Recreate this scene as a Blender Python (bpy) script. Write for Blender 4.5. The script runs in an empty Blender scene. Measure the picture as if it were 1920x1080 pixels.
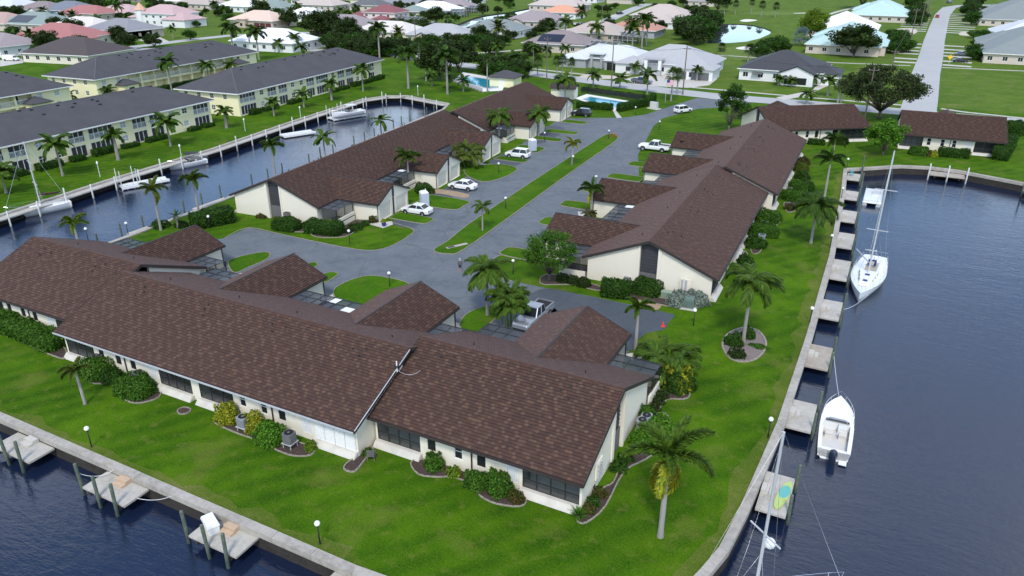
import bpy, bmesh, math, random
import numpy as np
from mathutils import Vector, Matrix, geometry
R=math.radians
rng=random.Random(7); nr=np.random.RandomState(11)
sc=bpy.context.scene; COL=sc.collection
# ---------------------------------------------------------------- camera
CAMH=34.5; FPX=1400.0; PITCH=24.5; HEAD=27.0
cd=bpy.data.cameras.new('camera'); cam=bpy.data.objects.new('camera',cd); COL.objects.link(cam)
cd.sensor_width=36; cd.lens=36*FPX/1920; cd.clip_start=.5; cd.clip_end=8000
cam.location=(0,0,CAMH); cam.rotation_euler=(R(90-PITCH),0,R(HEAD)); sc.camera=cam
# ---------------------------------------------------------------- sky, sun, exposure
SUN_EL=52; SUN_AZ=290     # compass style: direction the light comes from, degrees counter-clockwise from +X
w=bpy.data.worlds.new('World'); sc.world=w; w.use_nodes=True
nt=w.node_tree; nt.nodes.clear()
def N(nt,t,**k):
    n=nt.nodes.new(t)
    for a,b in k.items(): setattr(n,a,b)
    return n
out=N(nt,'ShaderNodeOutputWorld'); bg=N(nt,'ShaderNodeBackground'); sky=N(nt,'ShaderNodeTexSky')
sky.sky_type='NISHITA'; sky.sun_disc=False; sky.sun_elevation=R(SUN_EL); sky.sun_rotation=R(90-SUN_AZ); sky.air_density=1.0; sky.dust_density=.4; sky.ozone_density=3.0
tc=N(nt,'ShaderNodeTexCoord'); sep=N(nt,'ShaderNodeSeparateXYZ'); nt.links.new(tc.outputs['Generated'],sep.inputs[0])
ad=N(nt,'ShaderNodeMath',operation='ADD'); ad.inputs[1].default_value=.22; nt.links.new(sep.outputs['Z'],ad.inputs[0])
mxm=N(nt,'ShaderNodeMath',operation='MAXIMUM'); mxm.inputs[1].default_value=.12; nt.links.new(ad.outputs[0],mxm.inputs[0])
dv=N(nt,'ShaderNodeVectorMath',operation='DIVIDE'); nt.links.new(tc.outputs['Generated'],dv.inputs[0]); nt.links.new(mxm.outputs[0],dv.inputs[1])
cn=N(nt,'ShaderNodeTexNoise'); cn.inputs['Scale'].default_value=1.5; cn.inputs['Detail'].default_value=7; cn.inputs['Roughness'].default_value=.55
nt.links.new(dv.outputs[0],cn.inputs['Vector'])
cr=N(nt,'ShaderNodeValToRGB'); cr.color_ramp.elements[0].position=.45; cr.color_ramp.elements[1].position=.68
nt.links.new(cn.outputs[0],cr.inputs[0])
mx=N(nt,'ShaderNodeMix',data_type='RGBA'); mx.inputs[7].default_value=(6.5,6.7,7.0,1)
nt.links.new(cr.outputs[0],mx.inputs[0]); nt.links.new(sky.outputs[0],mx.inputs[6]); nt.links.new(mx.outputs[2],bg.inputs[0])
bg.inputs[1].default_value=.15; nt.links.new(bg.outputs[0],out.inputs[0])
sd=bpy.data.lights.new('sun','SUN'); sun=bpy.data.objects.new('sun',sd); COL.objects.link(sun)
sd.energy=1.5; sd.angle=R(11); sd.color=(1,.95,.87)
dirv=Vector((math.cos(R(SUN_EL))*math.cos(R(SUN_AZ)),math.cos(R(SUN_EL))*math.sin(R(SUN_AZ)),math.sin(R(SUN_EL))))
sun.rotation_euler=dirv.to_track_quat('Z','Y').to_euler(); sun.location=(0,0,100)
sc.view_settings.view_transform='Standard'; sc.view_settings.look='None'; sc.view_settings.gamma=1; sc.view_settings.exposure=0.78
sc.cycles.max_bounces=6; sc.cycles.diffuse_bounces=2; sc.cycles.glossy_bounces=2; sc.cycles.transparent_max_bounces=10
sc.cycles.use_denoising=True
# ---------------------------------------------------------------- photo pixel -> place on a level z
_t=R(PITCH); _h=R(HEAD)
_fw=np.array([-math.sin(_h)*math.cos(_t),math.cos(_h)*math.cos(_t),-math.sin(_t)])
_rt=np.array([math.cos(_h),math.sin(_h),0]); _up=np.cross(_rt,_fw)
def P(x,y,z=0.):
    d=_fw*FPX+_rt*(x-960)-_up*(y-540); k=(z-CAMH)/d[2]
    return Vector((d[0]*k,d[1]*k,z))
def ptop(b,y):               # height of a vertical thing standing at b whose top shows at pixel row y
    lo,hi=0,60
    for _ in range(40):
        m=(lo+hi)/2; q=np.array([b[0],b[1],m-CAMH])
        if 540-FPX*(q@_up)/(q@_fw)>y: lo=m
        else: hi=m
    return lo
# ---------------------------------------------------------------- helpers
def tag(o,label=None,cat=None,group=None,kind=None):
    if label: o['label']=label
    if cat: o['category']=cat
    if group: o['group']=group
    if kind: o['kind']=kind
    return o
def empty(name,loc=(0,0,0),rz=0,label=None,cat=None,group=None):
    o=bpy.data.objects.new(name,None); COL.objects.link(o); o.location=loc; o.rotation_euler=(0,0,rz); o.empty_display_size=.3
    return tag(o,label,cat,group)
def link(name,me,mat=None,parent=None,loc=None,rot=None):
    o=bpy.data.objects.new(name,me); COL.objects.link(o)
    if parent: o.parent=parent
    if loc is not None: o.location=loc
    if rot is not None: o.rotation_euler=rot
    if mat is not None and not me.materials: me.materials.append(mat)
    return o
class MB:
    def __init__(s): s.v=[]; s.f=[]; s.c=[]; s.col=None
    def add(s,vs,fs,col=None):
        k=len(s.v); s.v+=[tuple(p) for p in vs]; s.f+=[tuple(i+k for i in f) for f in fs]; s.c+=[col or s.col]*len(fs)
        return s
    def quad(s,a,b,c,d,col=None): return s.add([a,b,c,d],[(0,1,2,3)],col)
    def poly(s,pts,col=None): return s.add(pts,[tuple(range(len(pts)))],col)
    def box(s,x0,x1,y0,y1,z0,z1,col=None):
        return s.add([(x0,y0,z0),(x1,y0,z0),(x1,y1,z0),(x0,y1,z0),(x0,y0,z1),(x1,y0,z1),(x1,y1,z1),(x0,y1,z1)],
          [(0,3,2,1),(4,5,6,7),(0,1,5,4),(1,2,6,5),(2,3,7,6),(3,0,4,7)],col)
    def obox(s,o,ex,ey,ez,a,b,c,d,e,f,col=None):   # box in a frame
        o=Vector(o);ex=Vector(ex);ey=Vector(ey);ez=Vector(ez)
        p=lambda x,y,z:o+ex*x+ey*y+ez*z
        return s.add([p(a,c,e),p(b,c,e),p(b,d,e),p(a,d,e),p(a,c,f),p(b,c,f),p(b,d,f),p(a,d,f)],
          [(0,3,2,1),(4,5,6,7),(0,1,5,4),(1,2,6,5),(2,3,7,6),(3,0,4,7)],col)
    def bar(s,a,b,w=.06,h=None,col=None):
        a=Vector(a);b=Vector(b);d=(b-a);L=d.length
        if L<1e-6: return s
        d/=L; up=Vector((0,0,1)) if abs(d.z)<.95 else Vector((1,0,0)); e=d.cross(up).normalized(); u=e.cross(d); h=h or w
        return s.obox(a,d,e,u,0,L,-w/2,w/2,-h/2,h/2,col)
    def tube(s,pts,r,n=7,col=None,cap=True):
        pts=[Vector(p) for p in pts]; k=len(s.v); rs=r if isinstance(r,(list,tuple)) else [r]*len(pts); m=len(pts)
        vs=[];fs=[]
        for i,p in enumerate(pts):
            d=(pts[min(i+1,m-1)]-pts[max(i-1,0)]).normalized(); up=Vector((0,0,1)) if abs(d.z)<.9 else Vector((1,0,0))
            e=d.cross(up).normalized(); u=e.cross(d)
            for j in range(n): a=2*math.pi*j/n; vs.append(p+(e*math.cos(a)+u*math.sin(a))*rs[i])
        for i in range(m-1):
            for j in range(n): fs.append((i*n+j,i*n+(j+1)%n,(i+1)*n+(j+1)%n,(i+1)*n+j))
        if cap: fs.append(tuple(range(n))[::-1]); fs.append(tuple((m-1)*n+j for j in range(n)))
        return s.add(vs,fs,col)
    def lathe(s,prof,o=(0,0,0),n=14,col=None):
        vs=[];fs=[];m=len(prof)
        for r,z in prof:
            for j in range(n): a=2*math.pi*j/n; vs.append((o[0]+r*math.cos(a),o[1]+r*math.sin(a),o[2]+z))
        for i in range(m-1):
            for j in range(n): fs.append((i*n+j,i*n+(j+1)%n,(i+1)*n+(j+1)%n,(i+1)*n+j))
        fs.append(tuple(range(n))[::-1]); fs.append(tuple((m-1)*n+j for j in range(n)))
        return s.add(vs,fs,col)
    def prism(s,poly,z0,z1,col=None):
        n=len(poly); vs=[(p[0],p[1],z0) for p in poly]+[(p[0],p[1],z1) for p in poly]
        return s.add(vs,[tuple(range(n))[::-1],tuple(range(n,2*n))]+[(i,(i+1)%n,n+(i+1)%n,n+i) for i in range(n)],col)
    def mesh(s,name,smooth=False):
        me=bpy.data.meshes.new(name); me.from_pydata(s.v,[],s.f)
        if any(c is not None for c in s.c):
            at=me.color_attributes.new('col','FLOAT_COLOR','CORNER'); arr=[]
            for f,c in zip(s.f,s.c): arr+=list((*(c or (1,1,1)),1.))*len(f)
            at.data.foreach_set('color',arr)
        if smooth: me.polygons.foreach_set('use_smooth',[True]*len(me.polygons))
        me.update(); return me
    def build(s,name,mat,parent=None,loc=None,rot=None,smooth=False):
        return link(name,s.mesh(name,smooth),mat,parent,loc,rot)
def npmesh(name,verts,faces,cols=None,smooth=False):
    """verts Nx3, faces Mxk, cols Mx3"""
    me=bpy.data.meshes.new(name); verts=np.asarray(verts,np.float32); faces=np.asarray(faces,np.int32); m,k=faces.shape
    me.vertices.add(len(verts)); me.vertices.foreach_set('co',verts.ravel()); me.loops.add(m*k); me.loops.foreach_set('vertex_index',faces.ravel())
    me.polygons.add(m); me.polygons.foreach_set('loop_start',np.arange(0,m*k,k,dtype=np.int32)); me.polygons.foreach_set('loop_total',np.full(m,k,np.int32))
    if smooth: me.polygons.foreach_set('use_smooth',np.ones(m,bool))
    me.update(calc_edges=True)
    if cols is not None:
        at=me.color_attributes.new('col','FLOAT_COLOR','CORNER'); c=np.concatenate([np.asarray(cols,np.float32),np.ones((m,1),np.float32)],1)
        at.data.foreach_set('color',np.repeat(c,k,0).ravel())
    me.validate(); return me
def copy_tree(o,parent=None):
    c=o.copy(); COL.objects.link(c); c.parent=parent
    for ch in o.children: copy_tree(ch,c)
    return c
def flat_poly(pts,z,name,mat,kind='structure',curb=None):
    """level sheet from a closed outline (may be concave)"""
    vs=[Vector((p[0],p[1],0)) for p in pts]; tris=geometry.tessellate_polygon([vs]); me=bpy.data.meshes.new(name)
    fs=[]
    for t in tris:
        a,b,c=[vs[i] for i in t]
        fs.append(t if (b-a).cross(c-a).z>0 else t[::-1])
    me.from_pydata([(p.x,p.y,z) for p in vs],[],fs); o=link(name,me,mat)
    if kind: o['kind']=kind
    return o
def smooth_loop(pts,n=5,closed=True):
    """Catmull-Rom through pts"""
    out=[];m=len(pts); pts=[Vector((p[0],p[1],0)) for p in pts]
    for i in range(m if closed else m-1):
        p0,p1,p2,p3=[pts[(i+j-1)%m] if closed else pts[min(max(i+j-1,0),m-1)] for j in range(4)]
        for k in range(n):
            t=k/n; out.append(.5*((2*p1)+(p2-p0)*t+(2*p0-5*p1+4*p2-p3)*t*t+(3*p1-p0-3*p2+p3)*t**3))
    if not closed: out.append(pts[-1])
    return out
def curb_mb(mb,loop,w=.14,h=.1,z=0,closed=True):
    m=len(loop)
    for i in range(m if closed else m-1):
        a=Vector((loop[i][0],loop[i][1],z));b=Vector((loop[(i+1)%m][0],loop[(i+1)%m][1],z)); d=b-a
        if d.length<1e-4: continue
        d2=d.normalized(); e=Vector((-d2.y,d2.x,0)); mb.obox(a,d2,e,(0,0,1),-.02,d.length+.02,-w/2,w/2,-.15,h)
    return mb
# ---------------------------------------------------------------- materials
MATS={}
def mat(name,col=(.5,.5,.5),rough=.7,noise=None,vcol=False,bump=0,bscale=20,spec=.5,metal=0,coat=0,emit=None,alpha=None,trans=None):
    """noise: list of (scale, amount, second colour) blended over the base colour in object space"""
    if name in MATS: return MATS[name]
    m=bpy.data.materials.new(name); m.use_nodes=True; nt=m.node_tree; b=nt.nodes['Principled BSDF']; L=nt.links.new
    b.inputs['Roughness'].default_value=rough; b.inputs['Specular IOR Level'].default_value=spec; b.inputs['Metallic'].default_value=metal; b.inputs['Coat Weight'].default_value=coat
    tc=N(nt,'ShaderNodeTexCoord')
    if vcol:
        a=N(nt,'ShaderNodeVertexColor'); a.layer_name='col'; cur=a.outputs[0]
    else:
        rgb=N(nt,'ShaderNodeRGB'); rgb.outputs[0].default_value=(*col,1); cur=rgb.outputs[0]
    for i,(s,amt,c2) in enumerate(noise or []):
        n=N(nt,'ShaderNodeTexNoise'); L(tc.outputs['Object'],n.inputs['Vector'])
        n.inputs['Scale'].default_value=s; n.inputs['Detail'].default_value=4
        rp=N(nt,'ShaderNodeMapRange'); rp.inputs[1].default_value=.38; rp.inputs[2].default_value=.64; rp.inputs[3].default_value=0; rp.inputs[4].default_value=amt
        L(n.outputs[0],rp.inputs[0]); mx=N(nt,'ShaderNodeMix',data_type='RGBA'); L(rp.outputs[0],mx.inputs[0]); L(cur,mx.inputs[6]); mx.inputs[7].default_value=(*c2,1)
        if vcol: mx.blend_type='MULTIPLY'
        cur=mx.outputs[2]
    L(cur,b.inputs['Base Color'])
    if bump:
        n=N(nt,'ShaderNodeTexNoise'); L(tc.outputs['Object'],n.inputs['Vector']); n.inputs['Scale'].default_value=bscale; n.inputs['Detail'].default_value=5
        bp=N(nt,'ShaderNodeBump'); bp.inputs['Strength'].default_value=bump; bp.inputs['Distance'].default_value=.05; L(n.outputs[0],bp.inputs['Height']); L(bp.outputs[0],b.inputs['Normal'])
    if emit: b.inputs['Emission Color'].default_value=(*col,1); b.inputs['Emission Strength'].default_value=emit
    if alpha is not None:
        o=nt.nodes['Material Output']; t=N(nt,'ShaderNodeBsdfTransparent'); mm=N(nt,'ShaderNodeMixShader'); mm.inputs[0].default_value=alpha
        L(t.outputs[0],mm.inputs[1]); L(b.outputs[0],mm.inputs[2]); L(mm.outputs[0],o.inputs[0])
    if trans:
        o=nt.nodes['Material Output']; t=N(nt,'ShaderNodeBsdfTranslucent'); L(cur,t.inputs[0]); mm=N(nt,'ShaderNodeMixShader'); mm.inputs[0].default_value=trans
        L(b.outputs[0],mm.inputs[1]); L(t.outputs[0],mm.inputs[2]); L(mm.outputs[0],o.inputs[0])
    MATS[name]=m; return m
def grass_mat(name,c0,c1,c2,c3,stripe=0,ang=0):
    m=bpy.data.materials.new(name); m.use_nodes=True; nt=m.node_tree; b=nt.nodes['Principled BSDF']; L=nt.links.new
    b.inputs['Roughness'].default_value=.9; b.inputs['Specular IOR Level'].default_value=.05
    tc=N(nt,'ShaderNodeTexCoord'); rgb=N(nt,'ShaderNodeRGB'); rgb.outputs[0].default_value=(*c0,1); cur=rgb.outputs[0]
    for s,det,lo,hi,amt,c in ((.07,3,.38,.60,.85,c1),(.16,5,.44,.64,.7,c2),(.5,6,.45,.66,.6,c1),(1.1,6,.55,.70,.5,c3),(2.6,6,.45,.72,.45,c1),(6,6,.42,.68,.35,c2),(.21,5,.57,.72,.6,c3)):
        n=N(nt,'ShaderNodeTexNoise'); n.inputs['Scale'].default_value=s; n.inputs['Detail'].default_value=det; L(tc.outputs['Object'],n.inputs['Vector'])
        rp=N(nt,'ShaderNodeMapRange'); rp.inputs[1].default_value=lo; rp.inputs[2].default_value=hi; rp.inputs[4].default_value=amt; L(n.outputs[0],rp.inputs[0])
        mx=N(nt,'ShaderNodeMix',data_type='RGBA'); L(rp.outputs[0],mx.inputs[0]); L(cur,mx.inputs[6]); mx.inputs[7].default_value=(*c,1); cur=mx.outputs[2]
    if stripe:
        mp=N(nt,'ShaderNodeMapping'); mp.inputs['Rotation'].default_value=(0,0,R(ang)); L(tc.outputs['Object'],mp.inputs[0])
        wv=N(nt,'ShaderNodeTexWave'); wv.inputs['Scale'].default_value=.16; wv.inputs['Distortion'].default_value=9; wv.inputs['Detail'].default_value=4; wv.inputs['Detail Scale'].default_value=.35; L(mp.outputs[0],wv.inputs[0])
        mu=N(nt,'ShaderNodeMath',operation='MULTIPLY'); mu.inputs[1].default_value=stripe; L(wv.outputs[1],mu.inputs[0])
        mx=N(nt,'ShaderNodeMix',data_type='RGBA'); L(mu.outputs[0],mx.inputs[0]); L(cur,mx.inputs[6]); mx.inputs[7].default_value=(*c2,1); cur=mx.outputs[2]
    n=N(nt,'ShaderNodeTexNoise'); n.inputs['Scale'].default_value=9; n.inputs['Detail'].default_value=8; n.inputs['Roughness'].default_value=.75; L(tc.outputs['Object'],n.inputs['Vector'])
    rp=N(nt,'ShaderNodeMapRange'); rp.inputs[1].default_value=.3; rp.inputs[2].default_value=.7; rp.inputs[3].default_value=.55; rp.inputs[4].default_value=1.42; L(n.outputs[0],rp.inputs[0])
    hs=N(nt,'ShaderNodeHueSaturation'); L(rp.outputs[0],hs.inputs['Value']); L(cur,hs.inputs['Color']); L(hs.outputs[0],b.inputs['Base Color'])
    bp=N(nt,'ShaderNodeBump'); bp.inputs['Strength'].default_value=.8; bp.inputs['Distance'].default_value=.06; L(n.outputs[0],bp.inputs['Height']); L(bp.outputs[0],b.inputs['Normal'])
    MATS[name]=m; return m
M_LAWN=grass_mat('lawn_grass',(.044,.116,.004),(.021,.068,.003),(.092,.182,.006),(.150,.160,.034),.3,35)
M_DRY=grass_mat('dry_grass',(.095,.140,.016),(.06,.11,.010),(.14,.17,.03),(.20,.18,.07))
M_ISL=grass_mat('island_grass',(.050,.135,.004),(.030,.090,.003),(.080,.172,.006),(.12,.14,.025))
M_FAR=grass_mat('far_grass',(.084,.150,.014),(.058,.122,.011),(.135,.185,.030),(.20,.19,.08))
M_ASPH=mat('asphalt',(.106,.122,.137),.8,[(.07,.9,(.150,.170,.182)),(.22,.75,(.078,.092,.105)),(.5,.55,(.165,.184,.194)),(2.5,.4,(.085,.099,.11)),(1.1,.3,(.17,.185,.19)),(30,.3,(.09,.10,.115))],bump=.3,bscale=40)
def add_cracks(m,scale,col):
    nt=m.node_tree; b=nt.nodes['Principled BSDF']; src=b.inputs['Base Color'].links[0].from_socket; tc=N(nt,'ShaderNodeTexCoord'); nz=N(nt,'ShaderNodeTexNoise'); nz.inputs['Scale'].default_value=.8; nt.links.new(tc.outputs['Object'],nz.inputs['Vector'])
    ad=N(nt,'ShaderNodeMixRGB'); ad.blend_type='ADD'; ad.inputs[0].default_value=1.6; nt.links.new(tc.outputs['Object'],ad.inputs[1]); nt.links.new(nz.outputs['Color'],ad.inputs[2])
    v=N(nt,'ShaderNodeTexVoronoi'); v.feature='DISTANCE_TO_EDGE'; v.inputs['Scale'].default_value=scale; nt.links.new(ad.outputs[0],v.inputs['Vector'])
    mr=N(nt,'ShaderNodeMapRange'); mr.inputs[1].default_value=0; mr.inputs[2].default_value=.012; mr.inputs[3].default_value=.55; mr.inputs[4].default_value=0; nt.links.new(v.outputs['Distance'],mr.inputs[0])
    mx=N(nt,'ShaderNodeMix',data_type='RGBA'); nt.links.new(mr.outputs[0],mx.inputs[0]); nt.links.new(src,mx.inputs[6]); mx.inputs[7].default_value=(*col,1); nt.links.new(mx.outputs[2],b.inputs['Base Color'])
add_cracks(M_ASPH,.13,(.05,.057,.064))
M_ROAD=mat('pale_road',(.40,.40,.39),.9,[(.1,.5,(.46,.45,.43)),(1.2,.3,(.34,.335,.325))])
M_CONC=mat('concrete',(.52,.49,.43),.9,[(.6,.5,(.42,.39,.34)),(4,.4,(.60,.57,.51))],bump=.2)
M_DOCK=mat('dock_concrete',(.45,.425,.37),.9,[(.5,.8,(.33,.30,.25)),(3,.5,(.53,.50,.44))],bump=.2)
M_CURB=mat('bed_edging',(.27,.23,.18),.95,[(1,.6,(.25,.21,.165)),(5,.4,(.45,.40,.33))],bump=.3)
M_CAP=mat('seawall_concrete',(.38,.35,.30),.95,[(.35,.7,(.25,.225,.19)),(3,.5,(.48,.45,.40))],bump=.3)
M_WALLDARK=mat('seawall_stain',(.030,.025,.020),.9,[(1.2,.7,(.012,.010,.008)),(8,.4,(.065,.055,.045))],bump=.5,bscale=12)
M_WHITE=mat('white_paint',(.80,.80,.78),.55,[(1.5,.25,(.70,.70,.69))])
M_STUC=mat('cream_stucco',(.80,.745,.61),.9,[(.25,.35,(.75,.69,.56)),(1.3,.25,(.83,.78,.66)),(14,.12,(.68,.63,.52))],bump=.25,bscale=30)
M_YEL=mat('yellow_stucco',(.90,.84,.53),.9,[(.3,.3,(.86,.80,.49)),(14,.1,(.74,.68,.42))],bump=.2,bscale=30)
M_TRIM=mat('dark_trim',(.035,.027,.023),.6,[(2,.3,(.05,.04,.035))])
M_BRONZE=mat('bronze_frame',(.028,.028,.03),.45)
M_GREYP=mat('dark_panel',(.050,.052,.058),.7,[(3,.5,(.035,.036,.04))])
M_FENCE=mat('grey_slats',(.16,.155,.15),.8,[(5,.5,(.10,.095,.09))])
M_GLASS=mat('dark_glass',(.02,.024,.028),.06,spec=.6)
M_BLIND=mat('pane_blind',(.48,.52,.53),.15,[(.8,.5,(.34,.38,.40))],spec=.6)
M_SCREEN=mat('screen_mesh',(.026,.03,.034),.4,alpha=.55)
M_SCRROOF=mat('screen_roof_mesh',(.035,.039,.044),.45,alpha=.84)
M_ROOM=mat('porch_interior',(.42,.42,.40),.9,[(.9,.6,(.26,.255,.25))])
M_ALU=mat('aluminium',(.62,.63,.64),.4,[(3,.3,(.5,.51,.53))],metal=.3)
M_SHING=mat('brown_shingles',rough=.95,vcol=True,noise=[(30,.3,(.78,.76,.75)),(.11,.2,(.90,.88,.90))],spec=.3,bump=.3,bscale=60)
for k_,v_ in (('Sheen Weight',.13),('Sheen Roughness',.45),('Sheen Tint',(.75,.5,.46,1))): M_SHING.node_tree.nodes['Principled BSDF'].inputs[k_].default_value=v_
M_ROOFB=mat('brown_roof_base',(.045,.034,.030),.95)
M_GSH=mat('charcoal_shingles',rough=.95,vcol=True,noise=[(6,.5,(.7,.7,.72)),(.4,.3,(.8,.8,.82))],spec=.25)
M_MULCH=mat('mulch',(.055,.035,.026),.95,[(6,.8,(.11,.075,.06)),(25,.5,(.025,.018,.014))],bump=.8,bscale=30)
M_PEB=mat('bed_gravel',(.20,.16,.145),.95,[(9,.8,(.10,.08,.07)),(30,.6,(.34,.29,.27))],bump=.8,bscale=40)
M_LEAF=mat('leaf',vcol=True,rough=.6,spec=.13,trans=.22)
M_BARK=mat('palm_bark',(.30,.28,.25),.9,[(3,.6,(.20,.18,.16)),(1,.4,(.42,.40,.37))],bump=.6,bscale=14)
M_WOODB=mat('tree_bark',(.16,.125,.10),.9,[(4,.7,(.08,.06,.05))],bump=.6,bscale=14)
M_SHAFT=mat('crownshaft',(.14,.24,.05),.5,[(3,.5,(.20,.27,.08))])
M_BLACK=mat('black_metal',(.015,.015,.016),.5)
M_GLOBE=mat('white_globe',(.86,.86,.84),.35)
M_PILE=mat('green_piling',(.085,.12,.085),.8,[(2.5,.7,(.17,.19,.14)),(9,.5,(.045,.06,.042))],bump=.4)
M_PILEW=mat('white_piling',(.66,.66,.63),.7,[(2,.4,(.52,.52,.5))])
M_GEL=mat('white_gelcoat',(.82,.82,.80),.25,coat=.5)
M_RUB=mat('black_rubber',(.014,.014,.015),.7)
M_CHROME=mat('polished_rail',(.75,.76,.78),.2,metal=.9)
M_NAVY=mat('navy_canvas',(.02,.05,.16),.8)
M_BROWNC=mat('maroon_canvas',(.05,.022,.022),.85)
M_WOODP=mat('weathered_timber',(.38,.33,.27),.9,[(2,.6,(.26,.22,.18)),(12,.5,(.46,.41,.34))],bump=.3)
def vmat(name,c,rough=.35,**k): return mat(name,c,rough,**k)
# water
def water_mat():
    m=bpy.data.materials.new('canal_water'); m.use_nodes=True; nt=m.node_tree; b=nt.nodes['Principled BSDF']; L=nt.links.new
    b.inputs['Base Color'].default_value=(.007,.014,.037,1); b.inputs['Roughness'].default_value=.04; b.inputs['IOR'].default_value=1.55; b.inputs['Specular IOR Level'].default_value=.7
    tc=N(nt,'ShaderNodeTexCoord'); prev=None
    for s,rot,sx,sy,st,dist in ((.45,25,1,3.0,.22,.10),(1.1,-5,1,3.4,.36,.05),(.10,60,1,2.2,.14,.25),(2.8,15,1,3.2,.42,.02)):
        mp=N(nt,'ShaderNodeMapping'); mp.inputs['Rotation'].default_value=(0,0,R(rot)); mp.inputs['Scale'].default_value=(sx,sy,1); L(tc.outputs['Object'],mp.inputs[0])
        n=N(nt,'ShaderNodeTexNoise'); n.inputs['Scale'].default_value=s; n.inputs['Detail'].default_value=3; n.inputs['Distortion'].default_value=.4; L(mp.outputs[0],n.inputs['Vector'])
        bp=N(nt,'ShaderNodeBump'); bp.inputs['Strength'].default_value=st; bp.inputs['Distance'].default_value=dist; L(n.outputs[0],bp.inputs['Height'])
        if prev: L(prev.outputs[0],bp.inputs['Normal'])
        prev=bp
    L(prev.outputs[0],b.inputs['Normal']); return m
M_WATER=water_mat()
# ================================================================ GROUND, WATER, ROADS
WZ=-1.35
SHORE=[(-108,-60),(-109,30),(-110,56.5),(-111.9,75),(-113,98),(-116.7,125.6),(-119,151.4),(-116.5,158),(-112.4,160.6),(-97.1,156.3),(-94.7,150),(-91,112),(-87.6,76.2),(-86.8,59.9),(-86.6,27),(-85.8,26.2),
 (-59.6,26.1),(-24,25.9),(-13,26.6),(-8,29.6),(-5.6,33),(-4.8,35.6),(-4.2,38),(-3.8,42.3),(-3.5,48),(-3.2,54),(-3.1,70),(-3.4,94),(-3.9,105),(-4.6,122),(-5.3,133),(-5.5,136.9),
 (-2.9,138.8),(2.7,143.4),(7,144.6),(11.6,144.2),(20.6,140.6),(32,133),(60,126),(60,-60)]
POND=[tuple(P(x,y)[:2]) for x,y in((1326,80),(1333,62),(1340,50),(1350,45.5),(1380,44.5),(1410,47),(1432,52),(1447,58),(1443,64),(1425,72),(1400,78),(1370,80.5),(1345,81.5))]
FCANAL=[tuple(P(x,y)[:2]) for x,y in((857,46),(890,33),(915,28),(953,23),(1007,13),(1010,17),(990,30),(968,35),(922,43),(880,56))]
def inside(p,poly):
    c=False;n=len(poly)
    for i in range(n):
        x1,y1=poly[i];x2,y2=poly[(i+1)%n]
        if (y1>p[1])!=(y2>p[1]) and p[0]<(x2-x1)*(p[1]-y1)/(y2-y1)+x1: c=not c
    return c
def ground():
    outer=[(-3500,-800),(3500,-800),(3500,5000),(-3500,5000)]; vs=[];es=[]
    for loop in (outer,SHORE,POND,FCANAL):
        k=len(vs); vs+=[Vector(p) for p in loop]; es+=[(k+i,k+(i+1)%len(loop)) for i in range(len(loop))]
    r=geometry.delaunay_2d_cdt(vs,es,[],0,1e-5); fs=[]
    for f in r[2]:
        c=sum((r[0][i] for i in f),Vector((0,0)))/len(f)
        if not any(inside(c,h) for h in (SHORE,POND,FCANAL)): fs.append(f)
    me=bpy.data.meshes.new('ground'); me.from_pydata([(p.x,p.y,0) for p in r[0]],[],fs); me.update()
    if me.polygons[0].normal.z<0: me.flip_normals()
    tag(link('ground',me,M_LAWN),kind='structure')
ground()
o=MB().quad((-3500,-800,WZ),(3500,-800,WZ),(3500,5000,WZ),(-3500,5000,WZ)).build('water',M_WATER); tag(o,kind='structure')
M_PONDW=mat('still_water',(.06,.075,.085),.02,spec=.9)
# beyond the main road the grass is paler: one sheet a little above the ground
def px(l): return [P(*q) for q in l]
def uvrect(u0,u1,v0,v1): return [(u0,v0),(u1,v0),(u1,v1),(u0,v1)]
def holed_sheet(name,outer,holes,z,m):
    vs=[];es=[]
    for loop in [outer]+holes:
        k=len(vs); vs+=[Vector(p[:2]) for p in loop]; es+=[(k+i,k+(i+1)%len(loop)) for i in range(len(loop))]
    r=geometry.delaunay_2d_cdt(vs,es,[],0,1e-5); fs=[]
    for f in r[2]:
        c=sum((r[0][i] for i in f),Vector((0,0)))/len(f)
        if inside(c,[tuple(p[:2]) for p in outer]) and not any(inside(c,h) for h in holes): fs.append(f)
    me=bpy.data.meshes.new(name); me.from_pydata([(p.x,p.y,z) for p in r[0]],[],fs); me.update()
    if me.polygons[0].normal.z<0: me.flip_normals()
    return tag(link(name,me,m),kind='structure')
holed_sheet('field',[(-3400,212),(-175,212),(-105,216),(-60,205.5),(3400,205.5),(3400,4900),(-3400,4900)],[POND,FCANAL],.012,M_FAR)
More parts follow.
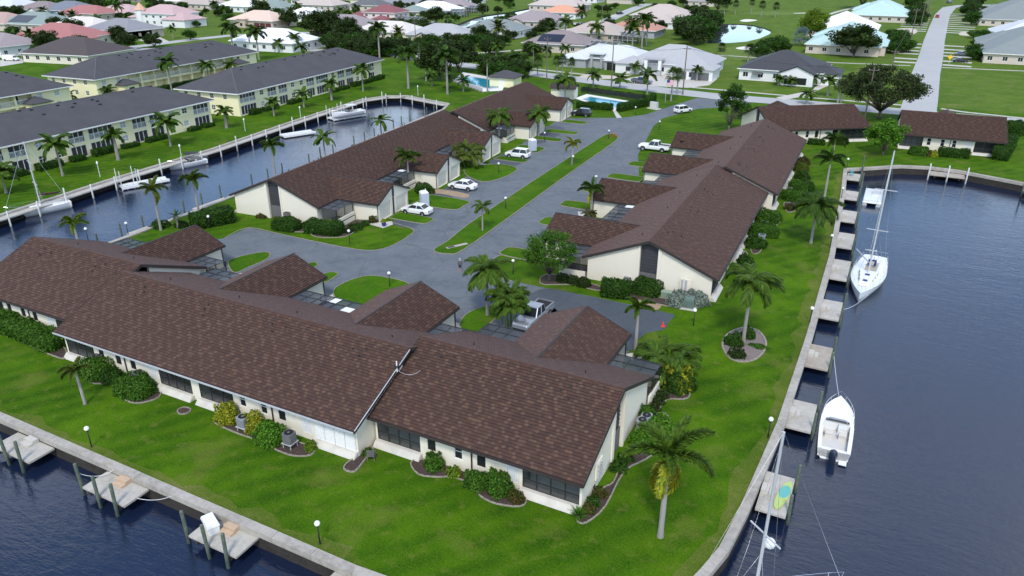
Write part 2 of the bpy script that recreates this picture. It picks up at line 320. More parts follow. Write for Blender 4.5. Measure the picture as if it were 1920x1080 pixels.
# asphalt drive of the brown condos (traced kerb line)
AS=[(422,446),(465,427),(530,440),(620,459),(670,468),(697,469.5),(720,466),(745,456),(767,442),(776,434),(768,427),(735,417)]
asph=px(AS)+[Vector((-60.5,86,0)),Vector((-61.3,103,0)),Vector((-62.4,121,0)),Vector((-64.5,140,0)),Vector((-66.5,156,0))]+px([(1075,222),(1109,221),(1165,221),(1210,215),(1255,200),(1290,189),(1307,184),(1345,186),(1420,190.5),(1395,196),(1340,202),(1310,204),(1267,215),(1242,222),(1225,237),(1210,266),(1196,290)])+\
  [Vector((-34.2,112,0)),Vector((-34.6,95,0)),Vector((-35,84.5,0)),Vector((-35.2,78.5,0))]+px([(975,477),(937,479),(922,489),(914,500),(922,515),(960,527),(1022,540),(1100,554),(1185,572),(1262,589),(1256,602),(1245,618),(1210,625),(1192,640),(1178,660)])+\
  [Vector((-17.8,57.6,0)),Vector((-26.2,57.4,0)),Vector((-30,54,0)),Vector((-34.3,54.5,0)),Vector((-42.6,54.5,0)),Vector((-50.4,54.5,0)),Vector((-58.9,54.5,0)),Vector((-66.7,56.5,0)),Vector((-75.2,57,0)),Vector((-77.5,60,0))]
flat_poly(asph,.012,'asphalt_drive',M_ASPH)
M_ASPHD=mat('dark_asphalt',(.066,.079,.092),.75,[(.25,.7,(.088,.103,.117)),(1.5,.5,(.052,.063,.075)),(30,.3,(.05,.06,.07))],bump=.3,bscale=40)
for q in ([(1022,541),(1100,555),(1185,573),(1261,589.5),(1255,602),(1244,618),(1209,625),(1191,640),(1178,658),(1120,632),(1040,596),(1000,580),(985,562)],[(735,417),(776,392),(800,402),(790,418),(768,427)],[(830,356),(875,335),(900,345),(868,365)],[(1000,585),(1030,575),(1045,590),(1000,625),(975,620)],[(800,378),(826,357),(850,372),(828,392)],[(916,306),(955,284),(990,296),(955,315)],[(985,258),(1030,236),(1060,245),(1010,270)],[(1080,420),(1040,440),(1010,440),(1050,415)]):
    flat_poly(smooth_loop(px(q),4),.017,'driveway',M_ASPHD)
# kerb edging of the drive: thin pale strips
kb=MB()
for seg in (asph[:12],asph[34:44]): curb_mb(kb,smooth_loop(seg,3,False),.09,.05,0,False)
tag(kb.build('drive_kerb',M_CURB),kind='structure')
def island(pts,name='grass_island',m=None,z=.09,smooth=4,curbmat=True,sm=True):
    loop=smooth_loop(pts,smooth) if sm else [Vector((p[0],p[1],0)) for p in pts]
    o=flat_poly(loop,z,name,m or M_ISL)
    if curbmat:
        mb=MB(); curb_mb(mb,loop,.09,z+.012,0); k=mb.build('kerb',M_CURB,o)
    return o
island(px([(813,470),(840,476.5),(870,468),(960,404),(1060,331),(1147,270),(1158,258),(1148,251),(1132,255),(1106,271),(1030,320),(960,366),(880,420),(840,452)]),'median_lawn')
# grass fingers between driveways (street side of both long rows)
def finger(u0,u1,v,w=1.1): island([(u0,v-w/2),(u0+.4*(1 if u1>u0 else -1),v-w*.75),(u1-.6*(1 if u1>u0 else -1),v-w*.7),(u1,v),(u1-.6*(1 if u1>u0 else -1),v+w*.7),(u0+.4*(1 if u1>u0 else -1),v+w*.75),(u0,v+w/2)],'grass_island')
for v,u1,w in((82,-54.5,1.8),(90,-53.8,3.2),(116.8,-56.6,1.6),(125,-57.5,3),(134,-57.5,1.7),(141,-57,1.8),(151,-59,1.8)): finger(-60.4-max(0,(v-80)*.055),u1,v,w)
for v,u1,w in((77,-40.5,2),(89.6,-41,2.2),(98,-41.5,2),(106.5,-41.2,2.4),(115,-40.5,2),(124,-40,2)): finger(-34.9,u1,v,w)
island(px([(1570/4+480,175/4+270),(1580/4+480,235/4+270),(1700/4+480,285/4+270),(1850/4+480,255/4+270),(1960/4+480,190/4+270),(1850/4+480,155/4+270),(1700/4+480,160/4+270)]),'grass_island')
island(px([(625,546),(655,527),(690,518),(725,521),(765,532),(750,545),(700,565),(660,580),(640,575)]),'grass_island',sm=True)
island(px([(862,612),(872,592),(900,578),(925,575),(935,590),(905,618),(880,628)]),'grass_island')
island(px([(428,492),(450,482),(490,474),(506,476),(500,487),(470,500),(440,512)]),'grass_island')
island(px([(600,525),(606,515),(622,511),(634,514),(625,522),(610,530)]),'grass_island')
island(px([(572,500),(580,494),(592,493),(595,498),(585,503)]),'grass_island')
# dirt patches
M_DIRT=mat('bare_dirt',(.33,.235,.14),.95,[(1,.6,(.25,.17,.10)),(6,.5,(.42,.32,.21))])
flat_poly(smooth_loop(px([(806,357),(825,355),(860,360),(880,366),(870,371),(830,364),(808,362)])),.02,'dirt_patch',M_DIRT)
flat_poly(smooth_loop(px([(1195,560),(1215,556),(1240,562),(1235,580),(1210,577)])),.016,'dirt_patch',M_DIRT)
# concrete aprons, walks
for q in ([(700,418),(735,415),(737,421),(718,428),(690,420)],[(610,560),(628,548),(637,552),(622,565)],[(826,615),(846,603),(886,611),(880,622),(845,622)],[(1172,664),(1200,660),(1204,672),(1185,676)],[(1083,396),(1108,400),(1110,410),(1085,405)],[(1148,205),(1153,205),(1166,221),(1156,221)],[(892,303),(912,308),(915,312),(895,308)],[(430,520),(440,514),(455,512),(447,522)]):
    flat_poly(px(q),.02,'concrete_walk',M_CONC)
for q in ([(1035,152),(1103,135),(1140,150),(1070,170)],):
    pass
# ---- public roads
def road(pts,wd,name='road',m=None,z=.02):
    pts=[Vector((p[0],p[1],0)) for p in pts]; l=[];r=[]
    for i,p in enumerate(pts):
        d=(pts[min(i+1,len(pts)-1)]-pts[max(i-1,0)]).normalized(); e=Vector((-d.y,d.x,0)); l.append(p+e*wd/2); r.append(p-e*wd/2)
    return flat_poly(r+l[::-1],z,name,m or M_ROAD)
road([(-175,232),(-150,222),(-125,214.5),(-105,210.5),(-80,204.5),(-56,198.5),(-40,196),(-20,196.4),(0,196),(30,195),(70,194),(300,190)],8.2,'road',z=.024)
road([(4.6,196),(5.2,220),(6,262),(7.2,300),(8.6,360),(11,440),(13.4,510),(18,575),(26,600),(60,625)],7.6,'road',z=.030)
road([(-175,232),(-190,226),(-215,215),(-240,205),(-262,192),(-275,175)],7,'road',z=.028)
road([(-264,150),(-264,192),(-264,230),(-262,246),(-250,262),(-232,278),(-205,290),(-180,300)],7,'road',z=.032)
road([P(1005,84),P(1050,70),P(1090,57),P(1123,45),P(1150,33),P(1175,22),P(1195,14),P(1215,7)],7,'road',z=.03)
for pts,wd in (([(-110,219),(-78,213),(-50,206.4),(-20,205),(1,204.5)],1.4),([(-60,277),(-20,275.5),(1.5,279)],1.4),([(10.5,279),(36,282.5),(80,284)],1.4),([(9.4,204),(14,202),(26,200),(70,199)],1.3),([(-180,240),(-150,231),(-140,240),(-128,258),(-120,270)],2.5)):
    road(pts,wd,'pavement',M_CONC,.036)
for i,v in enumerate((287,297,312,322,333,346,402,412,424,436,448,460,472,484,496,508,520)):
    road([(-4-(.012*(v-290)),v),(3+.022*(v-290),v)],3.2 if v<350 else 3,'driveway',M_CONC,.034)
    road([(10.8+.02*(v-290),v-1),(19+.05*(v-290),v-2)],3.2 if v<350 else 3,'driveway',M_CONC,.034)
# driveways of single houses
for q in ([(1175,147),(1250,136),(1345,148),(1330,160),(1290,165),(1190,160)],[(1540,155),(1555,160),(1510,180),(1470,188),(1455,183),(1520,170)],[(850,86),(872,86),(890,98),(865,101),(840,95)],[(490,55),(540,53),(560,62),(520,66),(480,63)],[(0,113),(40,110),(44,118),(0,125)],[(258,75),(300,70),(318,78),(290,82)],[(1045,55),(1075,53),(1110,57),(1080,60)],[(1060,43),(1085,42),(1115,46),(1090,48)],[(1125,28),(1150,28),(1165,31),(1140,32)],[(640,76),(690,74),(720,82),(690,88)],[(560,85),(610,80),(625,84),(590,92)]):
    flat_poly(px(q),.04,'driveway',M_CONC)
for q in ([(1680,55),(1710,53),(1720,60),(1700,68),(1675,66)],[(1803,60),(1835,62),(1828,67),(1800,66)],[(1100,140),(1160,142),(1190,138),(1150,148),(1090,146)]):
    flat_poly(smooth_loop(px(q)),.03,'sand_patch',mat('sand',(.55,.49,.38),.95,[(.6,.5,(.45,.38,.27))]))
for q in ([(1387,39),(1400,36),(1420,38),(1400,41)],[(1380,90),(1400,87),(1430,89),(1420,93),(1390,93)],[(1490,24.5),(1510,24),(1514,25),(1490,25.2)]):
    flat_poly(smooth_loop(px(q)),.03,'bunker_sand',mat('bunker_sand_white',(.72,.69,.6),.95))
M_GREEN=grass_mat('putting_green',(.12,.18,.035),(.14,.20,.045),(.10,.16,.03),(.16,.2,.06))
flat_poly(smooth_loop(px([(1345,95),(1390,86),(1470,88),(1480,98),(1440,108),(1380,112)])),.026,'golf_green',M_GREEN)
flat_poly(smooth_loop(px([(1395,24),(1450,21),(1500,24),(1480,28),(1420,28)])),.026,'golf_green',M_GREEN)
road([P(1545,30),P(1570,22),P(1590,17),P(1612,12),P(1640,8)],2.6,'cart_path',M_CONC,.03); road([P(1545,32),P(1553,44),P(1547,55),P(1540,62)],2.6,'cart_path',M_CONC,.03)
flat_poly([(p[0],p[1]) for p in POND],-.25,'pond_water',M_PONDW); flat_poly([(p[0],p[1]) for p in FCANAL],-.4,'canal_water',M_PONDW)
# ---- seawalls: concrete cap in slabs over a stained face
def seawall(idx,label,w=.55,slab=3.2,split=True,top=.14,z0=-3.2):
    pts=[Vector((*SHORE[i],0)) for i in idx]; root=empty('seawall',pts[0],0,label,'seawall'); f=MB(); off=pts[0]
    e=[]
    for i,p in enumerate(pts):
        d=(pts[min(i+1,len(pts)-1)]-pts[max(i-1,0)]).normalized(); e.append(Vector((d.y,-d.x,0)))   # towards the land (shore runs clockwise)
    sgn=1
    mid=pts[len(pts)//2]+e[len(pts)//2]*1.0
    if inside(mid,SHORE): sgn=-1
    e=[x*sgn for x in e]
    for i in range(len(pts)-1):
        a,b=pts[i]-off,pts[i+1]-off; f.quad(a+Vector((0,0,z0)),b+Vector((0,0,z0)),b+Vector((0,0,0)),a+Vector((0,0,0)))
        L=(b-a).length; n=max(1,round(L/slab)) if split else 1
        for k in range(n):
            t0,t1=k/n,(k+1)/n; g=.012/max(L,1)
            p0=a.lerp(b,t0+g);p1=a.lerp(b,t1-g); n0=e[i].lerp(e[i+1],t0);n1=e[i].lerp(e[i+1],t1)
            fr=-.10; mb=MB(); q=[p0+n0*fr,p1+n1*fr,p1+n1*w,p0+n0*w]
            dz=rng.uniform(-.012,.012)
            mb.add([(*x[:2],-.32+0*dz) for x in q]+[(*x[:2],top+dz) for x in q],[(0,1,2,3),(7,6,5,4),(0,4,5,1),(1,5,6,2),(2,6,7,3),(3,7,4,0)])
            mb.build('cap_slab',M_CAP,root)
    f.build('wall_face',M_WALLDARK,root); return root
seawall(range(14,18),'grey concrete seawall along the lawn edge with three square docks')
seawall(range(17,32),'long concrete seawall beside the narrow lawn with a row of square docks',slab=4.5)
seawall(range(31,39),'stained concrete seawall curving round the end of the wide canal',slab=6)
seawall(range(9,15),'low concrete seawall behind the middle brown condo row',slab=8)
seawall(range(0,10),'concrete seawall below the yellow apartments',slab=12)
def dry_strip(idx,d0,w,seed):
    pts=[Vector((*SHORE[i],0)) for i in idx]; out=[]; rr_=random.Random(seed); inn=[];ou=[]
    for i in range(len(pts)-1):
        a,b=pts[i],pts[i+1]; d=(b-a).normalized(); e=Vector((d.y,-d.x,0))
        if inside((a+b)/2+e,SHORE): e=-e
        n=max(1,int((b-a).length/1.3))
        for k in range(n): p=a.lerp(b,k/n); inn.append(p+e*d0); ou.append(p+e*(d0+w*rr_.uniform(.35,1.25)))
    flat_poly(inn+ou[::-1],.006,'dry_verge',M_DRY)
dry_strip(range(15,18),.5,1.1,1); dry_strip(range(18,32),.5,1.2,2); dry_strip(range(32,38),.5,1.0,3)
for loop,lab in ((FCANAL,'dark bank wall of the far narrow canal'),(POND,'dark earth bank of the golf pond')):
    mb=MB()
    for i in range(len(loop)): a,b=loop[i],loop[(i+1)%len(loop)]; mb.quad((*a,-2),(*b,-2),(*b,.02),(*a,.02))
    tag(mb.build('bank',M_WALLDARK),lab,'bank')
# ================================================================ BROWN CONDO ROWS
def wall_grid(mb,o,ex,L,z0,z1,holes,n,depth=.14):
    """flat wall from o along ex with real openings; reveals go inwards by depth"""
    o=Vector(o);ex=Vector(ex);n=Vector(n);Z=Vector((0,0,1))
    xs=sorted({0,L,*[h[0] for h in holes],*[h[1] for h in holes]}); zs=sorted({z0,z1,*[h[2] for h in holes],*[h[3] for h in holes]})
    flip=ex.cross(Z).dot(n)<0
    def q(a,b,c,d): mb.quad(*( (d,c,b,a) if flip else (a,b,c,d)))
    for i in range(len(xs)-1):
        for j in range(len(zs)-1):
            cx,cz=(xs[i]+xs[i+1])/2,(zs[j]+zs[j+1])/2
            if any(h[0]<cx<h[1] and h[2]<cz<h[3] for h in holes): continue
            q(o+ex*xs[i]+Z*zs[j],o+ex*xs[i+1]+Z*zs[j],o+ex*xs[i+1]+Z*zs[j+1],o+ex*xs[i]+Z*zs[j+1])
    for a,b,c,d in holes:
        p=lambda x,z,y:o+ex*x+Z*z-n*y
        for (x1,zz1),(x2,zz2) in (((a,c),(b,c)),((b,c),(b,d)),((b,d),(a,d)),((a,d),(a,c))):
            q(p(x1,zz1,0),p(x1,zz1,depth),p(x2,zz2,depth),p(x2,zz2,0))
def window(parent,o,ex,n,h,fm=None,pm=None,depth=.10,bars=(1,1),name='window',fw=.06,panename='pane'):
    """frame (part) and pane (sub-part) set into a wall opening"""
    o=Vector(o);ex=Vector(ex);n=Vector(n); a,b,c,d=h; Z=Vector((0,0,1)); mb=MB()
    f=lambda x0,x1,z0,z1,y0=0,y1=.05: mb.obox(o-n*depth,ex,n,Z,x0,x1,y0,y1,z0,z1)
    f(a,a+fw,c,d);f(b-fw,b,c,d);f(a+fw,b-fw,c,c+fw);f(a+fw,b-fw,d-fw,d)
    for k in range(1,bars[0]): x=a+(b-a)*k/bars[0]; f(x-fw*.4,x+fw*.4,c+fw,d-fw,0,.045)
    for k in range(1,bars[1]): z=c+(d-c)*k/bars[1]; f(a+fw,b-fw,z-fw*.4,z+fw*.4,0,.04)
    w=mb.build(name,fm or M_WHITE,parent)
    MB().obox(o-n*(depth+.0),ex,n,Z,a+.01,b-.01,-.02,.012,c+.01,d-.01).build(panename,pm or M_GLASS,w)
    return w
SH=[(.074,.041,.031),(.069,.038,.030),(.079,.043,.032),(.066,.038,.031),(.084,.047,.035)]; SHL=[(.112,.066,.047),(.104,.061,.045),(.120,.070,.050),(.096,.056,.042)]
def shingle_tabs(V,F,C,o,ex,es,n,L,S,seed,e=.27,w=.27,keep=None,off=0):
    """overlapping shingle tabs over a slope: o lower corner, ex along the eave, es up the slope"""
    o=np.array(o);ex=np.array(ex);es=np.array(es);n=np.array(n); rr=np.random.RandomState(seed)
    rows=int(math.ceil(S/e)); nc=int(L/w)+2
    for r in range(rows):
        s0=r*e; s1=min(s0+e+.03,S); sh=(r*.5+rr.rand()*.12)%1*w-w
        x=np.clip(sh+np.arange(nc+1)*w+rr.uniform(-.03,.03,nc+1)*w*.8,0,L)
        for i in range(nc):
            a,b=x[i],x[i+1]
            if b-a<.03: continue
            if keep and not keep((a+b)/2,(s0+s1)/2): continue
            h0=.058+rr.rand()*.008; h1=.006
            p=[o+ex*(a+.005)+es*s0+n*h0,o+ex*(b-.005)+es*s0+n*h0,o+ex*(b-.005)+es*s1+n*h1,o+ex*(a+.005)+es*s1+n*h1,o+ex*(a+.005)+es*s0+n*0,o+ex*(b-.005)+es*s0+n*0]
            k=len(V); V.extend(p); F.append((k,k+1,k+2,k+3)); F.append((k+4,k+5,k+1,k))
            ph=(((a+b)/2+(0,.33,.62,.95,.62,.30)[r%6]+(r//6)*.4)/1.24)%1
            c=SHL[rr.randint(4)] if (ph<.26 and rr.rand()<.88) or rr.rand()<.03 else SH[rr.randint(5)]
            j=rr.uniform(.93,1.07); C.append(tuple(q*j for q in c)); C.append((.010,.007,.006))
SLOPE=.41
M_APRON=mat('apron_paint',(.60,.57,.50),.8,[(1.2,.6,(.46,.43,.37))]); M_CFLOOR=mat('courtyard_paving',(.20,.19,.18),.9,[(2,.5,(.12,.115,.11))])
def condo(label,origin,heading,segs,seed,near=False,vents=True,apron=True):
    root=empty('condo_building',(origin[0],origin[1],0),heading,label,'building','brown roofed condo rows'); Z=Vector((0,0,1))
    cs=1/math.sqrt(1+SLOPE**2)
    for si,sg in enumerate(segs):
        x0,x1,dy=sg['x0'],sg['x1'],sg['dy']; HW=7.6; WW=7.0; ZR=5.82; L=x1-x0; inset=.28
        zs=lambda y:ZR-SLOPE*abs(y)        # y relative to the ridge
        # ---- walls
        wl=MB(); holes=[];wx0=x0+inset; WL=L-2*inset
        nm=max(1,round(L/17)); ml=L/nm; feats=[]
        for k in range(nm):
            b=k*ml-inset
            for kind,a,c,z0,z1 in (('lanai',.45,4.3,.40,2.68),('win',4.95,5.65,.95,2.3),('win',7.2,7.9,.95,2.3),('win',9.1,9.8,.95,2.3),('shut',11.4,12.4,.55,2.4),('lanai',12.7,ml-.45,.40,2.68)):
                feats.append((kind,b+a,b+c,z0,z1))
        holes=[f[1:] for f in feats]
        wall_grid(wl,(wx0,dy-WW,0),(1,0,0),WL,0,2.84,holes,(0,-1,0),.16)
        wl.quad((wx0+WL,dy+WW,0),(wx0,dy+WW,0),(wx0,dy+WW,2.84),(wx0+WL,dy+WW,2.84))
        slot=1.0
        for gx,sx in ((wx0,-1),(x1-inset,1)):
            for s in (-1,1):
                pts=[(gx,dy+s*WW,0),(gx,dy+s*slot,0),(gx,dy+s*slot,zs(slot)-.14),(gx,dy+s*WW,zs(WW)-.14)]
                if s*sx>0: pts=pts[::-1]
                wl.poly(pts if sx*s<0 else pts)
                # return of the slot
                wl.quad((gx,dy+s*slot,0),(gx-sx*.35,dy+s*slot,0),(gx-sx*.35,dy+s*slot,zs(slot)-.14),(gx,dy+s*slot,zs(slot)-.14))
            if sg.get('gl' if sx<0 else 'gr'):
                # pilaster strips either side of the slot
                wl.box(min(gx,gx+sx*.12),max(gx,gx+sx*.12),dy-slot-.42,dy-slot-.02,0,zs(slot+.4)-.2)
                wl.box(min(gx,gx+sx*.10),max(gx,gx+sx*.10),dy+slot+.02,dy+slot+.24,0,zs(slot+.24)-.2)
        W=wl.build('wall',M_STUC,root)
        for gx,sx,key in ((wx0,-1,'gl'),(x1-inset,1,'gr')):
            if not sg.get(key): continue
            pn=MB(); xx=gx-sx*.30
            pn.poly([(xx,dy-slot,0),(xx,dy+slot,0),(xx,dy+slot,zs(slot)-.14),(xx,dy,ZR-.14),(xx,dy-slot,zs(slot)-.14)])
            for k in range(9): zz=2.1+k*.36; pn.box(min(xx,xx+sx*.05),max(xx,xx+sx*.05),dy-slot,dy+slot,zz,zz+.05)
            pn.build('gable_panel',M_GREYP,root)
            fn=MB()
            for k in range(10): yy=dy-slot+k*.2; fn.box(min(xx+sx*.08,xx+sx*.13),max(xx+sx*.08,xx+sx*.13),yy+.01,yy+.19,.05,1.9)
            fn.build('slot_screen',M_FENCE,root)
        # ---- water side openings
        for fi,(kind,a,c,z0,z1) in enumerate(feats):
            o=(wx0,dy-WW,0)
            if kind=='win': window(root,o,(1,0,0),(0,-1,0),(a,c,z0,z1),M_TRIM if rng.random()<.5 else M_WHITE,M_GLASS,bars=(1,2))
            elif kind=='shut':
                mb=MB()
                for k in range(7): mb.box(wx0+a+k*(c-a)/7,wx0+a+(k+.85)*(c-a)/7,dy-WW+.02,dy-WW+.09,z0,z1)
                mb.build('shutter',M_WHITE,root)
            else:
                shut=sg.get('shut') and fi in sg['shut']
                rm=MB(); X0,X1=wx0+a,wx0+c
                rm.quad((X0,dy-WW+2,z0),(X1,dy-WW+2,z0),(X1,dy-WW+2,z1),(X0,dy-WW+2,z1)); rm.quad((X0,dy-WW+.16,z0),(X1,dy-WW+.16,z0),(X1,dy-WW+2,z0),(X0,dy-WW+2,z0))
                rm.quad((X0,dy-WW+.16,z0),(X0,dy-WW+2,z0),(X0,dy-WW+2,z1),(X0,dy-WW+.16,z1)); rm.quad((X1,dy-WW+2,z0),(X1,dy-WW+.16,z0),(X1,dy-WW+.16,z1),(X1,dy-WW+2,z1)); rm.quad((X0,dy-WW+.16,z1),(X0,dy-WW+2,z1),(X1,dy-WW+2,z1),(X1,dy-WW+.16,z1))
                ln=rm.build('lanai',M_ROOM,root)
                if shut:
                    mb=MB()
                    for k in range(4): mb.box(X0+k*(c-a)/4+.02,X0+(k+1)*(c-a)/4-.02,dy-WW-.06,dy-WW+.05,z0-.05,z1+.05); [mb.box(X0+k*(c-a)/4+.06,X0+(k+1)*(c-a)/4-.06,dy-WW-.085,dy-WW-.062,z0+j*.13,z0+j*.13+.07) for j in range(16)]
                    mb.build('storm_shutter',M_WHITE,ln)
                else:
                    MB().box(X0+.2,X1-.2,dy-WW+.9,dy-WW+.96,z0,z1-.15).build('sliding_door',M_BLIND if rng.random()<.45 else M_GLASS,ln)
                    fr=MB(); y=dy-WW+.05; nb=4 if rng.random()<.6 else 3
                    for k in range(nb+1): x=X0+(X1-X0)*k/nb; fr.box(x-.04 if k else x,x+.04 if k<nb else x,y-.03,y+.03,z0,z1)
                    for z in (z0+.03,z0+.75,z1-.03): fr.box(X0,X1,y-.026,y+.026,z-.035,z+.035)
                    fr.build('screen_frame',M_BRONZE,ln)
                    for k in range(nb): MB().quad((X0+(X1-X0)*k/nb+.04,y+.005,z0+.06),(X0+(X1-X0)*(k+1)/nb-.04,y+.005,z0+.06),(X0+(X1-X0)*(k+1)/nb-.04,y+.005,z1-.06),(X0+(X1-X0)*k/nb+.04,y+.005,z1-.06)).build('screen',M_SCREEN,ln)
                if apron:
                    ap=MB(); ya=dy-WW; ap.add([(X0-.15,ya+.02,0),(X1+.15,ya+.02,0),(X1+.15,ya-.6,0),(X0-.15,ya-.6,0),(X0-.15,ya+.02,.44),(X1+.15,ya+.02,.44),(X1+.1,ya-.25,.42),(X0-.1,ya-.25,.42),(X1+.12,ya-.52,.12),(X0-.12,ya-.52,.12)],[(4,7,6,5),(7,9,8,6),(9,3,2,8),(0,4,5,1),(1,5,6,8,2),(3,9,7,4,0)])
                    ap.build('apron',M_APRON,root)
        # ---- roof slabs, shingles, ridge cap, fascia, gutters
        rf=MB(); T=.13
        for s in (-1,1):
            yb,yt=dy+s*HW,dy
            rf.add([(x0,yb,zs(HW)),(x1,yb,zs(HW)),(x1,yt,ZR),(x0,yt,ZR),(x0,yb,zs(HW)-T),(x1,yb,zs(HW)-T),(x1,yt,ZR-T),(x0,yt,ZR-T)],[(0,1,2,3),(7,6,5,4),(0,4,5,1),(1,5,6,2),(3,2,6,7),(0,3,7,4)])
        roof=rf.build('roof',M_ROOFB,root)
        V,F,C=[],[],[]
        for s in (-1,1):
            n=(0,s*SLOPE*cs,cs); es=(0,-s*cs,SLOPE*cs)
            shingle_tabs(V,F,C,(x0,dy+s*HW,zs(HW)),(1,0,0),es,n,L,HW/cs,seed+si*10+s)
        so=link('shingles',npmesh('shingles',V,F,C),M_SHING,roof); so['kind']='stuff'
        rc=MB()
        for k in range(int(L/.32)): xa=x0+k*.32; c=SH[rng.randrange(5)]; [rc.add([(xa,dy+s*.19,zs(.19)+.045),(xa+.34,dy+s*.19,zs(.19)+.035),(xa+.34,dy,ZR+.045),(xa,dy,ZR+.06)],[(0,1,2,3)],c) for s in (-1,1)]
        q=rc.build('ridge_cap',M_SHING,roof)
        fa=MB()
        for gx,sx in ((x0,-1),(x1,1)):
            for s in (-1,1):
                a=Vector((gx+sx*.02,dy+s*(HW+.02),zs(HW)-.10)); b=Vector((gx+sx*.02,dy,ZR-.10)); fa.bar(a,b,.05,.30)
        for s in (-1,1): fa.box(x0,x1,min(dy+s*HW+s*.0,dy+s*HW+s*.05),max(dy+s*HW,dy+s*HW+s*.05),zs(HW)-.24,zs(HW)-.0)
        fa.build('fascia',M_TRIM,roof)
        if sg.get('flash'): MB().bar((x1+.06,dy-HW,zs(HW)+.05),(x1+.06,dy-.2,ZR-.02),.06,.04).build('rake_flashing',M_ALU,roof)
        gu=MB(); yg=dy-HW; gu.box(x0,x1,yg-.17,yg-.055,zs(HW)-.15,zs(HW)-.05); gu.build('gutter',M_ALU if sg.get('gut') else M_TRIM,roof)
        for k in range(nm):
            xd=x0+k*ml+ml*.5; dn=MB(); dn.bar((xd,yg-.1,zs(HW)-.15),(xd,dy-WW-.06,2.3),.08); dn.bar((xd,dy-WW-.06,2.35),(xd,dy-WW-.06,.1),.09); dn.build('downspout',M_TRIM,root)
        if vents:
            for k in range(nm*2):
                xb=x0+(k+.5)*ml/2+rng.uniform(-1,1)
                for s,dd in ((-1,.9),(-1,1.25),(-1,1.9),(1,1.6)):
                    xx=xb+rng.uniform(-.9,.9); yy=dy+s*(dd+rng.uniform(0,.4)); v=MB(); v.lathe([(.10,0),(.08,.06),(.055,.07),(.055,.30),(.03,.31)],(xx,yy,zs(abs(yy-dy))),8); v.build('vent_pipe',M_TRIM,roof)
        # ---- garage wings on the street side
        for wc in sg['wings']:
            yf=dy+sg.get('wy',13.4); hw=4.3; ze=2.66; sl=.43; zr=ze+hw*sl; c2=1/math.sqrt(1+sl*sl); ym=dy+(ZR-zr)/SLOPE-.25
            g=MB(); ww=4.0; yw=yf-.25; door=(.55,3.3)
            o=(wc-ww,yw,0)
            dh=[(.45,3.25,.05,2.25),(8-3.25,8-.45,.05,2.25)]
            gw=MB(); wall_grid(gw,(wc-ww,yw,0),(1,0,0),2*ww,0,2.55,dh+[(3.72,4.28,0,2.55)],(0,1,0),.2)
            gw.poly([(wc-ww,yw,2.55),(wc-.28,yw,2.55),(wc-.28,yw,zr-.28*sl-.13),(wc-ww,yw,ze+(hw-ww)*sl-.13)][::-1]); gw.poly([(wc+ww,yw,2.55),(wc+.28,yw,2.55),(wc+.28,yw,zr-.28*sl-.13),(wc+ww,yw,ze+(hw-ww)*sl-.13)])
            for s in (-1,1): gw.quad((wc+s*ww,yw,0),(wc+s*ww,dy+WW-.3,0),(wc+s*ww,dy+WW-.3,ze+.0),(wc+s*ww,yw,ze+.0))
            G=gw.build('garage',M_STUC,root)
            MB().box(wc-.30,wc+.30,yw-.22,yw-.05,0,zr-.18).build('gable_panel',M_GREYP,G)
            for a,b,c,d in dh:
                gd=MB()
                for k in range(4): gd.box(wc-ww+a+.01,wc-ww+b-.01,yw-.2,yw-.15+.0,c+k*(d-c)/4+.012,c+(k+1)*(d-c)/4-.012)
                gd.box(wc-ww+a+.01,wc-ww+b-.01,yw-.21,yw-.175,c,d)
                gd.build('garage_door',mat('garage_door_paint',(.72,.67,.56),.6,[(1.,.2,(.66,.61,.5))]),G)
            rw=MB()
            for s in (-1,1): rw.add([(wc+s*hw,ym,ze),(wc+s*hw,yf,ze),(wc,yf,zr),(wc,ym,zr),(wc+s*hw,ym,ze-T),(wc+s*hw,yf,ze-T),(wc,yf,zr-T),(wc,ym,zr-T)],[(0,1,2,3),(7,6,5,4),(0,4,5,1),(1,5,6,2),(3,2,6,7),(0,3,7,4)])
            rw.build('garage_roof',M_ROOFB,G)
            V,F,C=[],[],[]
            for s in (-1,1):
                n=(s*sl*c2,0,c2); es=(-s*c2,0,sl*c2); fx=(0,-1,0)
                kp=lambda xx,ss: (ze+ss*sl*c2)>ZR-SLOPE*abs((yf-xx)-dy)-.06 or (yf-xx)-dy>HW
                shingle_tabs(V,F,C,(wc+s*hw,yf,ze),fx,es,n,yf-ym,hw/c2,seed+77+si*10+int(wc)+s,keep=kp)
            so=link('garage_shingles',npmesh('garage_shingles',V,F,C),M_SHING,G); so['kind']='stuff'
            fg=MB()
            for s in (-1,1):
                fg.bar((wc+s*(hw+.02),yf+.02,ze-.09),(wc,yf+.02,zr-.09),.05,.26); fg.box(min(wc+s*hw,wc+s*(hw+.12)),max(wc+s*hw,wc+s*(hw+.12)),dy+HW+.1,yf,ze-.2,ze-.03)
                fg.bar((wc+s*(ww+.05),yw-.1,ze-.1),(wc+s*(ww+.05),yw-.1,.05),.09)
            for yy in np.arange(ym+.6,yf,.5): fg.box(wc-.1,wc+.1,yy-.25,yy+.2,zr+.0,zr+.05)
            fg.build('fascia',M_TRIM,G)
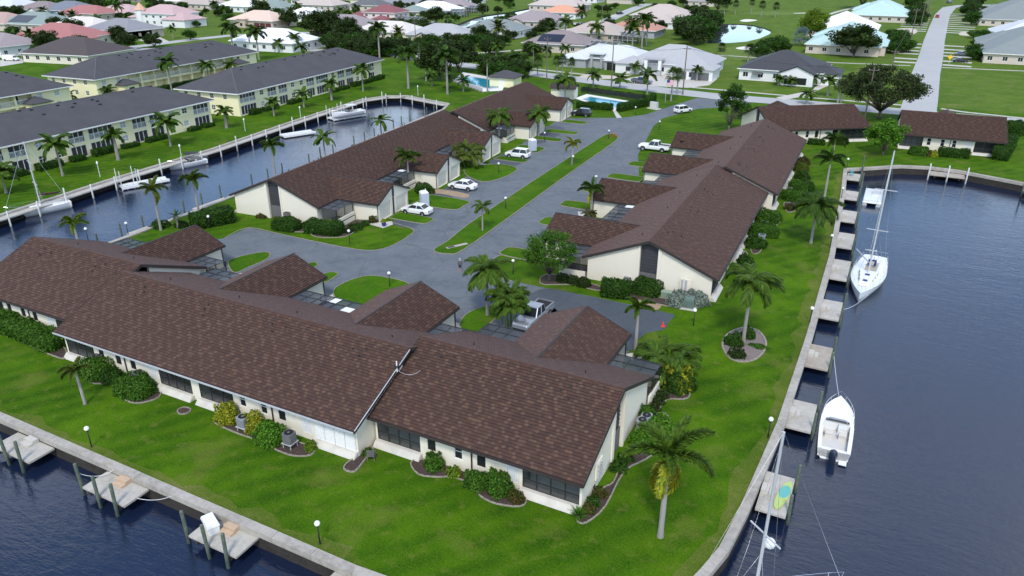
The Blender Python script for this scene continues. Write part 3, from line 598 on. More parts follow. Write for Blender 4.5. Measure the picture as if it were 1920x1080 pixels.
            # courtyard screens on both sides of the wing
            for s in sg.get('courts',(-1,1)):
                xa=wc+s*(hw+.12); xb=wc+s*(8.3 if sg.get('cw') is None else sg['cw']); ya,yb2=dy+HW+.12,dy+10.1; zc=2.62
                fr=MB(); X0,X1=min(xa,xb),max(xa,xb)
                if X1>x1+.3: X1=x1+.2
                if X0<x0-.3: X0=x0-.2
                nb=3
                for k in range(nb+1): x=X0+(X1-X0)*k/nb; fr.bar((x,ya,zc),(x,yb2,zc-.1),.05)
                for y in (ya,(ya+yb2)/2,yb2): fr.bar((X0,y,zc-.1*(y-ya)/(yb2-ya)),(X1,y,zc-.1*(y-ya)/(yb2-ya)),.055)
                for x in (X0+.04,(X0+X1)/2,X1-.04): fr.bar((x,yb2,zc-.1),(x,yb2,0),.08)
                fo=fr.build('courtyard_screen',M_BRONZE,root)
                for k in range(nb):
                    for y0,y1 in ((ya,(ya+yb2)/2),((ya+yb2)/2,yb2)):
                        m=M_SCRROOF; nm2='screen'
                        if rng.random()<.05: m=M_WHITE; nm2='roof_panel'
                        MB().quad((X0+(X1-X0)*k/nb+.03,y0+.03,zc-.03-.1*(y0-ya)/(yb2-ya)),(X0+(X1-X0)*(k+1)/nb-.03,y0+.03,zc-.03-.1*(y0-ya)/(yb2-ya)),(X0+(X1-X0)*(k+1)/nb-.03,y1-.03,zc-.03-.1*(y1-ya)/(yb2-ya)),(X0+(X1-X0)*k/nb+.03,y1-.03,zc-.03-.1*(y1-ya)/(yb2-ya))).build(nm2,m,fo)
                cw=MB(); cw.box(X0,X1,yb2+.05,yb2+.2,0,.62); cw.box(X0,X1,yb2+.05,yb2+.2,.80,1.25); cw.build('courtyard_wall',M_STUC,root)
                MB().box(X0,X1,yb2+.07,yb2+.16,.62,.80).build('wall_band',M_TRIM,root)
                MB().box(X0+.02,X1-.02,dy+WW+.02,yb2+.05,0.02,.06).build('courtyard_floor',M_CFLOOR,root)
                # end screens
                xe=X1 if s>0 else X0
                MB().quad((xe,ya,.1),(xe,yb2,.1),(xe,yb2,zc-.12),(xe,ya,zc-.02)).build('screen',M_SCREEN,fo)
                cw2=MB(); cw2.box(xe-.08,xe+.08,ya-.6,yb2+.05,0,1.0); cw2.build('courtyard_wall',M_STUC,root)
    return root
F_X=-81.0
condo('brown roofed condo row in front, long shingle slope facing the dark canal',(0,44.2),0,[
  dict(x0=-81.2,x1=-64.0,dy=0.1,wings=[-71.6],wy=13.4,gl=1),
  dict(x0=-64.5,x1=-30.5,dy=-1.9,wings=[-54.9,-38.6],wy=13.6,gut=1,gr=1,gl=1,flash=1,shut=(11,)),
  dict(x0=-30.9,x1=-13.5,dy=0.1,wings=[-21.9],wy=13.9,gl=1,gr=1)],100,near=True)
# row beside the wide canal: local +x runs away from the camera, street on local +y
a=R(90+1.3)
condo('brown roofed condo row between the parking drive and the wide canal',(-20.4,73.6),a,[
  dict(x0=0,x1=34.4,dy=.5,wings=[8.0,25.0],wy=14.2,gl=1,gr=1),
  dict(x0=34.0,x1=70.6,dy=-.9,wings=[42.2,59.2],wy=13.4,gl=1,gr=1)],200)
a=R(-90+4.3)
c0=Vector((-74.2,73.0)); dx=Vector((math.cos(a),math.sin(a)))
condo('brown roofed condo row between the boat canal and the parking drive',(c0.x,c0.y),a,[
  dict(x0=-51.5,x1=0,dy=0,wings=[-42.6,-25.7,-8.6],wy=14.2,gl=1,gr=1),
  dict(x0=-89.5,x1=-51.2,dy=2.0,wings=[-80.2,-62.0],wy=13.6,gl=1,gr=1)],300)
condo('angled brown roofed duplex behind the canal end beside the big oak',(-16.2,161.4),R(35),[dict(x0=-10.2,x1=10.2,dy=0,wings=[0],wy=12,gl=1,gr=1,courts=())],400,vents=False)
condo('brown roofed duplex facing the end of the wide canal',(9.9,165.2),R(2.5),[dict(x0=-8.9,x1=8.7,dy=0,wings=[0],wy=12,gl=1,gr=1,courts=())],500,vents=False)
# ================================================================ VEGETATION LIBRARY
GREENS=dict(deep=[(.026,.068,.012),(.040,.095,.016),(.018,.050,.010)],mid=[(.045,.115,.016),(.065,.145,.022),(.032,.085,.014)],lime=[(.15,.24,.03),(.20,.28,.04),(.09,.17,.02)],yellow=[(.42,.40,.04),(.30,.33,.04),(.16,.24,.03)],
  silver=[(.26,.32,.27),(.34,.40,.34),(.17,.22,.17)],dark=[(.016,.040,.012),(.026,.058,.016),(.012,.028,.009)],olive=[(.085,.12,.025),(.12,.15,.035),(.055,.085,.018)],bronze=[(.10,.06,.035),(.07,.085,.025),(.05,.075,.02)],palm=[(.050,.125,.022),(.070,.155,.030),(.034,.090,.018)],dpalm=[(.030,.078,.020),(.042,.100,.026),(.022,.058,.014)],blue=[(.16,.23,.22),(.21,.28,.27),(.12,.18,.16)],bright=[(.080,.20,.022),(.11,.25,.03),(.05,.14,.018)])
for _k,_m in (('deep',1.45),('mid',1.4),('dark',1.5),('palm',1.45),('dpalm',1.5),('olive',1.3),('bright',1.2),('bronze',1.2)): GREENS[_k]=[tuple(q*_m for q in c) for c in GREENS[_k]]
GREENS['palm']=[(.080,.150,.024),(.110,.190,.034),(.052,.110,.018)]; GREENS['dpalm']=[(.052,.108,.022),(.072,.138,.030),(.036,.080,.017)]; GREENS['dark']=[(.036,.066,.020),(.052,.088,.028),(.024,.046,.014)]
GREENS['oak']=[(.055,.080,.036),(.075,.105,.050),(.038,.058,.026)]
for _k in GREENS: _m=.80 if _k not in('yellow','silver','lime','blue') else .85; GREENS[_k]=[(c[0]*_m,c[1]*_m,c[2]*_m*(.65 if _k not in('silver','blue') else 1)) for c in GREENS[_k]]
def pick(rr,key,n):
    g=np.array(GREENS[key]); c=g[rr.randint(0,len(g),n)]; return c*rr.uniform(.75,1.3,(n,1))
def leaf_quads(pts,nrm,size,rr,key,jit=.7,aspect=.62):
    """leaf-sized faces at pts, loosely facing nrm"""
    n=len(pts); d=nrm+rr.normal(0,jit,(n,3)); d/=np.linalg.norm(d,axis=1,keepdims=True)+1e-9
    t=np.cross(d,rr.normal(0,1,(n,3))); t/=np.linalg.norm(t,axis=1,keepdims=True)+1e-9; b=np.cross(d,t)
    s=(size*rr.uniform(.6,1.35,n))[:,None]; p=pts
    V=np.stack([p-t*s,p-b*s*aspect+d*s*.15,p+t*s,p+b*s*aspect+d*s*.15],1).reshape(-1,3)
    F=np.arange(4*n).reshape(n,4); return V,F,pick(rr,key,n)
def bush_mesh(rx,ry,h,key,leaf=.13,dens=70,seed=0,boxy=0.,lump=None):
    lump=lump if lump is not None else (.2 if boxy else .4)
    rr=np.random.RandomState(seed); area=2*math.pi*rx*ry+math.pi*(rx+ry)*h; n=int(area*dens)
    d=rr.normal(0,1,(n,3)); d/=np.linalg.norm(d,axis=1,keepdims=True); d[:,2]=np.abs(d[:,2])*1.0
    e=2+boxy*6; q=(np.abs(d)**e).sum(1)**(-1/e); ph=rr.uniform(0,6.28,6)
    l=1+lump*(np.sin(d[:,0]*4+ph[0])*np.sin(d[:,1]*4.3+ph[1])*.5+np.sin(d[:,0]*7+ph[2])*np.sin(d[:,1]*7+ph[3]+d[:,2]*5)*.35)
    s=q*l*rr.uniform(.86,1.03,n); p=d*s[:,None]*np.array([rx,ry,h])
    p[:,2]*=np.where(d[:,2]<.1,1,1); p[:,2]=np.maximum(p[:,2],.02+rr.uniform(0,.1,n))
    V,F,C=leaf_quads(p,d/np.array([rx,ry,h])*min(rx,ry,h),leaf,rr,key)
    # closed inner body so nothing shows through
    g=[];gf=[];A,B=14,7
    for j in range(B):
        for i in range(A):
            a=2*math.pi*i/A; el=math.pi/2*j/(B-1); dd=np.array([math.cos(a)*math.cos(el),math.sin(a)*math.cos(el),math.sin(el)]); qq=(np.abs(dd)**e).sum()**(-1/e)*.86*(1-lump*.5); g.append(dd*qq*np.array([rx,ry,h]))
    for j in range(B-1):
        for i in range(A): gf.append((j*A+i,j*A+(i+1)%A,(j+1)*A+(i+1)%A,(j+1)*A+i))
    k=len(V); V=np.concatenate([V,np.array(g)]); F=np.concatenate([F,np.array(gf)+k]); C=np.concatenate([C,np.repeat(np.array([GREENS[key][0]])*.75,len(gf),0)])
    return npmesh('foliage',V,F,C)
def box_hedge_mesh(L,W,H,key,seed,leaf=.12,dens=75):
    rr=np.random.RandomState(seed); P_=[];Nn=[]
    for axis,sg,a,b in ((2,1,L,W),(0,1,W,H),(0,-1,W,H),(1,1,L,H),(1,-1,L,H)):
        n=int(a*b*dens)+20; x=rr.uniform(-.5,.5,n);y=rr.uniform(-.5,.5,n); z=.5*sg+rr.normal(0,.015,n)
        if axis==2: p=np.stack([x*L,y*W,(z+.5)*H],1)
        elif axis==0: p=np.stack([z*L,x*W,(y+.5)*H],1)
        else: p=np.stack([x*L,z*W,(y+.5)*H],1)
        nn=np.zeros((n,3)); nn[:,axis]=sg; P_.append(p);Nn.append(nn)
    p=np.concatenate(P_); p+=(.07*np.sin(p[:,0]*1.9+seed)[:,None]+.05*np.sin(p[:,1]*2.7+p[:,0]*3.1)[:,None])*np.array([0,.6,1])*(p[:,2:3]>.2); p+=rr.normal(0,.04,p.shape); p[:,2]=np.maximum(p[:,2],.03)
    V,F,C=leaf_quads(p,np.concatenate(Nn),leaf,rr,key); mb=MB().box(-L/2+.08,L/2-.08,-W/2+.08,W/2-.08,0,H-.1)
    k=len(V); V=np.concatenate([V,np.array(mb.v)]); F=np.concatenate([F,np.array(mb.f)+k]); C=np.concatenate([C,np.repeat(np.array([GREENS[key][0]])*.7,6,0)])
    return npmesh('foliage',V,F,C)
_bc={}
def bush(pos,rx,ry,h,label,key='mid',cat='shrub',rz=0,boxy=0.,leaf=.13,group=None,name='shrub',dens=70,stem=True):
    k=(round(rx,1),round(ry,1),round(h,1),key,boxy,leaf)
    if k not in _bc: _bc[k]=bush_mesh(rx,ry,h,key,leaf,dens*1.9,len(_bc)+5,boxy)
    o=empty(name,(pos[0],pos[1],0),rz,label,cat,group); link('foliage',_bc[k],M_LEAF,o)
    return o
def hedge(p0,p1,W,H,label,key='deep',group=None,seed=None):
    a=Vector((p0[0],p0[1],0));b=Vector((p1[0],p1[1],0)); d=b-a; L=d.length; c=(a+b)/2
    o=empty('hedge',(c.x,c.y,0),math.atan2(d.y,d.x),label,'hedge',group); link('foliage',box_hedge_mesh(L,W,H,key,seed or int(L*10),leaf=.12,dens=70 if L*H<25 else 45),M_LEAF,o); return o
# ---- palms
def frond_mesh(L,droop,n,ll,key,plum=0.,fold=.5,seed=0,grav=.45,wid=.045):
    rr=np.random.RandomState(seed); V=[];F=[];C=[]; pts=[];x=z=0; m=14
    for i in range(m+1):
        t=i/m; ang=-droop*t**1.25; pts.append((x,z,ang)); x+=L/m*math.cos(ang); z+=L/m*math.sin(ang)
    for i in range(m):     # rachis
        w=.035*(1-i/m)+.008; k=len(V); a,b=pts[i],pts[i+1]
        V+=[(a[0],-w,a[1]),(a[0],w,a[1]),(b[0],w*.9,b[1]),(b[0],-w*.9,b[1])]; F.append((k,k+1,k+2,k+3)); C.append((.07,.10,.02))
    g=GREENS[key]
    for i in range(n):
        t=.10+.9*(i+.5)/n; f=t*m; a=int(min(f,m-1)); u=f-a; px_,pz,an=[pts[a][k]+(pts[a+1][k]-pts[a][k])*u for k in range(3)]
        T=np.array([math.cos(an),0,math.sin(an)]); U=np.array([-math.sin(an),0,math.cos(an)])
        l=ll*(.35+.65*math.sin(math.pi*min(1,t*.92+.10))**.8)*rr.uniform(.85,1.1)
        for s in (-1,1):
            for rep in range(2 if plum else 1):
                ph=rr.uniform(-1,1)*plum+(fold-.4*t)*.5
                side=np.array([0,s*math.cos(ph),0])+U*math.sin(ph); fwd=.55+.5*t+rr.uniform(-.1,.1); d=side+T*fwd; d/=np.linalg.norm(d)
                p0=np.array([px_,0,pz]); mid=p0+d*l*.5+np.array([0,0,-grav*l*.10]); tip=p0+d*l*.92+np.array([0,0,-grav*l*.48]); w=np.cross(d,U); w/=np.linalg.norm(w)+1e-9; w=w*wid*(.8+.4*rr.rand())
                k=len(V); V+=[p0-w*.5,p0+w*.5,mid+w,mid-w,tip+w*.2,tip-w*.2]; F+=[(k,k+1,k+2,k+3),(k+3,k+2,k+4,k+5)]
                c=np.array(g[rr.randint(3)])*rr.uniform(.75,1.25); C+=[c,c*1.08]
    return npmesh('frond',V,F,C)
FR={}
def frond(kind,i,key):
    k=(kind,i,key)
    if k not in FR:
        L,dr,n,ll,pl,gr,wd=dict(fox=(2.35,1.75,84,.40,2.2,.35,.05),queen=(2.9,1.9,46,.75,.45,1.5,.05),royal=(3.6,1.35,40,.85,.5,.8,.06),date=(3.0,.75,34,.55,.25,.25,.045),coco=(2.9,1.35,36,.70,.15,.9,.065))[kind]
        FR[k]=frond_mesh(L,dr*(.8,1.0,1.2)[i],n,ll,key,pl,.5,i*7+len(FR),gr,wd)
    return FR[k]
def trunk_mesh(r0,r1,bul,n=10,lean=0):
    pts=[];rs=[]
    for i in range(9): t=i/8; pts.append((lean*t*t,0,t)); rs.append(r0*(1-t)+r1*t+bul*math.sin(math.pi*min(1,t*1.2))*.5+(.35*r0*(1-t*8) if t<.125 else 0))
    return MB().tube(pts,rs,n).mesh('trunk',True)
TR={}
def palm(b,H,kind,label,key='palm',n=None,lean=0,old=0,az=None,shaft=True,group=None,fs=1.0,name='palm_tree',tr=1.0,joined=False):
    """b base point, H height of the topmost frond"""
    o=empty(name,(b[0],b[1],0),az if az is not None else rng.uniform(0,6.28),label,'palm tree',group)
    kk=dict(fox=(.16,.11,.05),queen=(.17,.13,.02),royal=(.27,.17,.10),date=(.28,.26,.02),coco=(.17,.11,.0))[kind]; tk=(kind,round(lean,2))
    if tk not in TR: TR[tk]=trunk_mesh(*kk,lean=lean)
    rise=dict(fox=1.5,queen=1.1,royal=1.6,date=1.7,coco=1.4)[kind]*fs
    ht=max(.6,H-rise); t=link('trunk',TR[tk],M_BARK,o); t.scale=(tr,tr,ht)
    cx=lean*tr
    if shaft and kind in('fox','royal'):
        sk=('shaft',kind)
        if sk not in TR: r=kk[1]; TR[sk]=MB().lathe([(r*1.0,0),(r*1.25,.15),(r*1.05,.6),(r*.6,.95)],n=10).mesh('crownshaft',True)
        link('crownshaft',TR[sk],M_SHAFT,o,(cx,0,ht-.35))
    n=n or dict(fox=11,queen=15,royal=13,date=26,coco=14)[kind]
    for i in range(n):
        f=(i+.5)/n; a=i*2.39996+rng.uniform(-.2,.2); el=R({'fox':84,'queen':74,'royal':76,'date':80,'coco':72}[kind]-{'fox':72,'queen':78,'royal':80,'date':112,'coco':84}[kind]*f**.9+rng.uniform(-6,6)); ke=key
        if old and i>=n-old: ke='yellow'; el=R(rng.uniform(-50,-25))
        q=link('frond',frond(kind,i%3,ke),M_LEAF,o,(cx,0,ht+.25)); q.rotation_euler=(rng.uniform(-.15,.15),-el,a); q.scale=(fs*rng.uniform(.9,1.08),)*3
    return o
def join_meshes(name,items):
    """items: (mesh, matrix) with 'col' -> one mesh"""
    V=[];F=[];C=[];k=0
    for me,mt in items:
        n=len(me.vertices); v=np.empty(n*3,np.float32); me.vertices.foreach_get('co',v); v=v.reshape(-1,3); m=np.array(mt); V.append(v@m[:3,:3].T+m[:3,3])
        f=np.empty(len(me.loops),np.int32); me.loops.foreach_get('vertex_index',f); F.append(f.reshape(-1,4)+k); c=np.empty(len(me.loops)*4,np.float32); me.color_attributes['col'].data.foreach_get('color',c); C.append(c.reshape(-1,16)[:,:3]); k+=n
    return npmesh(name,np.concatenate(V),np.concatenate(F),np.concatenate(C))
def far_crown(kind,key,n,seed):
    rr=random.Random(seed); L,dr,nn,ll,pl,gr,wd=dict(royal=(2.9,1.5,18,.80,.6,.7,.15),date=(2.4,.8,13,.6,.2,.3,.13),coco=(2.6,1.4,15,.75,.2,.9,.15))[kind]
    me=[frond_mesh(L,dr*q,nn,ll,key,pl,.5,seed+i,gr,wd) for i,q in enumerate((.8,1.2))]; it=[]
    for i in range(n):
        f=(i+.5)/n; el=R(76-{'royal':84,'date':115,'coco':86}[kind]*f+rr.uniform(-6,6)); a=i*2.39996+rr.uniform(-.2,.2)
        it.append((me[i%2],Matrix.Rotation(a,4,'Z')@Matrix.Rotation(-el,4,'Y')))
    return join_meshes('crown',it)
def sabal_crown(key,seed,nf=34,size=1.0):
    """cabbage palm head: fan leaves set round a ball"""
    rr=np.random.RandomState(seed); V=[];F=[];C=[]; g=GREENS[key]
    for i in range(nf):
        f=(i+.5)/nf; el=R(88-140*f); a=i*2.39996; d=np.array([math.cos(a)*math.cos(el),math.sin(a)*math.cos(el),math.sin(el)]); hub=d*size*rr.uniform(.75,.95)
        s=np.cross(d,[0,0,1.]); s/=np.linalg.norm(s)+1e-9; u=np.cross(s,d); k=len(V); V+=[-s*.02,s*.02,hub+s*.02,hub-s*.02]; F.append((k,k+1,k+2,k+3)); C.append((.13,.17,.05))
        for j in range(11):
            b=R(-115+230*j/10); dd=d*math.cos(b)+s*math.sin(b); l=size*.85*(1-.25*abs(j-5)/5)*rr.uniform(.85,1.1); n=u*.0; w=np.cross(dd,u); w/=np.linalg.norm(w)+1e-9; w=w*.055*size
            tip=hub+dd*l+np.array([0,0,-.30*l])+u*.1*l; mid=hub+dd*l*.55+u*.08*l; k=len(V); V+=[hub,mid+w,tip,mid-w]; F.append((k,k+1,k+2,k+3)); C.append(np.array(g[rr.randint(3)])*rr.uniform(.75,1.25))
    return npmesh('crown',V,F,C)
FC=dict(royal=far_crown('royal','dpalm',14,1),royal2=far_crown('royal','palm',13,2),date=far_crown('date','olive',30,3),date2=far_crown('date','dpalm',28,31),coco=far_crown('coco','palm',14,4),coco2=far_crown('coco','dpalm',13,41),sabal=sabal_crown('dark',5),sabal2=sabal_crown('dpalm',6),bismarck=sabal_crown('blue',7,30,1.5))
def far_palm(b,H,kind,label,group,fs=1.,tr=1.,lean=0,cat='palm tree',name='palm_tree'):
    o=empty(name,(b[0],b[1],0),rng.uniform(0,6.28),label,cat,group); tk=('far',kind[:5],round(lean,1))
    if tk not in TR: TR[tk]=trunk_mesh(*(dict(royal=(.28,.19,.1)).get(kind[:5],(.2,.15,.0))),n=7,lean=lean)
    rise=(1.3 if kind.startswith('sab') else 1.5)*fs; ht=max(.5,H-rise); t=link('trunk',TR[tk],M_BARK,o); t.scale=(tr,tr,ht)
    c=link('crown',FC[kind],M_LEAF,o,(lean*tr,0,ht+(.1 if not kind.startswith(('sab','bis')) else .1))); c.scale=(fs,fs,fs); return o
# ---- broadleaf trees
def tree_mesh(rx,ry,h0,h1,key,seed,ncl=34,leaf=.16,per=170,limbs=7,tr=.22,open_=.0,cr=None):
    """crown between heights h0 and h1, radius rx/ry; limbs carry leaf clumps"""
    rr=np.random.RandomState(seed); cz=(h0+h1)/2; rz=(h1-h0)/2; cl=[]
    while len(cl)<ncl:
        d=rr.normal(0,1,3); d/=np.linalg.norm(d); r=rr.uniform(.35,1)**.6
        if d[2]<-.6: continue
        cl.append(np.array([d[0]*rx*r,d[1]*ry*r,cz+d[2]*rz*r]))
    tk=MB(); fork=h0*.55; tk.tube([(0,0,-.05),(.02,.03,fork*.5),(0,0,fork)],[tr*1.3,tr,tr*.85],9)
    for i,c in enumerate(cl):
        if i<limbs or i%3==0:
            m=c*np.array([.45,.45,1]); m[2]=fork+(c[2]-fork)*.45; w=tr*(.55 if i<limbs else .3); tk.tube([(0,0,fork-.1),tuple(m),tuple(c)],[w,w*.6,w*.2],6)
    V=[];F=[];C=[];k=0; R0=cr or .34*min(rx,rz*1.3)
    for c in cl:
        n=per; d=rr.normal(0,1,(n,3)); d/=np.linalg.norm(d,axis=1,keepdims=True); rad=R0*rr.uniform(.6,1.3)*(rr.uniform(0,1,n)**.45); p=c+d*rad[:,None]*np.array([1,1,.7])
        v,f,cc=leaf_quads(p,d*.5+np.array([0,0,.6]),leaf,rr,key,.8); V.append(v);F.append(f+k);C.append(cc*rr.uniform(.8,1.15)); k+=len(v)
    return tk.mesh('trunk',True),npmesh('crown',np.concatenate(V),np.concatenate(F),np.concatenate(C))
TREE={}
def tree(b,label,mk,args,scale=1.,group=None,name='tree',cat='tree',sz=None,bark=None):
    if mk not in TREE: TREE[mk]=tree_mesh(*args[0],**args[1])
    o=empty(name,(b[0],b[1],0),rng.uniform(0,6.28),label,cat,group); t,c=TREE[mk]; link('trunk',t,bark or M_WOODB,o); link('crown',c,M_LEAF,o); o.scale=(scale,scale,sz or scale); return o
# ================================================================ DOCKS, PILINGS, LAMPS, BOATS
PILE=MB().lathe([(.125,-2.2),(.125,-.35),(.12,0.0),(.12,1.25),(.11,1.3),(.05,1.34)],n=9).mesh('piling',True)
def piling(x,y,top,label,group,m=None,lean=(0,0)):
    o=link('piling',PILE,None,None,(x,y,top-1.34))
    if m is not M_PILE:
        o.data=PILE_W if m is M_PILEW else PILE
    o.rotation_euler=(lean[0],lean[1],rng.uniform(0,6)); tag(o,label,'piling',group); return o
PILE.materials.append(M_PILE); PILE_W=PILE.copy(); PILE_W.materials.clear(); PILE_W.materials.append(M_PILEW)
def dock(u0,u1,v0,v1,label,ax,steps=True,stepm=None,brown=False,group='square concrete docks'):
    """ax: direction (in plan) from the seawall out over the water"""
    c=Vector(((u0+u1)/2,(v0+v1)/2,0)); o=empty('dock',(c.x,c.y,0),0,label,'dock',group); hx,hy=(u1-u0)/2,(v1-v0)/2; z=-.40
    mb=MB(); mb.box(-hx,hx,-hy,hy,z-.16,z); mb.build('deck',M_WOODP if brown else M_DOCK,o)
    for s in (-.7,.7):
        bm=MB()
        if ax[0]: bm.box(-hx,hx,s*hy-.12,s*hy+.12,z-.5,z-.165)
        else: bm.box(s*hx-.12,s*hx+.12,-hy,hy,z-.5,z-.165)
        bm.build('beam',M_WALLDARK,o)
    if steps:
        sx,sy=(-ax[0]*(hx-.28),0) if ax[0] else (0,-ax[1]*(hy-.28)); st=MB()
        if ax[0]: st.box(sx-.26,sx+.26,-.45,.45,z,z+.34); st.box(sx+ax[0]*.28,sx+ax[0]*.62,-.45,.45,z,z+.17) if ax[0]>0 else st.box(sx-.62,sx-.28,-.45,.45,z,z+.17)
        else: st.box(-.5,.5,sy-.24,sy+.24,z,z+.34); st.box(-.5,.5,sy-.6,sy-.26,z,z+.17)
        st.build('step',stepm or M_WOODP,o)
    return o
FD=[(-57.1,-52.6,'square concrete dock with grey steps, farthest along the front seawall from the white dock box'),(-46.5,-42.1,'square concrete dock with tan timber steps between two others'),(-35.9,-31.7,'square concrete dock carrying a white dock box'),(-25.4,-21.0,'concrete dock at the seawall end nearest the lawn corner palm')]
M_TAN=mat('tan_timber',(.55,.40,.27),.9,[(4,.5,(.42,.30,.19))])
for i,(u0,u1,l) in enumerate(FD):
    dock(u0,u1,23.95,25.95,l,(0,-1),True,M_TAN if i in(1,2) else M_CONC)
    for k in range(3):
        if i==3: continue
        x=u0+.15+k*(u1-u0-.4)/2.2+(-.5 if k==0 else 0); piling(x,23.75+(.35 if k==0 else 0),1.45,'green timber piling at the front dock with '+('grey steps','tan timber steps','the white box')[i]+(', standing apart' if k==0 else ''),'pilings at the front docks',M_PILE,(rng.uniform(-.03,.03),rng.uniform(-.03,.03)))
RD=[(136.4,132.2,-5.2),(125.4,120.7,-4.7),(114.8,109.5,-4.15),(104.5,98.6,-3.7),(94.0,87.5,-3.35),(81.1,76.3,-3.15),(69.8,65.2,-3.05),(58.8,54.4,-3.2),(47.9,43.4,-3.45)]
RL=['concrete dock with a teal chair at the canal end','weathered concrete dock opposite the white boat lift','pale square dock third from the canal end','worn grey square dock fourth from the canal end, by the dark green lamp post','pale square dock beside the stern of the white sailboat','pale square dock just past the bow of the white sailboat','rust stained square dock tied to the white motorboat','pale square dock alongside the white motorboat','square dock with a lime paddleboard on it']
RS=['dock with the teal chair','weathered dock opposite the boat lift','pale third dock','worn grey fourth dock','pale dock beside the sailboat stern','pale dock past the sailboat bow','rust stained dock','dock alongside the motorboat','paddleboard dock']
for i,((v1,v0,u),l) in enumerate(zip(RD,RL)):
    dock(u,u+2.0,v0,v1,l,(1,0),i not in(0,),M_CONC,i==6)
    for v in (v0+.5,v1-.3):
        piling(u+2.15,v,1.0+rng.uniform(-.2,.3),'green piling at the '+('front lawn' if v<(v0+v1)/2 else 'canal end')+' corner of the '+RS[i],'pilings along the narrow lawn docks',M_PILE,(rng.uniform(-.03,.03),rng.uniform(-.03,.03)))
# dock on the curved seawall
dock(7.2,12.4,141.6,144.2,'small dock held by three pale posts at the canal end',(0,-1),False,brown=True)
for u in (7.0,9.8,12.6): piling(u,141.4,1.5,'pale post of the canal end dock','pale posts of the canal end dock',M_PILEW)
dock(20.4,26,136,138.6,'small dock at the canal bend by the end duplex',(0,-1),False)
for p in ((20.2,137.6),(22.6,135.6)): piling(*p,1.6,'dark post at the canal bend dock','dark posts at the canal bend dock',M_PILE)
piling(-3.2,137.6,2.6,'tall dark piling by the dock with the teal chair','tall dark pilings at the canal end',M_PILE); piling(-2.6,127.5,2.2,'tall dark piling beside the white boat lift','tall dark pilings at the canal end',M_PILE)
# near bank of the boat canal: dark pilings and pale landings
for i in range(26):
    v=56+i*3.7; u=-87.9-(v-60)*.083-.9
    if i%4==3: continue
    piling(u+rng.uniform(-.2,.2),v,1.0+rng.uniform(-.1,.5),'dark green piling along the bank behind the middle condos','pilings behind the middle condos',M_PILE)
for v0,v1,l in ((60.5,66,'pale concrete landing below the two leaning palms'),(72,78,'pale concrete landing behind the middle condo gable')):
    u=-86.9-(v0-60)*.05; dock(u-2,u,v0,v1,l,(-1,0),False)
# boardwalk and white posts under the yellow apartments
bw=empty('boardwalk',(-110,60,0),0,'pale timber boardwalk along the bank below the yellow apartments','boardwalk'); far=[Vector((*SHORE[i],0)) for i in range(1,10)]; mbb=MB(); rail=MB(); cnt=0
for i in range(len(far)-1):
    a,b=far[i],far[i+1]; d=(b-a).normalized(); e=Vector((d.y,-d.x,0)); L=(b-a).length
    if not inside((a+b)/2+e,SHORE): e=-e
    off=bw.location
    n=max(1,int(L/2.2))
    for k in range(n):
        p=a.lerp(b,k/n)-off;q=a.lerp(b,(k+.985)/n)-off
        if (p+off).y<28: continue
        MB().add([(*(p+e*.1)[:2],-.12),(*(q+e*.1)[:2],-.12),(*(q+e*1.5)[:2],-.12),(*(p+e*1.5)[:2],-.12),(*(p+e*.1)[:2],-.3),(*(q+e*.1)[:2],-.3),(*(q+e*1.5)[:2],-.3),(*(p+e*1.5)[:2],-.3)],[(0,1,2,3),(7,6,5,4),(3,2,6,7),(1,0,4,5),(0,3,7,4),(2,1,5,6)]).build('deck_panel',M_DOCK,bw)
        if k%2==0: w=a.lerp(b,k/n)+e*1.65; piling(w.x,w.y,.95+(.7 if cnt%4==0 else 0),'white capped post along the boardwalk','white posts along the boardwalk',M_PILEW); cnt+=1
# ---- globe lamps
LPOST=MB().tube([(0,0,-.02),(0,0,1.45)],.045,8).lathe([(.09,0),(.09,.05),(.05,.08)],n=8).lathe([(.07,1.40),(.10,1.46),(.10,1.50),(.05,1.52)],n=8).mesh('post',True); LPOST.materials.append(M_BLACK)
def sph(r,n=12):
    mb=MB(); mb.lathe([(r*math.sin(math.pi*(i+.15)/(8.3)),-r*math.cos(math.pi*(i+.15)/8.3)) for i in range(9)],n=n); return mb
LGLOBE=sph(.19).mesh('globe',True); LGLOBE.materials.append(M_GLOBE)
def lamp(x,y,label,s=1.0):
    o=empty('globe_lamp',P(x,y),0,label,'lamp post','white globe lamp posts'); o.scale=(s,s,s); link('post',LPOST,None,o); link('globe',LGLOBE,None,o,(0,0,1.68)); return o
for x,y,l in ((172,838,'globe lamp on the front lawn opposite the first square dock'),(600,1020,'globe lamp on the front lawn by the bend of the seawall'),(1440,820,'globe lamp by the dock next to the white motorboat'),(1300,610,'globe lamp on the lawn near the grey green transformer box'),(1518,606,'globe lamp beside the dock past the sailboat bow'),(656,456,'globe lamp on the lawn before the middle condo gable'),(948,392,'globe lamp on the median near the young palm'),(731,538,'globe lamp on the grass patch between front garages'),(962,514,'globe lamp at the lawn tip beside the flowering tree'),(1191,215,'globe lamp at the pool hedge by the entrance drive'),(1141,261,'globe lamp at the far tip of the median by red posts'),(1074,311,'globe lamp on the median under the yellowish palm'),
  (1556,465,'globe lamp by the lawn edge near the drooping palm'),(1577,373,'globe lamp by the second dock from the canal end'),(1587,316,'globe lamp at the canal end corner'),(935,325,'globe lamp on the round grass patch by the garages'),(1021,265,'globe lamp by the second portable toilet'),(1236,243,'globe lamp at the entrance lawn curve'),(241,441,'globe lamp at the boat canal bank'),(394,428,'globe lamp beside the long dark hedge'),(166,452,'globe lamp at the bank behind the front condo'),(1117,350,'globe lamp behind the second side garage')): lamp(x,y,l)
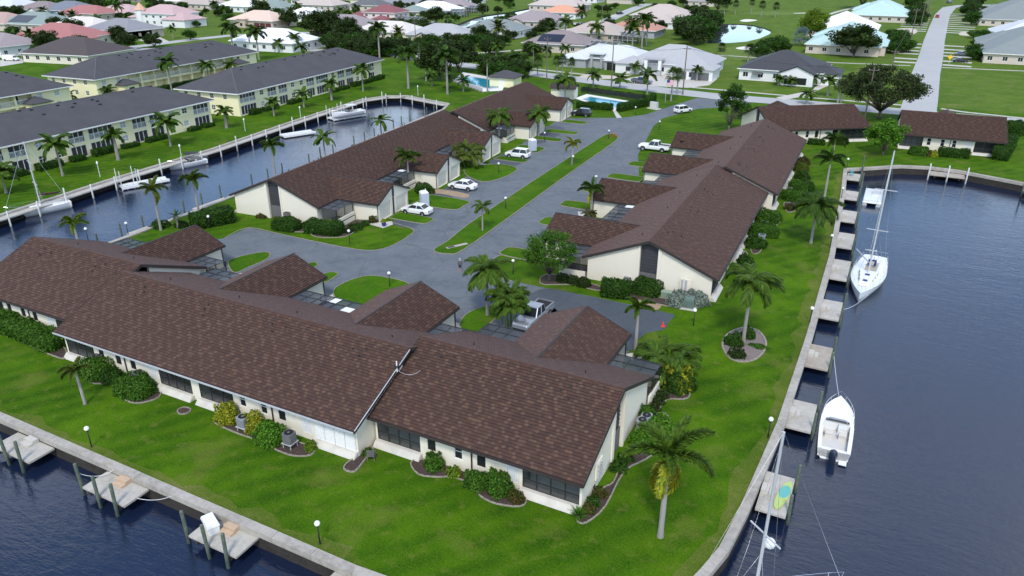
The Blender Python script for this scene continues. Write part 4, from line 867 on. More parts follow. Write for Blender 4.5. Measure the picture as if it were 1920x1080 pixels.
# white posts with lanterns along the yellow lawn
for x,y in ((188,332),(341,298),(460,246),(564,222),(784,180)):
    b=P(x,y); o=empty('lantern_post',b,0,'white lantern post on the yellow apartments lawn','lamp post','white lantern posts'); MB().tube([(0,0,0),(0,0,2.2)],.06,7).build('post',M_PILEW,o); MB().lathe([(.1,2.2),(.16,2.3),(.14,2.55),(.05,2.68)],n=8).build('lantern',M_GLOBE,o)
# ---- boats
def hull_mesh(L,B,D,stern=.8,flare=1.15,sheer=.25,n=16,bow=1.9):
    """hull from stern x=0 to bow x=L; waterline z=0, deck edge about z=D"""
    V=[];F=[]; k=7
    for i in range(n+1):
        t=i/n; w=B/2*(stern+(1-stern)*math.sin(min(1,t*2)*math.pi/2) if t<.45 else max(.0,1-((t-.45)/.55)**bow)); zt=D+sheer*(t-.3)**2*2
        zb=-.35*(1-t**4); x=L*t
        row=[(x,-w,zt),(x,-w*.94,zt*.5),(x-.0,-w*.72,0.02),(x-L*.02*t,0,zb),(x,w*.72,0.02),(x,w*.94,zt*.5),(x,w,zt)]
        if t>.9: row=[(x+(.12*L*(t-.9))*(p[2]/max(zt,.1)),p[1],p[2]) for p in row]
        V+=row
    for i in range(n):
        for j in range(k-1): F.append((i*k+j,i*k+j+1,(i+1)*k+j+1,(i+1)*k+j))
    F.append(tuple(range(k)))
    return V,F,k,n
def deck_faces(V,k,n,i0=0,i1=None,dz=0):
    i1=n if i1 is None else i1; v=[];f=[]
    for i in range(i0,i1+1):
        a=V[i*k];b=V[i*k+k-1]; v+=[(a[0],a[1]*.985,a[2]+dz),(a[0],a[1]*.45,a[2]+dz+.05),(b[0],b[1]*.45,b[2]+dz+.05),(b[0],b[1]*.985,b[2]+dz)]
    for i in range(i1-i0):
        for j in range(3): f.append((i*4+j,i*4+j+1,(i+1)*4+j+1,(i+1)*4+j))
    return v,f
def sailboat(pos,heading,L,B,mastH,label,boom=None,cover=None,mastx=.52,rails=True,dome=False,raised=.95,blue=False,boomang=0):
    o=empty('sailboat',(pos[0],pos[1],WZ),heading,label,'sailboat'); V,F,k,n=hull_mesh(L,B,raised,.68,sheer=.3,bow=2.0)
    off=-L/2; V=[(p[0]+off,p[1],p[2]) for p in V]; MB().add(V,F).build('hull',mat('hull_paint',(.74,.79,.80),.3,coat=.4) if blue else M_GEL,o,smooth=True)
    v,f=deck_faces(V,k,n); d=MB().add(v,f).build('deck',M_GEL,o)
    st=MB(); pts=[(p[0],p[1]*1.004,.12) for p in V]
    # cabin trunk
    cb=MB(); cx0,cx1=L*.02-.6,L*.30; w0,w1=B*.30,B*.16; z0=raised+.02; z1=raised+.42
    cb.add([(cx0,-w0,z0),(cx1,-w1,z0+.1),(cx1,w1,z0+.1),(cx0,w0,z0),(cx0+.1,-w0*.85,z1),(cx1-.5,-w1*.8,z1),(cx1-.5,w1*.8,z1),(cx0+.1,w0*.85,z1)],[(4,5,6,7),(0,1,5,4),(1,2,6,5),(2,3,7,6),(3,0,4,7)]); c=cb.build('cabin',M_GEL,o)
    for s in (-1,1):
        for x in (.1,.35,.6):
            xx=cx0+(cx1-cx0)*x; wy=w0+(w1-w0)*x; MB().box(xx-.25,xx+.25,min(s*wy*.93,s*(wy*.93+.03)),max(s*wy*.93,s*(wy*.93+.03)),z0+.14,z0+.28).build('port_light',M_GLASS,c)
    for x in (.35,.8): xx=cx0+(cx1-cx0)*x; MB().box(xx-.25,xx+.25,-.25,.25,z1+.0,z1+.05).build('hatch',M_NAVY if blue else M_GLASS,c)
    # cockpit
    ck=MB(); ck.box(-L*.40,cx0-.3,-B*.17,B*.17,raised-.05,raised+.06); ck.build('cockpit_sole',mat('cockpit_teak',(.42,.36,.28),.8),o)
    cm=MB()
    for s in (-1,1): cm.box(-L*.40,cx0-.2,min(s*B*.2,s*B*.26),max(s*B*.2,s*B*.26),raised,raised+.32)
    cm.build('coaming',M_GEL,o)
    mx=L*mastx-L/2; ms=MB(); ms.tube([(mx,0,z0),(mx,0,mastH)],[.10,.075],8); m=ms.build('mast',M_ALU,o)
    sp=MB()
    for z in ((mastH*.53,) if dome else (mastH*.42,mastH*.72)): sp.bar((mx,-1.15,z),(mx,1.15,z),.07)
    sp.build('spreader',M_ALU,m)
    rg=MB(); r=.012
    for a,b in (((L/2-.1,0,raised+.3),(mx,0,mastH)),((-L/2+.1,0,raised),(mx,0,mastH)),((mx,-B*.46,raised),(mx,-1,mastH*.42)),((mx,-1,mastH*.42),(mx,0,mastH*.98)),((mx,B*.46,raised),(mx,1,mastH*.42)),((mx,1,mastH*.42),(mx,0,mastH*.98)),((mx-.4,-B*.46,raised),(mx,0,mastH*.44)),((mx-.4,B*.46,raised),(mx,0,mastH*.44))): rg.tube([a,b],r,4)
    rg.build('rigging',M_CHROME,o)
    bz=raised+1.55; be=Vector((mx-L*.36*math.cos(boomang),-L*.36*math.sin(boomang),bz-.05)); MB().tube([(mx,0,bz),be],.07,7).build('boom',M_ALU,o)
    if cover: MB().tube([(mx-.1,0,bz+.22),Vector((mx,0,bz+.16)).lerp(be,.35),Vector((mx,0,bz+.1)).lerp(be,.7),be+Vector((0,0,.06))],[.16,.2,.17,.08],8).build('sail_cover',cover,o,smooth=True)
    rl=MB(); prev={}
    for i in range(1,n+1,2):
        for s,j in ((-1,0),(1,k-1)):
            p=Vector(V[i*k+j]); p=Vector((p.x,p.y*.96,p.z)); t=p+Vector((0,0,.6)); rl.tube([p,t],.014,4)
            if s in prev: rl.tube([prev[s],t],.012,4); rl.tube([prev[s]-Vector((0,0,.3)),t-Vector((0,0,.3))],.008,4)
            prev[s]=t
    rl.tube([prev[-1],Vector((L/2-.05,0,raised+.95)),prev[1]],.02,5); a=Vector(V[0]);b=Vector(V[k-1]); a.z=b.z=raised+.65; rl.tube([a,Vector((-L/2-.1,0,a.z)),b],.02,5); rl.build('guard_rail',M_CHROME,o)
    if blue: 
        MB().tube([(-L*.18,-.35,raised+.3),(-L*.18,-.35,raised+.95),(-L*.18,.35,raised+.95),(-L*.18,.35,raised+.3)],.16,6).build('sprayhood',M_NAVY,o)
        MB().lathe([(.05,0),(.05,.7)],(-L*.33,0,raised),8).tube([(-L*.33+.02,.45*math.cos(t),raised+.75+.45*math.sin(t)) for t in [i*math.pi/6 for i in range(13)]],.03,5).build('steering_wheel',M_CHROME,o)
    if dome: sph(.32).build('radar_dome',M_GEL,o,(mx+.45,0,mastH*.475),smooth=True); MB().bar((mx,0,mastH*.465),(mx+.5,0,mastH*.465),.08).build('dome_bracket',M_ALU,o)
    return o
sailboat((.75,90.6),R(-90-4),13.2,3.8,15.8,'white sailboat with navy hatches and bare mast moored at the narrow lawn docks',blue=True,mastx=.54,boomang=.45)
sailboat((-1.94,33.5),R(51),14.0,3.9,14.0,'sailboat with radar dome on its mast and white pulpit rails by the paddleboard dock',mastx=.5,dome=True)
sailboat(P(72,392,WZ+.6),R(252),8.6,2.7,10.6,'white sailboat with maroon sail cover moored below the yellow apartments',cover=M_BROWNC,mastx=.45,boomang=math.pi*0+.05)
def motorboat(pos,heading,L,B,label,canopy=None,outboard=True,z=WZ,closed=False,T=None):
    o=empty('motorboat',(pos[0],pos[1],z),heading,label,'motorboat'); V,F,k,n=hull_mesh(L,B,.85,.92,sheer=.35,bow=3.6); V=[(p[0]-L/2,p[1],p[2]) for p in V]
    MB().add(V,F).build('hull',M_GEL,o,smooth=True)
    i0=int(n*(.55 if not closed else .4)); v,f=deck_faces(V,k,n,i0,n); MB().add(v,f).build('foredeck',M_GEL,o)
    gw=MB()
    for j,s in ((0,1),(k-1,-1)):
        for i in range(i0):
            a=Vector(V[i*k+j]);b=Vector(V[(i+1)*k+j]); gw.quad(a,b,b+Vector((0,s*.28,.03)),a+Vector((0,s*.28,.03))); gw.quad(a+Vector((0,s*.28,.03)),b+Vector((0,s*.28,.03)),b+Vector((0,s*.30,-.5)),a+Vector((0,s*.30,-.5)))
    gw.box(-L/2,-L/2+.35,-B*.43,B*.43,.2,.87); gw.build('gunwale',M_GEL,o)
    MB().box(-L/2+.3,V[i0*k][0]+.1,-B*.40,B*.40,.22,.30).build('cockpit_floor',mat('boat_floor',(.60,.58,.54),.6),o)
    xs=V[i0*k][0]
    MB().box(xs-.02,xs+.05,-B*.38,B*.38,.25,.92).build('bulkhead',M_GEL,o)
    MB().add([(xs+.1,-B*.36,.92),(xs+.1,B*.36,.92),(xs+.7,B*.22,1.0),(xs+.7,-B*.22,1.0),(xs-.15,-B*.34,1.35),(xs-.15,B*.34,1.35)],[(3,2,5,4),(0,3,4),(2,1,5)]).build('windscreen',M_GLASS,o)
    MB().box(xs-.5,xs-.03,-B*.30,-B*.05,.3,1.0).build('helm_console',M_GEL,o)
    for s in (-1,1):
        sm=MB(); sm.box(xs-1.35,xs-.85,s*B*.2-.27,s*B*.2+.27,.3,.75); sm.box(xs-1.45,xs-1.32,s*B*.2-.27,s*B*.2+.27,.72,1.15); sm.build('seat',mat('boat_vinyl',(.66,.62,.56),.6),o)
    rl=MB(); pr=[]
    for i in range(i0+1,n+1): p=Vector(V[i*k]); pr.append(Vector((p.x,p.y*.93,p.z+.45)))
    pts=pr+[Vector((p.x,-p.y,p.z)) for p in pr[::-1]]; rl.tube(pts,.022,5)
    for p in pts[::2]: rl.tube([p,p-Vector((0,0,.45))],.016,4)
    rl.build('bow_rail',M_CHROME,o)
    if outboard:
        e=MB(); x=-L/2-.35; e.lathe([(.16,-.5),(.2,-.1),(.30,.45),(.32,.75),(.27,1.0),(.12,1.12)],(x,0,.1),10); e.box(x-.1,x+.45,-.14,.14,.15,.5); e.box(x-.12,x+.1,-.05,.05,-.9,-.3); ob=e.build('outboard_motor',mat('outboard_paint',(.015,.025,.045),.3,coat=.5),o,smooth=False)
        MB().box(-L/2-.5,-L/2,-B*.40,-B*.18,.12,.2).build('swim_step',M_GEL,o)
    if canopy:
        cp=MB(); cp.box(xs-1.9,xs+.1,-B*.42,B*.42,2.25,2.33); cp.build('canopy',canopy,o); pm=MB()
        for x in (xs-1.8,xs):
            for s in (-1,1): pm.bar((x,s*B*.38,.85),(x,s*B*.38,2.25),.05)
        pm.build('canopy_frame',M_CHROME,o)
    return o
motorboat((.55,56.7),R(92),7.9,2.55,'white open motorboat with black outboard beside the narrow lawn docks')
motorboat(P(352,308,WZ+.4),R(255),6.6,2.3,'white motorboat with black canopy moored below the yellow apartments',canopy=M_BLACK)
b=motorboat(P(652,212,0),R(250),8.2,2.7,'white motorboat with pale canopy raised on a lift at the boardwalk',canopy=mat('pale_canvas',(.62,.63,.62),.8),z=-.55)
def lift(pos,heading,L,W,label,posts=True,slats=7,z=-.9):
    o=empty('boat_lift',(pos[0],pos[1],0),heading,label,'boat lift'); 
    for s in (-1,1): MB().box(-L/2,L/2,s*W/2-.22,s*W/2+.22,z-.25,z+.12).build('bunk',M_GEL,o)
    for k in range(slats): x=-L/2+(k+.5)*L/slats; MB().box(x-L/slats*.42,x+L/slats*.42,-W/2+.23,W/2-.23,z-.2,z+.02).build('slat',M_GEL,o)
    if posts:
        for x in (-L/2,-L/6):
            for s in (-1,1): MB().tube([(x,s*(W/2+.15),z-1),(x,s*(W/2+.15),1.9)],.07,7).build('post',M_PILEW,o)
    return o
lift(P(270,341,-.8),R(69),7.5,1.9,'empty white boat lift floating below the yellow apartments')
lift(P(558,249,-.8),R(66),7,2.2,'white floating dock with a small wreck of gear below the yellow apartments',posts=False,slats=9)
lift(P(650,215,-.6),R(70),8.6,2.6,'white cradle under the canopied motorboat',slats=4)
# white boxy pontoon boat at the canal end
o=empty('floating_raft',(-.6,125.6,WZ),R(90),'low white flat deck raft moored opposite the weathered dock','raft'); 
for s in (-1,1): MB().tube([(-4,s*.95,.15),(3.4,s*.95,.15),(4.2,s*.95,.35)],[.32,.32,.1],9).build('float',M_ALU,o)
MB().box(-4,4,-1.3,1.3,.45,.58).build('deck',M_GEL,o); MB().box(-3.9,-2.7,-1.2,1.2,.58,.95).build('bench',M_GEL,o); MB().box(.6,2.2,-1.0,.2,.58,.82).build('locker',M_ALU,o)
q=MB(); [q.bar((x,s*1.22,.58),(x,s*1.22,1.1),.05) for x in(-3.4,-1,1.2,3.4) for s in(-1,1)]; [q.bar((-3.4,s*1.22,1.1),(3.4,s*1.22,1.1),.05) for s in(-1,1)]; q.build('rail',M_CHROME,o)
# paddleboard, dock box, chairs
V=[];n=16
pb=MB(); out_=[(1.7*math.cos(2*math.pi*i/24),.38*math.sin(2*math.pi*i/24)*(1-.25*math.cos(2*math.pi*i/24)*0)) for i in range(24)]
o=empty('paddleboard',(-1.95,45.6,-.38),R(82),'lime and turquoise paddleboard lying on a dock','paddleboard'); pb.prism(out_,0,.1); pb.build('board',mat('lime_board',(.44,.55,.16),.5),o); MB().prism([(p[0]*.45+.35,p[1]*.96) for p in out_],.1,.104).build('deck_pad',mat('turquoise_pad',(.13,.42,.38),.7),o)
o=empty('dock_box',P(397,992,-.4),R(-25),'white lidded dock box on the dock','storage box'); bx=MB(); bx.add([(-.62,-.32,0),(.62,-.32,0),(.62,.32,0),(-.62,.32,0),(-.68,-.38,.62),(.68,-.38,.62),(.68,.38,.62),(-.68,.38,.62)],[(0,1,5,4),(1,2,6,5),(2,3,7,6),(3,0,4,7),(4,5,6,7)]); bx.build('body',M_GEL,o); MB().add([(-.72,-.42,.62),(.72,-.42,.62),(.72,.42,.62),(-.72,.42,.62),(-.66,-.36,.80),(.66,-.36,.80),(.66,.36,.80),(-.66,.36,.80)],[(0,1,5,4),(1,2,6,5),(2,3,7,6),(3,0,4,7),(4,5,6,7),(0,3,2,1)]).build('lid',M_GEL,o)
def chair(pos,rz,label,m):
    o=empty('chair',pos,rz,label,'chair'); MB().box(-.27,.27,-.27,.27,.40,.45).build('seat',m,o); bk=MB()
    for k in range(6): bk.box(-.27+k*.093,-.27+k*.093+.06,.25,.29,.45,.98)
    bk.box(-.28,.28,.25,.30,.93,.99); bk.build('backrest',m,o)
    for x in(-.25,.25):
        for y in(-.25,.25): MB().bar((x,y,0),(x,y,.62 if y<0 else .45),.04).build('leg',m,o)
        MB().bar((x,-.27,.62),(x,.27,.62),.05).build('armrest',m,o)
    return o
chair(P(697,861),R(205),'grey metal garden chair on the lawn by the condo porch',M_FENCE); chair(P(1594,329,-.4)+Vector((.2,0,0)),R(100),'teal plastic chair on the canal end dock',mat('teal_plastic',(.03,.30,.36),.5))
# mooring lines
def rope(pts,label,r=.018,m=None): mb=MB(); mb.tube([(p[0],p[1],p[2]) for p in pts],r,5); return tag(mb.build('mooring_rope',m or M_WHITE),label,'rope')
def sag(a,b,s,n=8): a=Vector(a);b=Vector(b); return [a.lerp(b,i/n)-Vector((0,0,s*4*(i/n)*(1-i/n))) for i in range(n+1)]
rope(sag((.3,60.7,-.3),(-.9,67,.6),.15),'white mooring rope from the motorboat bow to a piling'); rope(sag((1.1,83.7,-.1),(-.9,77.5,.4),.3),'white mooring rope from the sailboat bow'); rope(sag((-47,24.1,.6),(-45.6,26,.1),.5),'white rope hanging from a front dock piling'); rope(sag((-42,24.9,-.4),(-39.4,26,.1),.3),'white rope slung between front dock and seawall')
# ================================================================ NEAR PLANTING
def bed(pts,name='planting_bed',m=None,sm=3,w=.09,h=.09,label=None):
    loop=smooth_loop(px(pts),sm); o=flat_poly(loop,.03,name,m or M_MULCH); mb=MB(); curb_mb(mb,loop,w,h,0); mb.build('kerb',M_CURB,o); return o
bed([(1128,918),(1150,905),(1165,870),(1195,830),(1215,800),(1240,775),(1255,785),(1258,810),(1248,835),(1210,862),(1170,885),(1135,950),(1100,980),(1083,978),(1088,965)])
bed([(1245,740),(1258,725),(1290,720),(1293,742),(1280,749),(1250,750),(1232,775),(1222,790),(1212,785),(1228,755)])
bed([(645,880),(665,885),(685,862),(700,845),(690,838),(668,858),(652,868)],h=.12)
bed([(770,868),(785,890),(820,895),(850,895),(885,910),(900,930),(930,945),(975,950),(985,935),(940,915),(890,890),(840,875),(795,862)])
bed([(402,790),(415,800),(450,815),(480,825),(520,845),(550,855),(582,854),(590,840),(560,830),(500,810),(455,792),(425,778)])
bed([(225,740),(245,755),(270,755),(298,745),(300,730),(275,722),(240,718)]); bed([(160,700),(170,718),(200,720),(222,722),(225,705),(195,690),(170,688)])
bed([(0,600),(40,620),(80,640),(118,650),(125,668),(112,672),(60,650),(0,620)])
bed([(333,770),(338,777),(352,775),(358,768),(345,764)])
bed([(1355,652),(1358,635),(1372,622),(1395,615),(1420,620),(1435,638),(1434,655),(1420,672),(1395,679),(1370,673)],m=M_PEB,w=.18)
bed([(1012,528),(1018,518),(1040,515),(1100,530),(1130,540),(1120,545),(1075,535),(1045,534),(1020,534)]); bed([(1130,542),(1180,548),(1255,562),(1290,570),(1290,580),(1250,574),(1190,562),(1140,555)],'planting_bed')
bed([(520,418),(522,430),(545,435),(575,436),(595,445),(640,445),(660,438),(680,425),(690,418),(660,412),(600,420),(560,412)])
for q in ([(1395,472),(1402,478),(1408,500),(1398,520),(1385,520),(1390,495)],[(1405,445),(1425,445),(1427,470),(1410,475)],[(1420,420),(1450,420),(1452,440),(1430,445)],[(1430,400),(1455,400),(1462,418),(1440,425)],[(1470,380),(1490,385),(1490,396),(1475,397)],[(1478,352),(1505,355),(1512,365),(1500,380),(1480,380)],[(1495,320),(1515,325),(1516,345),(1500,350)]): bed(q)
# --- palms near (base pixel, pixel row of the topmost frond)
def pl(x,y,yt,kind,label,**k):
    b=P(x,y); return palm(b,ptop(b,yt),kind,label,**k)
pl(1238,1006,812,'fox','foxtail palm with yellow lower fronds on the lawn corner by the seawall',old=3,n=10,fs=1.4,tr=1.1,az=.4)
pl(1393,642,512,'queen','drooping palm staked in the round gravel bed',n=16,fs=1.05,key='palm')
pl(1190,672,562,'fox','slim palm standing between the courtyard screen and the dead end drive',n=11,fs=.75)
pl(914,592,492,'queen','drooping palm at the corner of the drive junction by the parked pickup',n=16,fs=.95)
pl(160,758,686,'fox','small leaning palm on the front lawn before the clipped bushes',n=8,fs=.62,lean=-.5,key='olive',az=R(-20),tr=.8)
pl(152,475,405,'fox','yellow green palm at the bank behind the front condo roof',n=9,fs=.85,key='lime'); pl(302,432,340,'fox','leaning foxtail palm at the boat canal bank by the pale landing',n=9,fs=.95,key='olive',old=1)
pl(374,405,322,'fox','foxtail palm at the boat canal bank beside the long hedge',n=10,fs=.95); pl(517,335,258,'fox','palm at the bank behind the middle condo roof',n=10,fs=1.05)
pl(610,298,246,'coco','shaggy palm rising over the middle condo ridge from the boat canal bank',n=10,fs=.95); pl(716,268,216,'coco','shaggy palm at the bank near the boat canal head',n=10,fs=.9)
pl(767,352,280,'fox','palm in front of the first garages with the white sedan',n=12,fs=1.05); pl(905,433,383,'queen','young feathery palm on the near end of the median',n=10,fs=.55,tr=.7)
pl(1073,310,260,'fox','yellowish palm beside the median lamp',n=9,fs=.85,key='yellow'); pl(936,270,210,'queen','feathery palm between the garages past the roof step',n=15,fs=1.05); pl(1010,256,204,'queen','feathery palm by the far garages of the middle row',n=15,fs=1.0)
pl(1059,192,142,'queen','feathery palm over the far garage by the pool hut',n=15,fs=1.1); pl(1108,410,340,'fox','dark palm by the side garage with the brown dead skirt',n=10,fs=.95,key='dpalm',old=1)
pl(1545,373,283,'fox','foxtail palm on the narrow lawn by the second dock',n=11,fs=1.1,key='dpalm'); pl(1520,456,372,'queen','drooping palm on the narrow lawn beside the globe lamp',n=17,fs=1.15,key='dpalm'); pl(1560,300,250,'fox','palm on the lawn near the canal end corner',n=11,fs=1.1,key='dpalm')
pl(334,428,400,'date','tiny dark palm beside the hedge end',n=12,fs=.4,tr=.5,shaft=False)
# clumped areca palms
def clump(b,n,H,spread,label,key='palm',kind='queen',fs=.6):
    o=empty('palm_clump',(b[0],b[1],0),rng.uniform(0,6),label,'palm clump')
    tk=('clump',);
    if tk not in TR: TR[tk]=MB().tube([(0,0,0),(.0,0,1)],[.05,.035],6).mesh('stem',True)
    for i in range(n):
        a=i*2.4; r=spread*math.sqrt((i+.5)/n); x,y=r*math.cos(a),r*math.sin(a); h=H*rng.uniform(.45,.85); t=link('stem',TR[tk],M_SHAFT,o,(x*.5,y*.5,0)); t.scale=(1,1,h); t.rotation_euler=(-y*.12,x*.12,0)
        for j in range(6):
            q=link('frond',frond(kind,j%3,key),M_LEAF,o,(x*.75,y*.75,h*.97)); q.rotation_euler=(0,-R(rng.uniform(15,80)),a+rng.uniform(-2.2,2.2)); q.scale=(fs*rng.uniform(.8,1.1),)*3
    return o
clump(P(955,612),11,4.4,1.5,'dense areca palm clump beside the silver pickup',key='palm',fs=.62); clump(P(1250,700),12,2.4,2.2,'spreading palm thicket behind the yellow topped bush',key='palm',fs=.75); clump(P(880,312),9,4.2,2.2,'palm and shrub thicket between the garages with white cars',key='olive',fs=.8); clump(P(1278,296),7,4.0,1.2,'bare stemmed palm cluster beside the white pickup',key='dpalm',fs=.65)
clump(P(1105,415),5,1.6,.5,'dry brown palm skirt by the side garage wall',key='bronze',fs=.4)
# --- bushes and hedges (position pixel at the ground centre, metres)
for x,y,rx,ry,h,key,boxy,l in (
 (183,700,1.6,1.3,1.4,'mid',.25,'clipped bush hiding an air conditioner by the first front porch'),(256,734,1.8,1.4,1.4,'mid',.25,'big clipped bush beside the second front porch'),(213,712,1.2,.9,1.0,'deep',0,'low dark bush between the two clipped bushes'),
 (427,788,1.0,.9,1.5,'yellow',0,'yellow green croton bush by the grey air conditioner'),(478,805,.9,.8,1.5,'yellow',0,'yellow green croton bush between the two air conditioners'),(507,826,1.15,1.1,1.55,'bright',.1,'round clipped green bush beside the dark air conditioner'),(583,842,.5,.5,.7,'lime',0,'small pale plant at the shuttered porch'),(690,853,.45,.4,.6,'mid',0,'small plant beside the garden chair'),
 (814,876,.75,.7,1.25,'mid',0,'leafy shrub in the mulch by the corner porch'),(852,892,.55,.5,.8,'lime',0,'small pale shrub under the brown window'),(893,910,1.0,.85,1.15,'mid',0,'citrus shrub left of its taller twin by the white framed window'),(934,920,1.0,.9,1.6,'mid',0,'taller citrus shrub with pale fruit by the front wall'),(968,938,.6,.5,.8,'bronze',0,'reddish shrub at the edge of the end porch'),
 (1123,928,.6,.5,.6,'bronze',0,'low reddish plant along the end wall'),(1110,945,.55,.5,.6,'deep',0,'low dark plant along the end wall'),(1104,958,.5,.4,.6,'bronze',0,'low red flowered plant near the end porch corner'),(1160,880,.7,.6,.6,'deep',0,'dark plant below the utility meters'),(1172,863,.6,.6,.6,'deep',0,'dark plant beyond the utility meters'),
 (1236,808,1.35,1.2,1.25,'bright',0,'bright green bush beside the paired air conditioners'),(1207,828,1.1,1.0,1.1,'bright',0,'bright green bush under the gable slot'),(1209,785,.9,.9,1.1,'mid',0,'green bush behind the paired air conditioners'),(1225,770,.55,.5,.6,'dark',0,'first of three small dark shrubs along the courtyard wall'),(1233,757,.55,.5,.6,'dark',0,'middle of three small dark shrubs along the courtyard wall'),(1241,745,.6,.5,.7,'dark',0,'last of three small dark shrubs along the courtyard wall'),
 (1268,728,1.4,1.2,1.9,'deep',0,'dark bush under yellow leaves by the courtyard wall'),
 (540,428,1.9,1.5,1.4,'deep',.35,'squat clipped hedge block below the middle gable'),(625,432,1.1,1.0,1.3,'yellow',0,'yellow flowering end of the middle gable hedge'),(700,416,.7,.7,.9,'bronze',0,'reddish shrub by the courtyard of the middle gable'),(668,428,1.1,.9,.7,'deep',0,'low dark plants by the middle gable walk'),(655,435,.8,.8,.6,'dark',0,'low dark shrub at the tip of the middle gable bed'),(685,422,.6,.6,.7,'deep',0,'small dark shrub by the middle garage walk'),
 (520,412,.6,.5,.5,'olive',0,'low pale shrub at the middle gable corner'),(490,408,.9,.5,.5,'bronze',0,'low red leaved shrub at the middle gable wall'),
 (795,360,1.6,1.4,1.4,'deep',0,'dark shrub mass beside the first portable toilet'),(785,345,1.3,1.2,1.3,'mid',0,'green shrub against the courtyard screen of the first garages'),
 (1212,548,1.7,1.4,1.6,'deep',.2,'round clipped bush below the dark gable slot'),(1055,527,.75,.7,.9,'dark',.1,'first small round shrub along the side courtyard wall'),(1074,531,.75,.7,.9,'dark',.1,'middle small round shrub along the side courtyard wall'),(1094,536,.8,.7,1.0,'dark',.1,'last small round shrub along the side courtyard wall'),
 (1273,570,1.3,1.2,1.4,'silver',0,'silvery buttonwood bush left of the transformer box'),(1303,570,1.3,1.1,1.5,'silver',0,'silvery buttonwood bush right of the transformer box'),
 (1375,645,.9,.8,1.1,'deep',0,'dark shrub behind the staked palm in the round bed'),(1382,668,.8,.7,.9,'dark',0,'small dark shrub in front of the staked palm'),(1420,650,.9,.5,.2,'mid',0,'low ground cover in the round gravel bed'),(1402,632,.7,.7,1.0,'deep',0,'dark shrub beside the staked palm trunk'),
 (1388,512,.9,.8,1.0,'olive',0,'olive bush at the first porch of the narrow lawn'),(1397,494,1.0,.9,1.1,'deep',0,'dark bush past the first porch of the narrow lawn'),(1415,462,1.4,1.2,1.4,'deep',0,'round dark bush between the narrow lawn porches'),(1432,440,1.8,1.4,1.5,'mid',.3,'wide clipped bush by the air conditioner on the narrow lawn'),(1440,414,1.6,1.4,1.5,'mid',.3,'clipped bush before the roof step on the narrow lawn'),
 (1482,392,.9,.9,.7,'bronze',0,'reddish low bush beyond the roof step'),(1492,375,1.9,1.4,1.5,'mid',.35,'broad clipped bush past the roof step'),(1502,355,1.9,1.3,1.4,'mid',.35,'broad clipped bush second past the roof step'),(1503,335,1.2,1.1,1.3,'deep',0,'dark bush third past the roof step'),(1501,320,1.2,1.1,1.4,'olive',0,'olive bush fourth past the roof step'),(1504,308,1.4,1.1,1.2,'bronze',0,'brownish bush near the far end of the narrow lawn row'),
 (300,425,1.3,1.2,.9,'deep',0,'low shrub at the foot of the leaning bank palm'),(340,425,1.0,.9,.8,'dark',0,'dark shrub near the hedge end'),
 (640,345,1.0,1.0,1.2,'deep',0,'shrub at the middle courtyard'),(1300,592,.01,.01,.01,'deep',0,'')):
    if l: bush(P(x,y),rx,ry,h,l,key,boxy=boxy,leaf=.075 if h<1 else .092)
bush(P(1270,726)+Vector((0,0,0)),1.25,1.05,2.15,'yellow topped bush in the curved bed by the courtyard','yellow')
hedge(P(578,433),P(640,440),2.2,1.5,'long clipped hedge before the middle gable'); hedge(P(362,428),P(437,413),2.6,1.9,'long dark hedge beside the left parking bay'); hedge(P(1128,551),P(1180,556),2.0,1.6,'clipped box hedge below the side gable wall'); hedge(P(-20,600),P(112,655),2.2,1.2,'wild hedge along the far end of the front condo wall','mid'); hedge(P(1758,292),P(1815,297),1.6,1.5,'clipped hedge under the end duplex wall'); bush(P(1722,290),1.6,1.2,1.5,'clipped bush by the end duplex porch','mid',boxy=.2); hedge(P(1873,301),P(1890,272),2.6,2.2,'tall hedge beside the end duplex','deep')
bush(P(1895,250),2.4,2.2,2.4,'rounded hedge at the far corner of the end duplex','deep',boxy=.3); bush(P(1740,292),.8,.7,1.0,'purple brown shrub under the end duplex windows','bronze'); bush(P(1750,293),.7,.7,1.0,'yellow shrub under the end duplex windows','yellow'); hedge(P(1515,270),P(1545,272),1.2,1.0,'low hedge by the angled duplex wall','deep'); bush(P(1572,270),1.6,1.4,1.9,'round palm like bush by the angled duplex porch','dpalm')
# spiky grass tuft at the corner
rr=np.random.RandomState(3); V=[];F=[];C=[]
for i in range(160):
    a=rr.uniform(0,6.28); el=rr.uniform(.3,1.4); d=np.array([math.cos(a)*math.cos(el),math.sin(a)*math.cos(el),math.sin(el)]); s=np.array([-math.sin(a),math.cos(a),0])*.02; l=rr.uniform(.6,1.05); k=len(V); V+=[-s,s,d*l*.6+s,d*l*.6-s,d*l*.95+s*.2-[0,0,.12],d*l*.95-s*.2-[0,0,.12]]; F+=[(k,k+1,k+2,k+3),(k+3,k+2,k+4,k+5)]; c=np.array(GREENS['bright'][rr.randint(3)]); C+=[c,c]
o=empty('grass_tuft',P(1084,968),0,'spiky green grass tuft at the end porch corner','plant'); link('blades',npmesh('blades',V,F,C),M_LEAF,o)
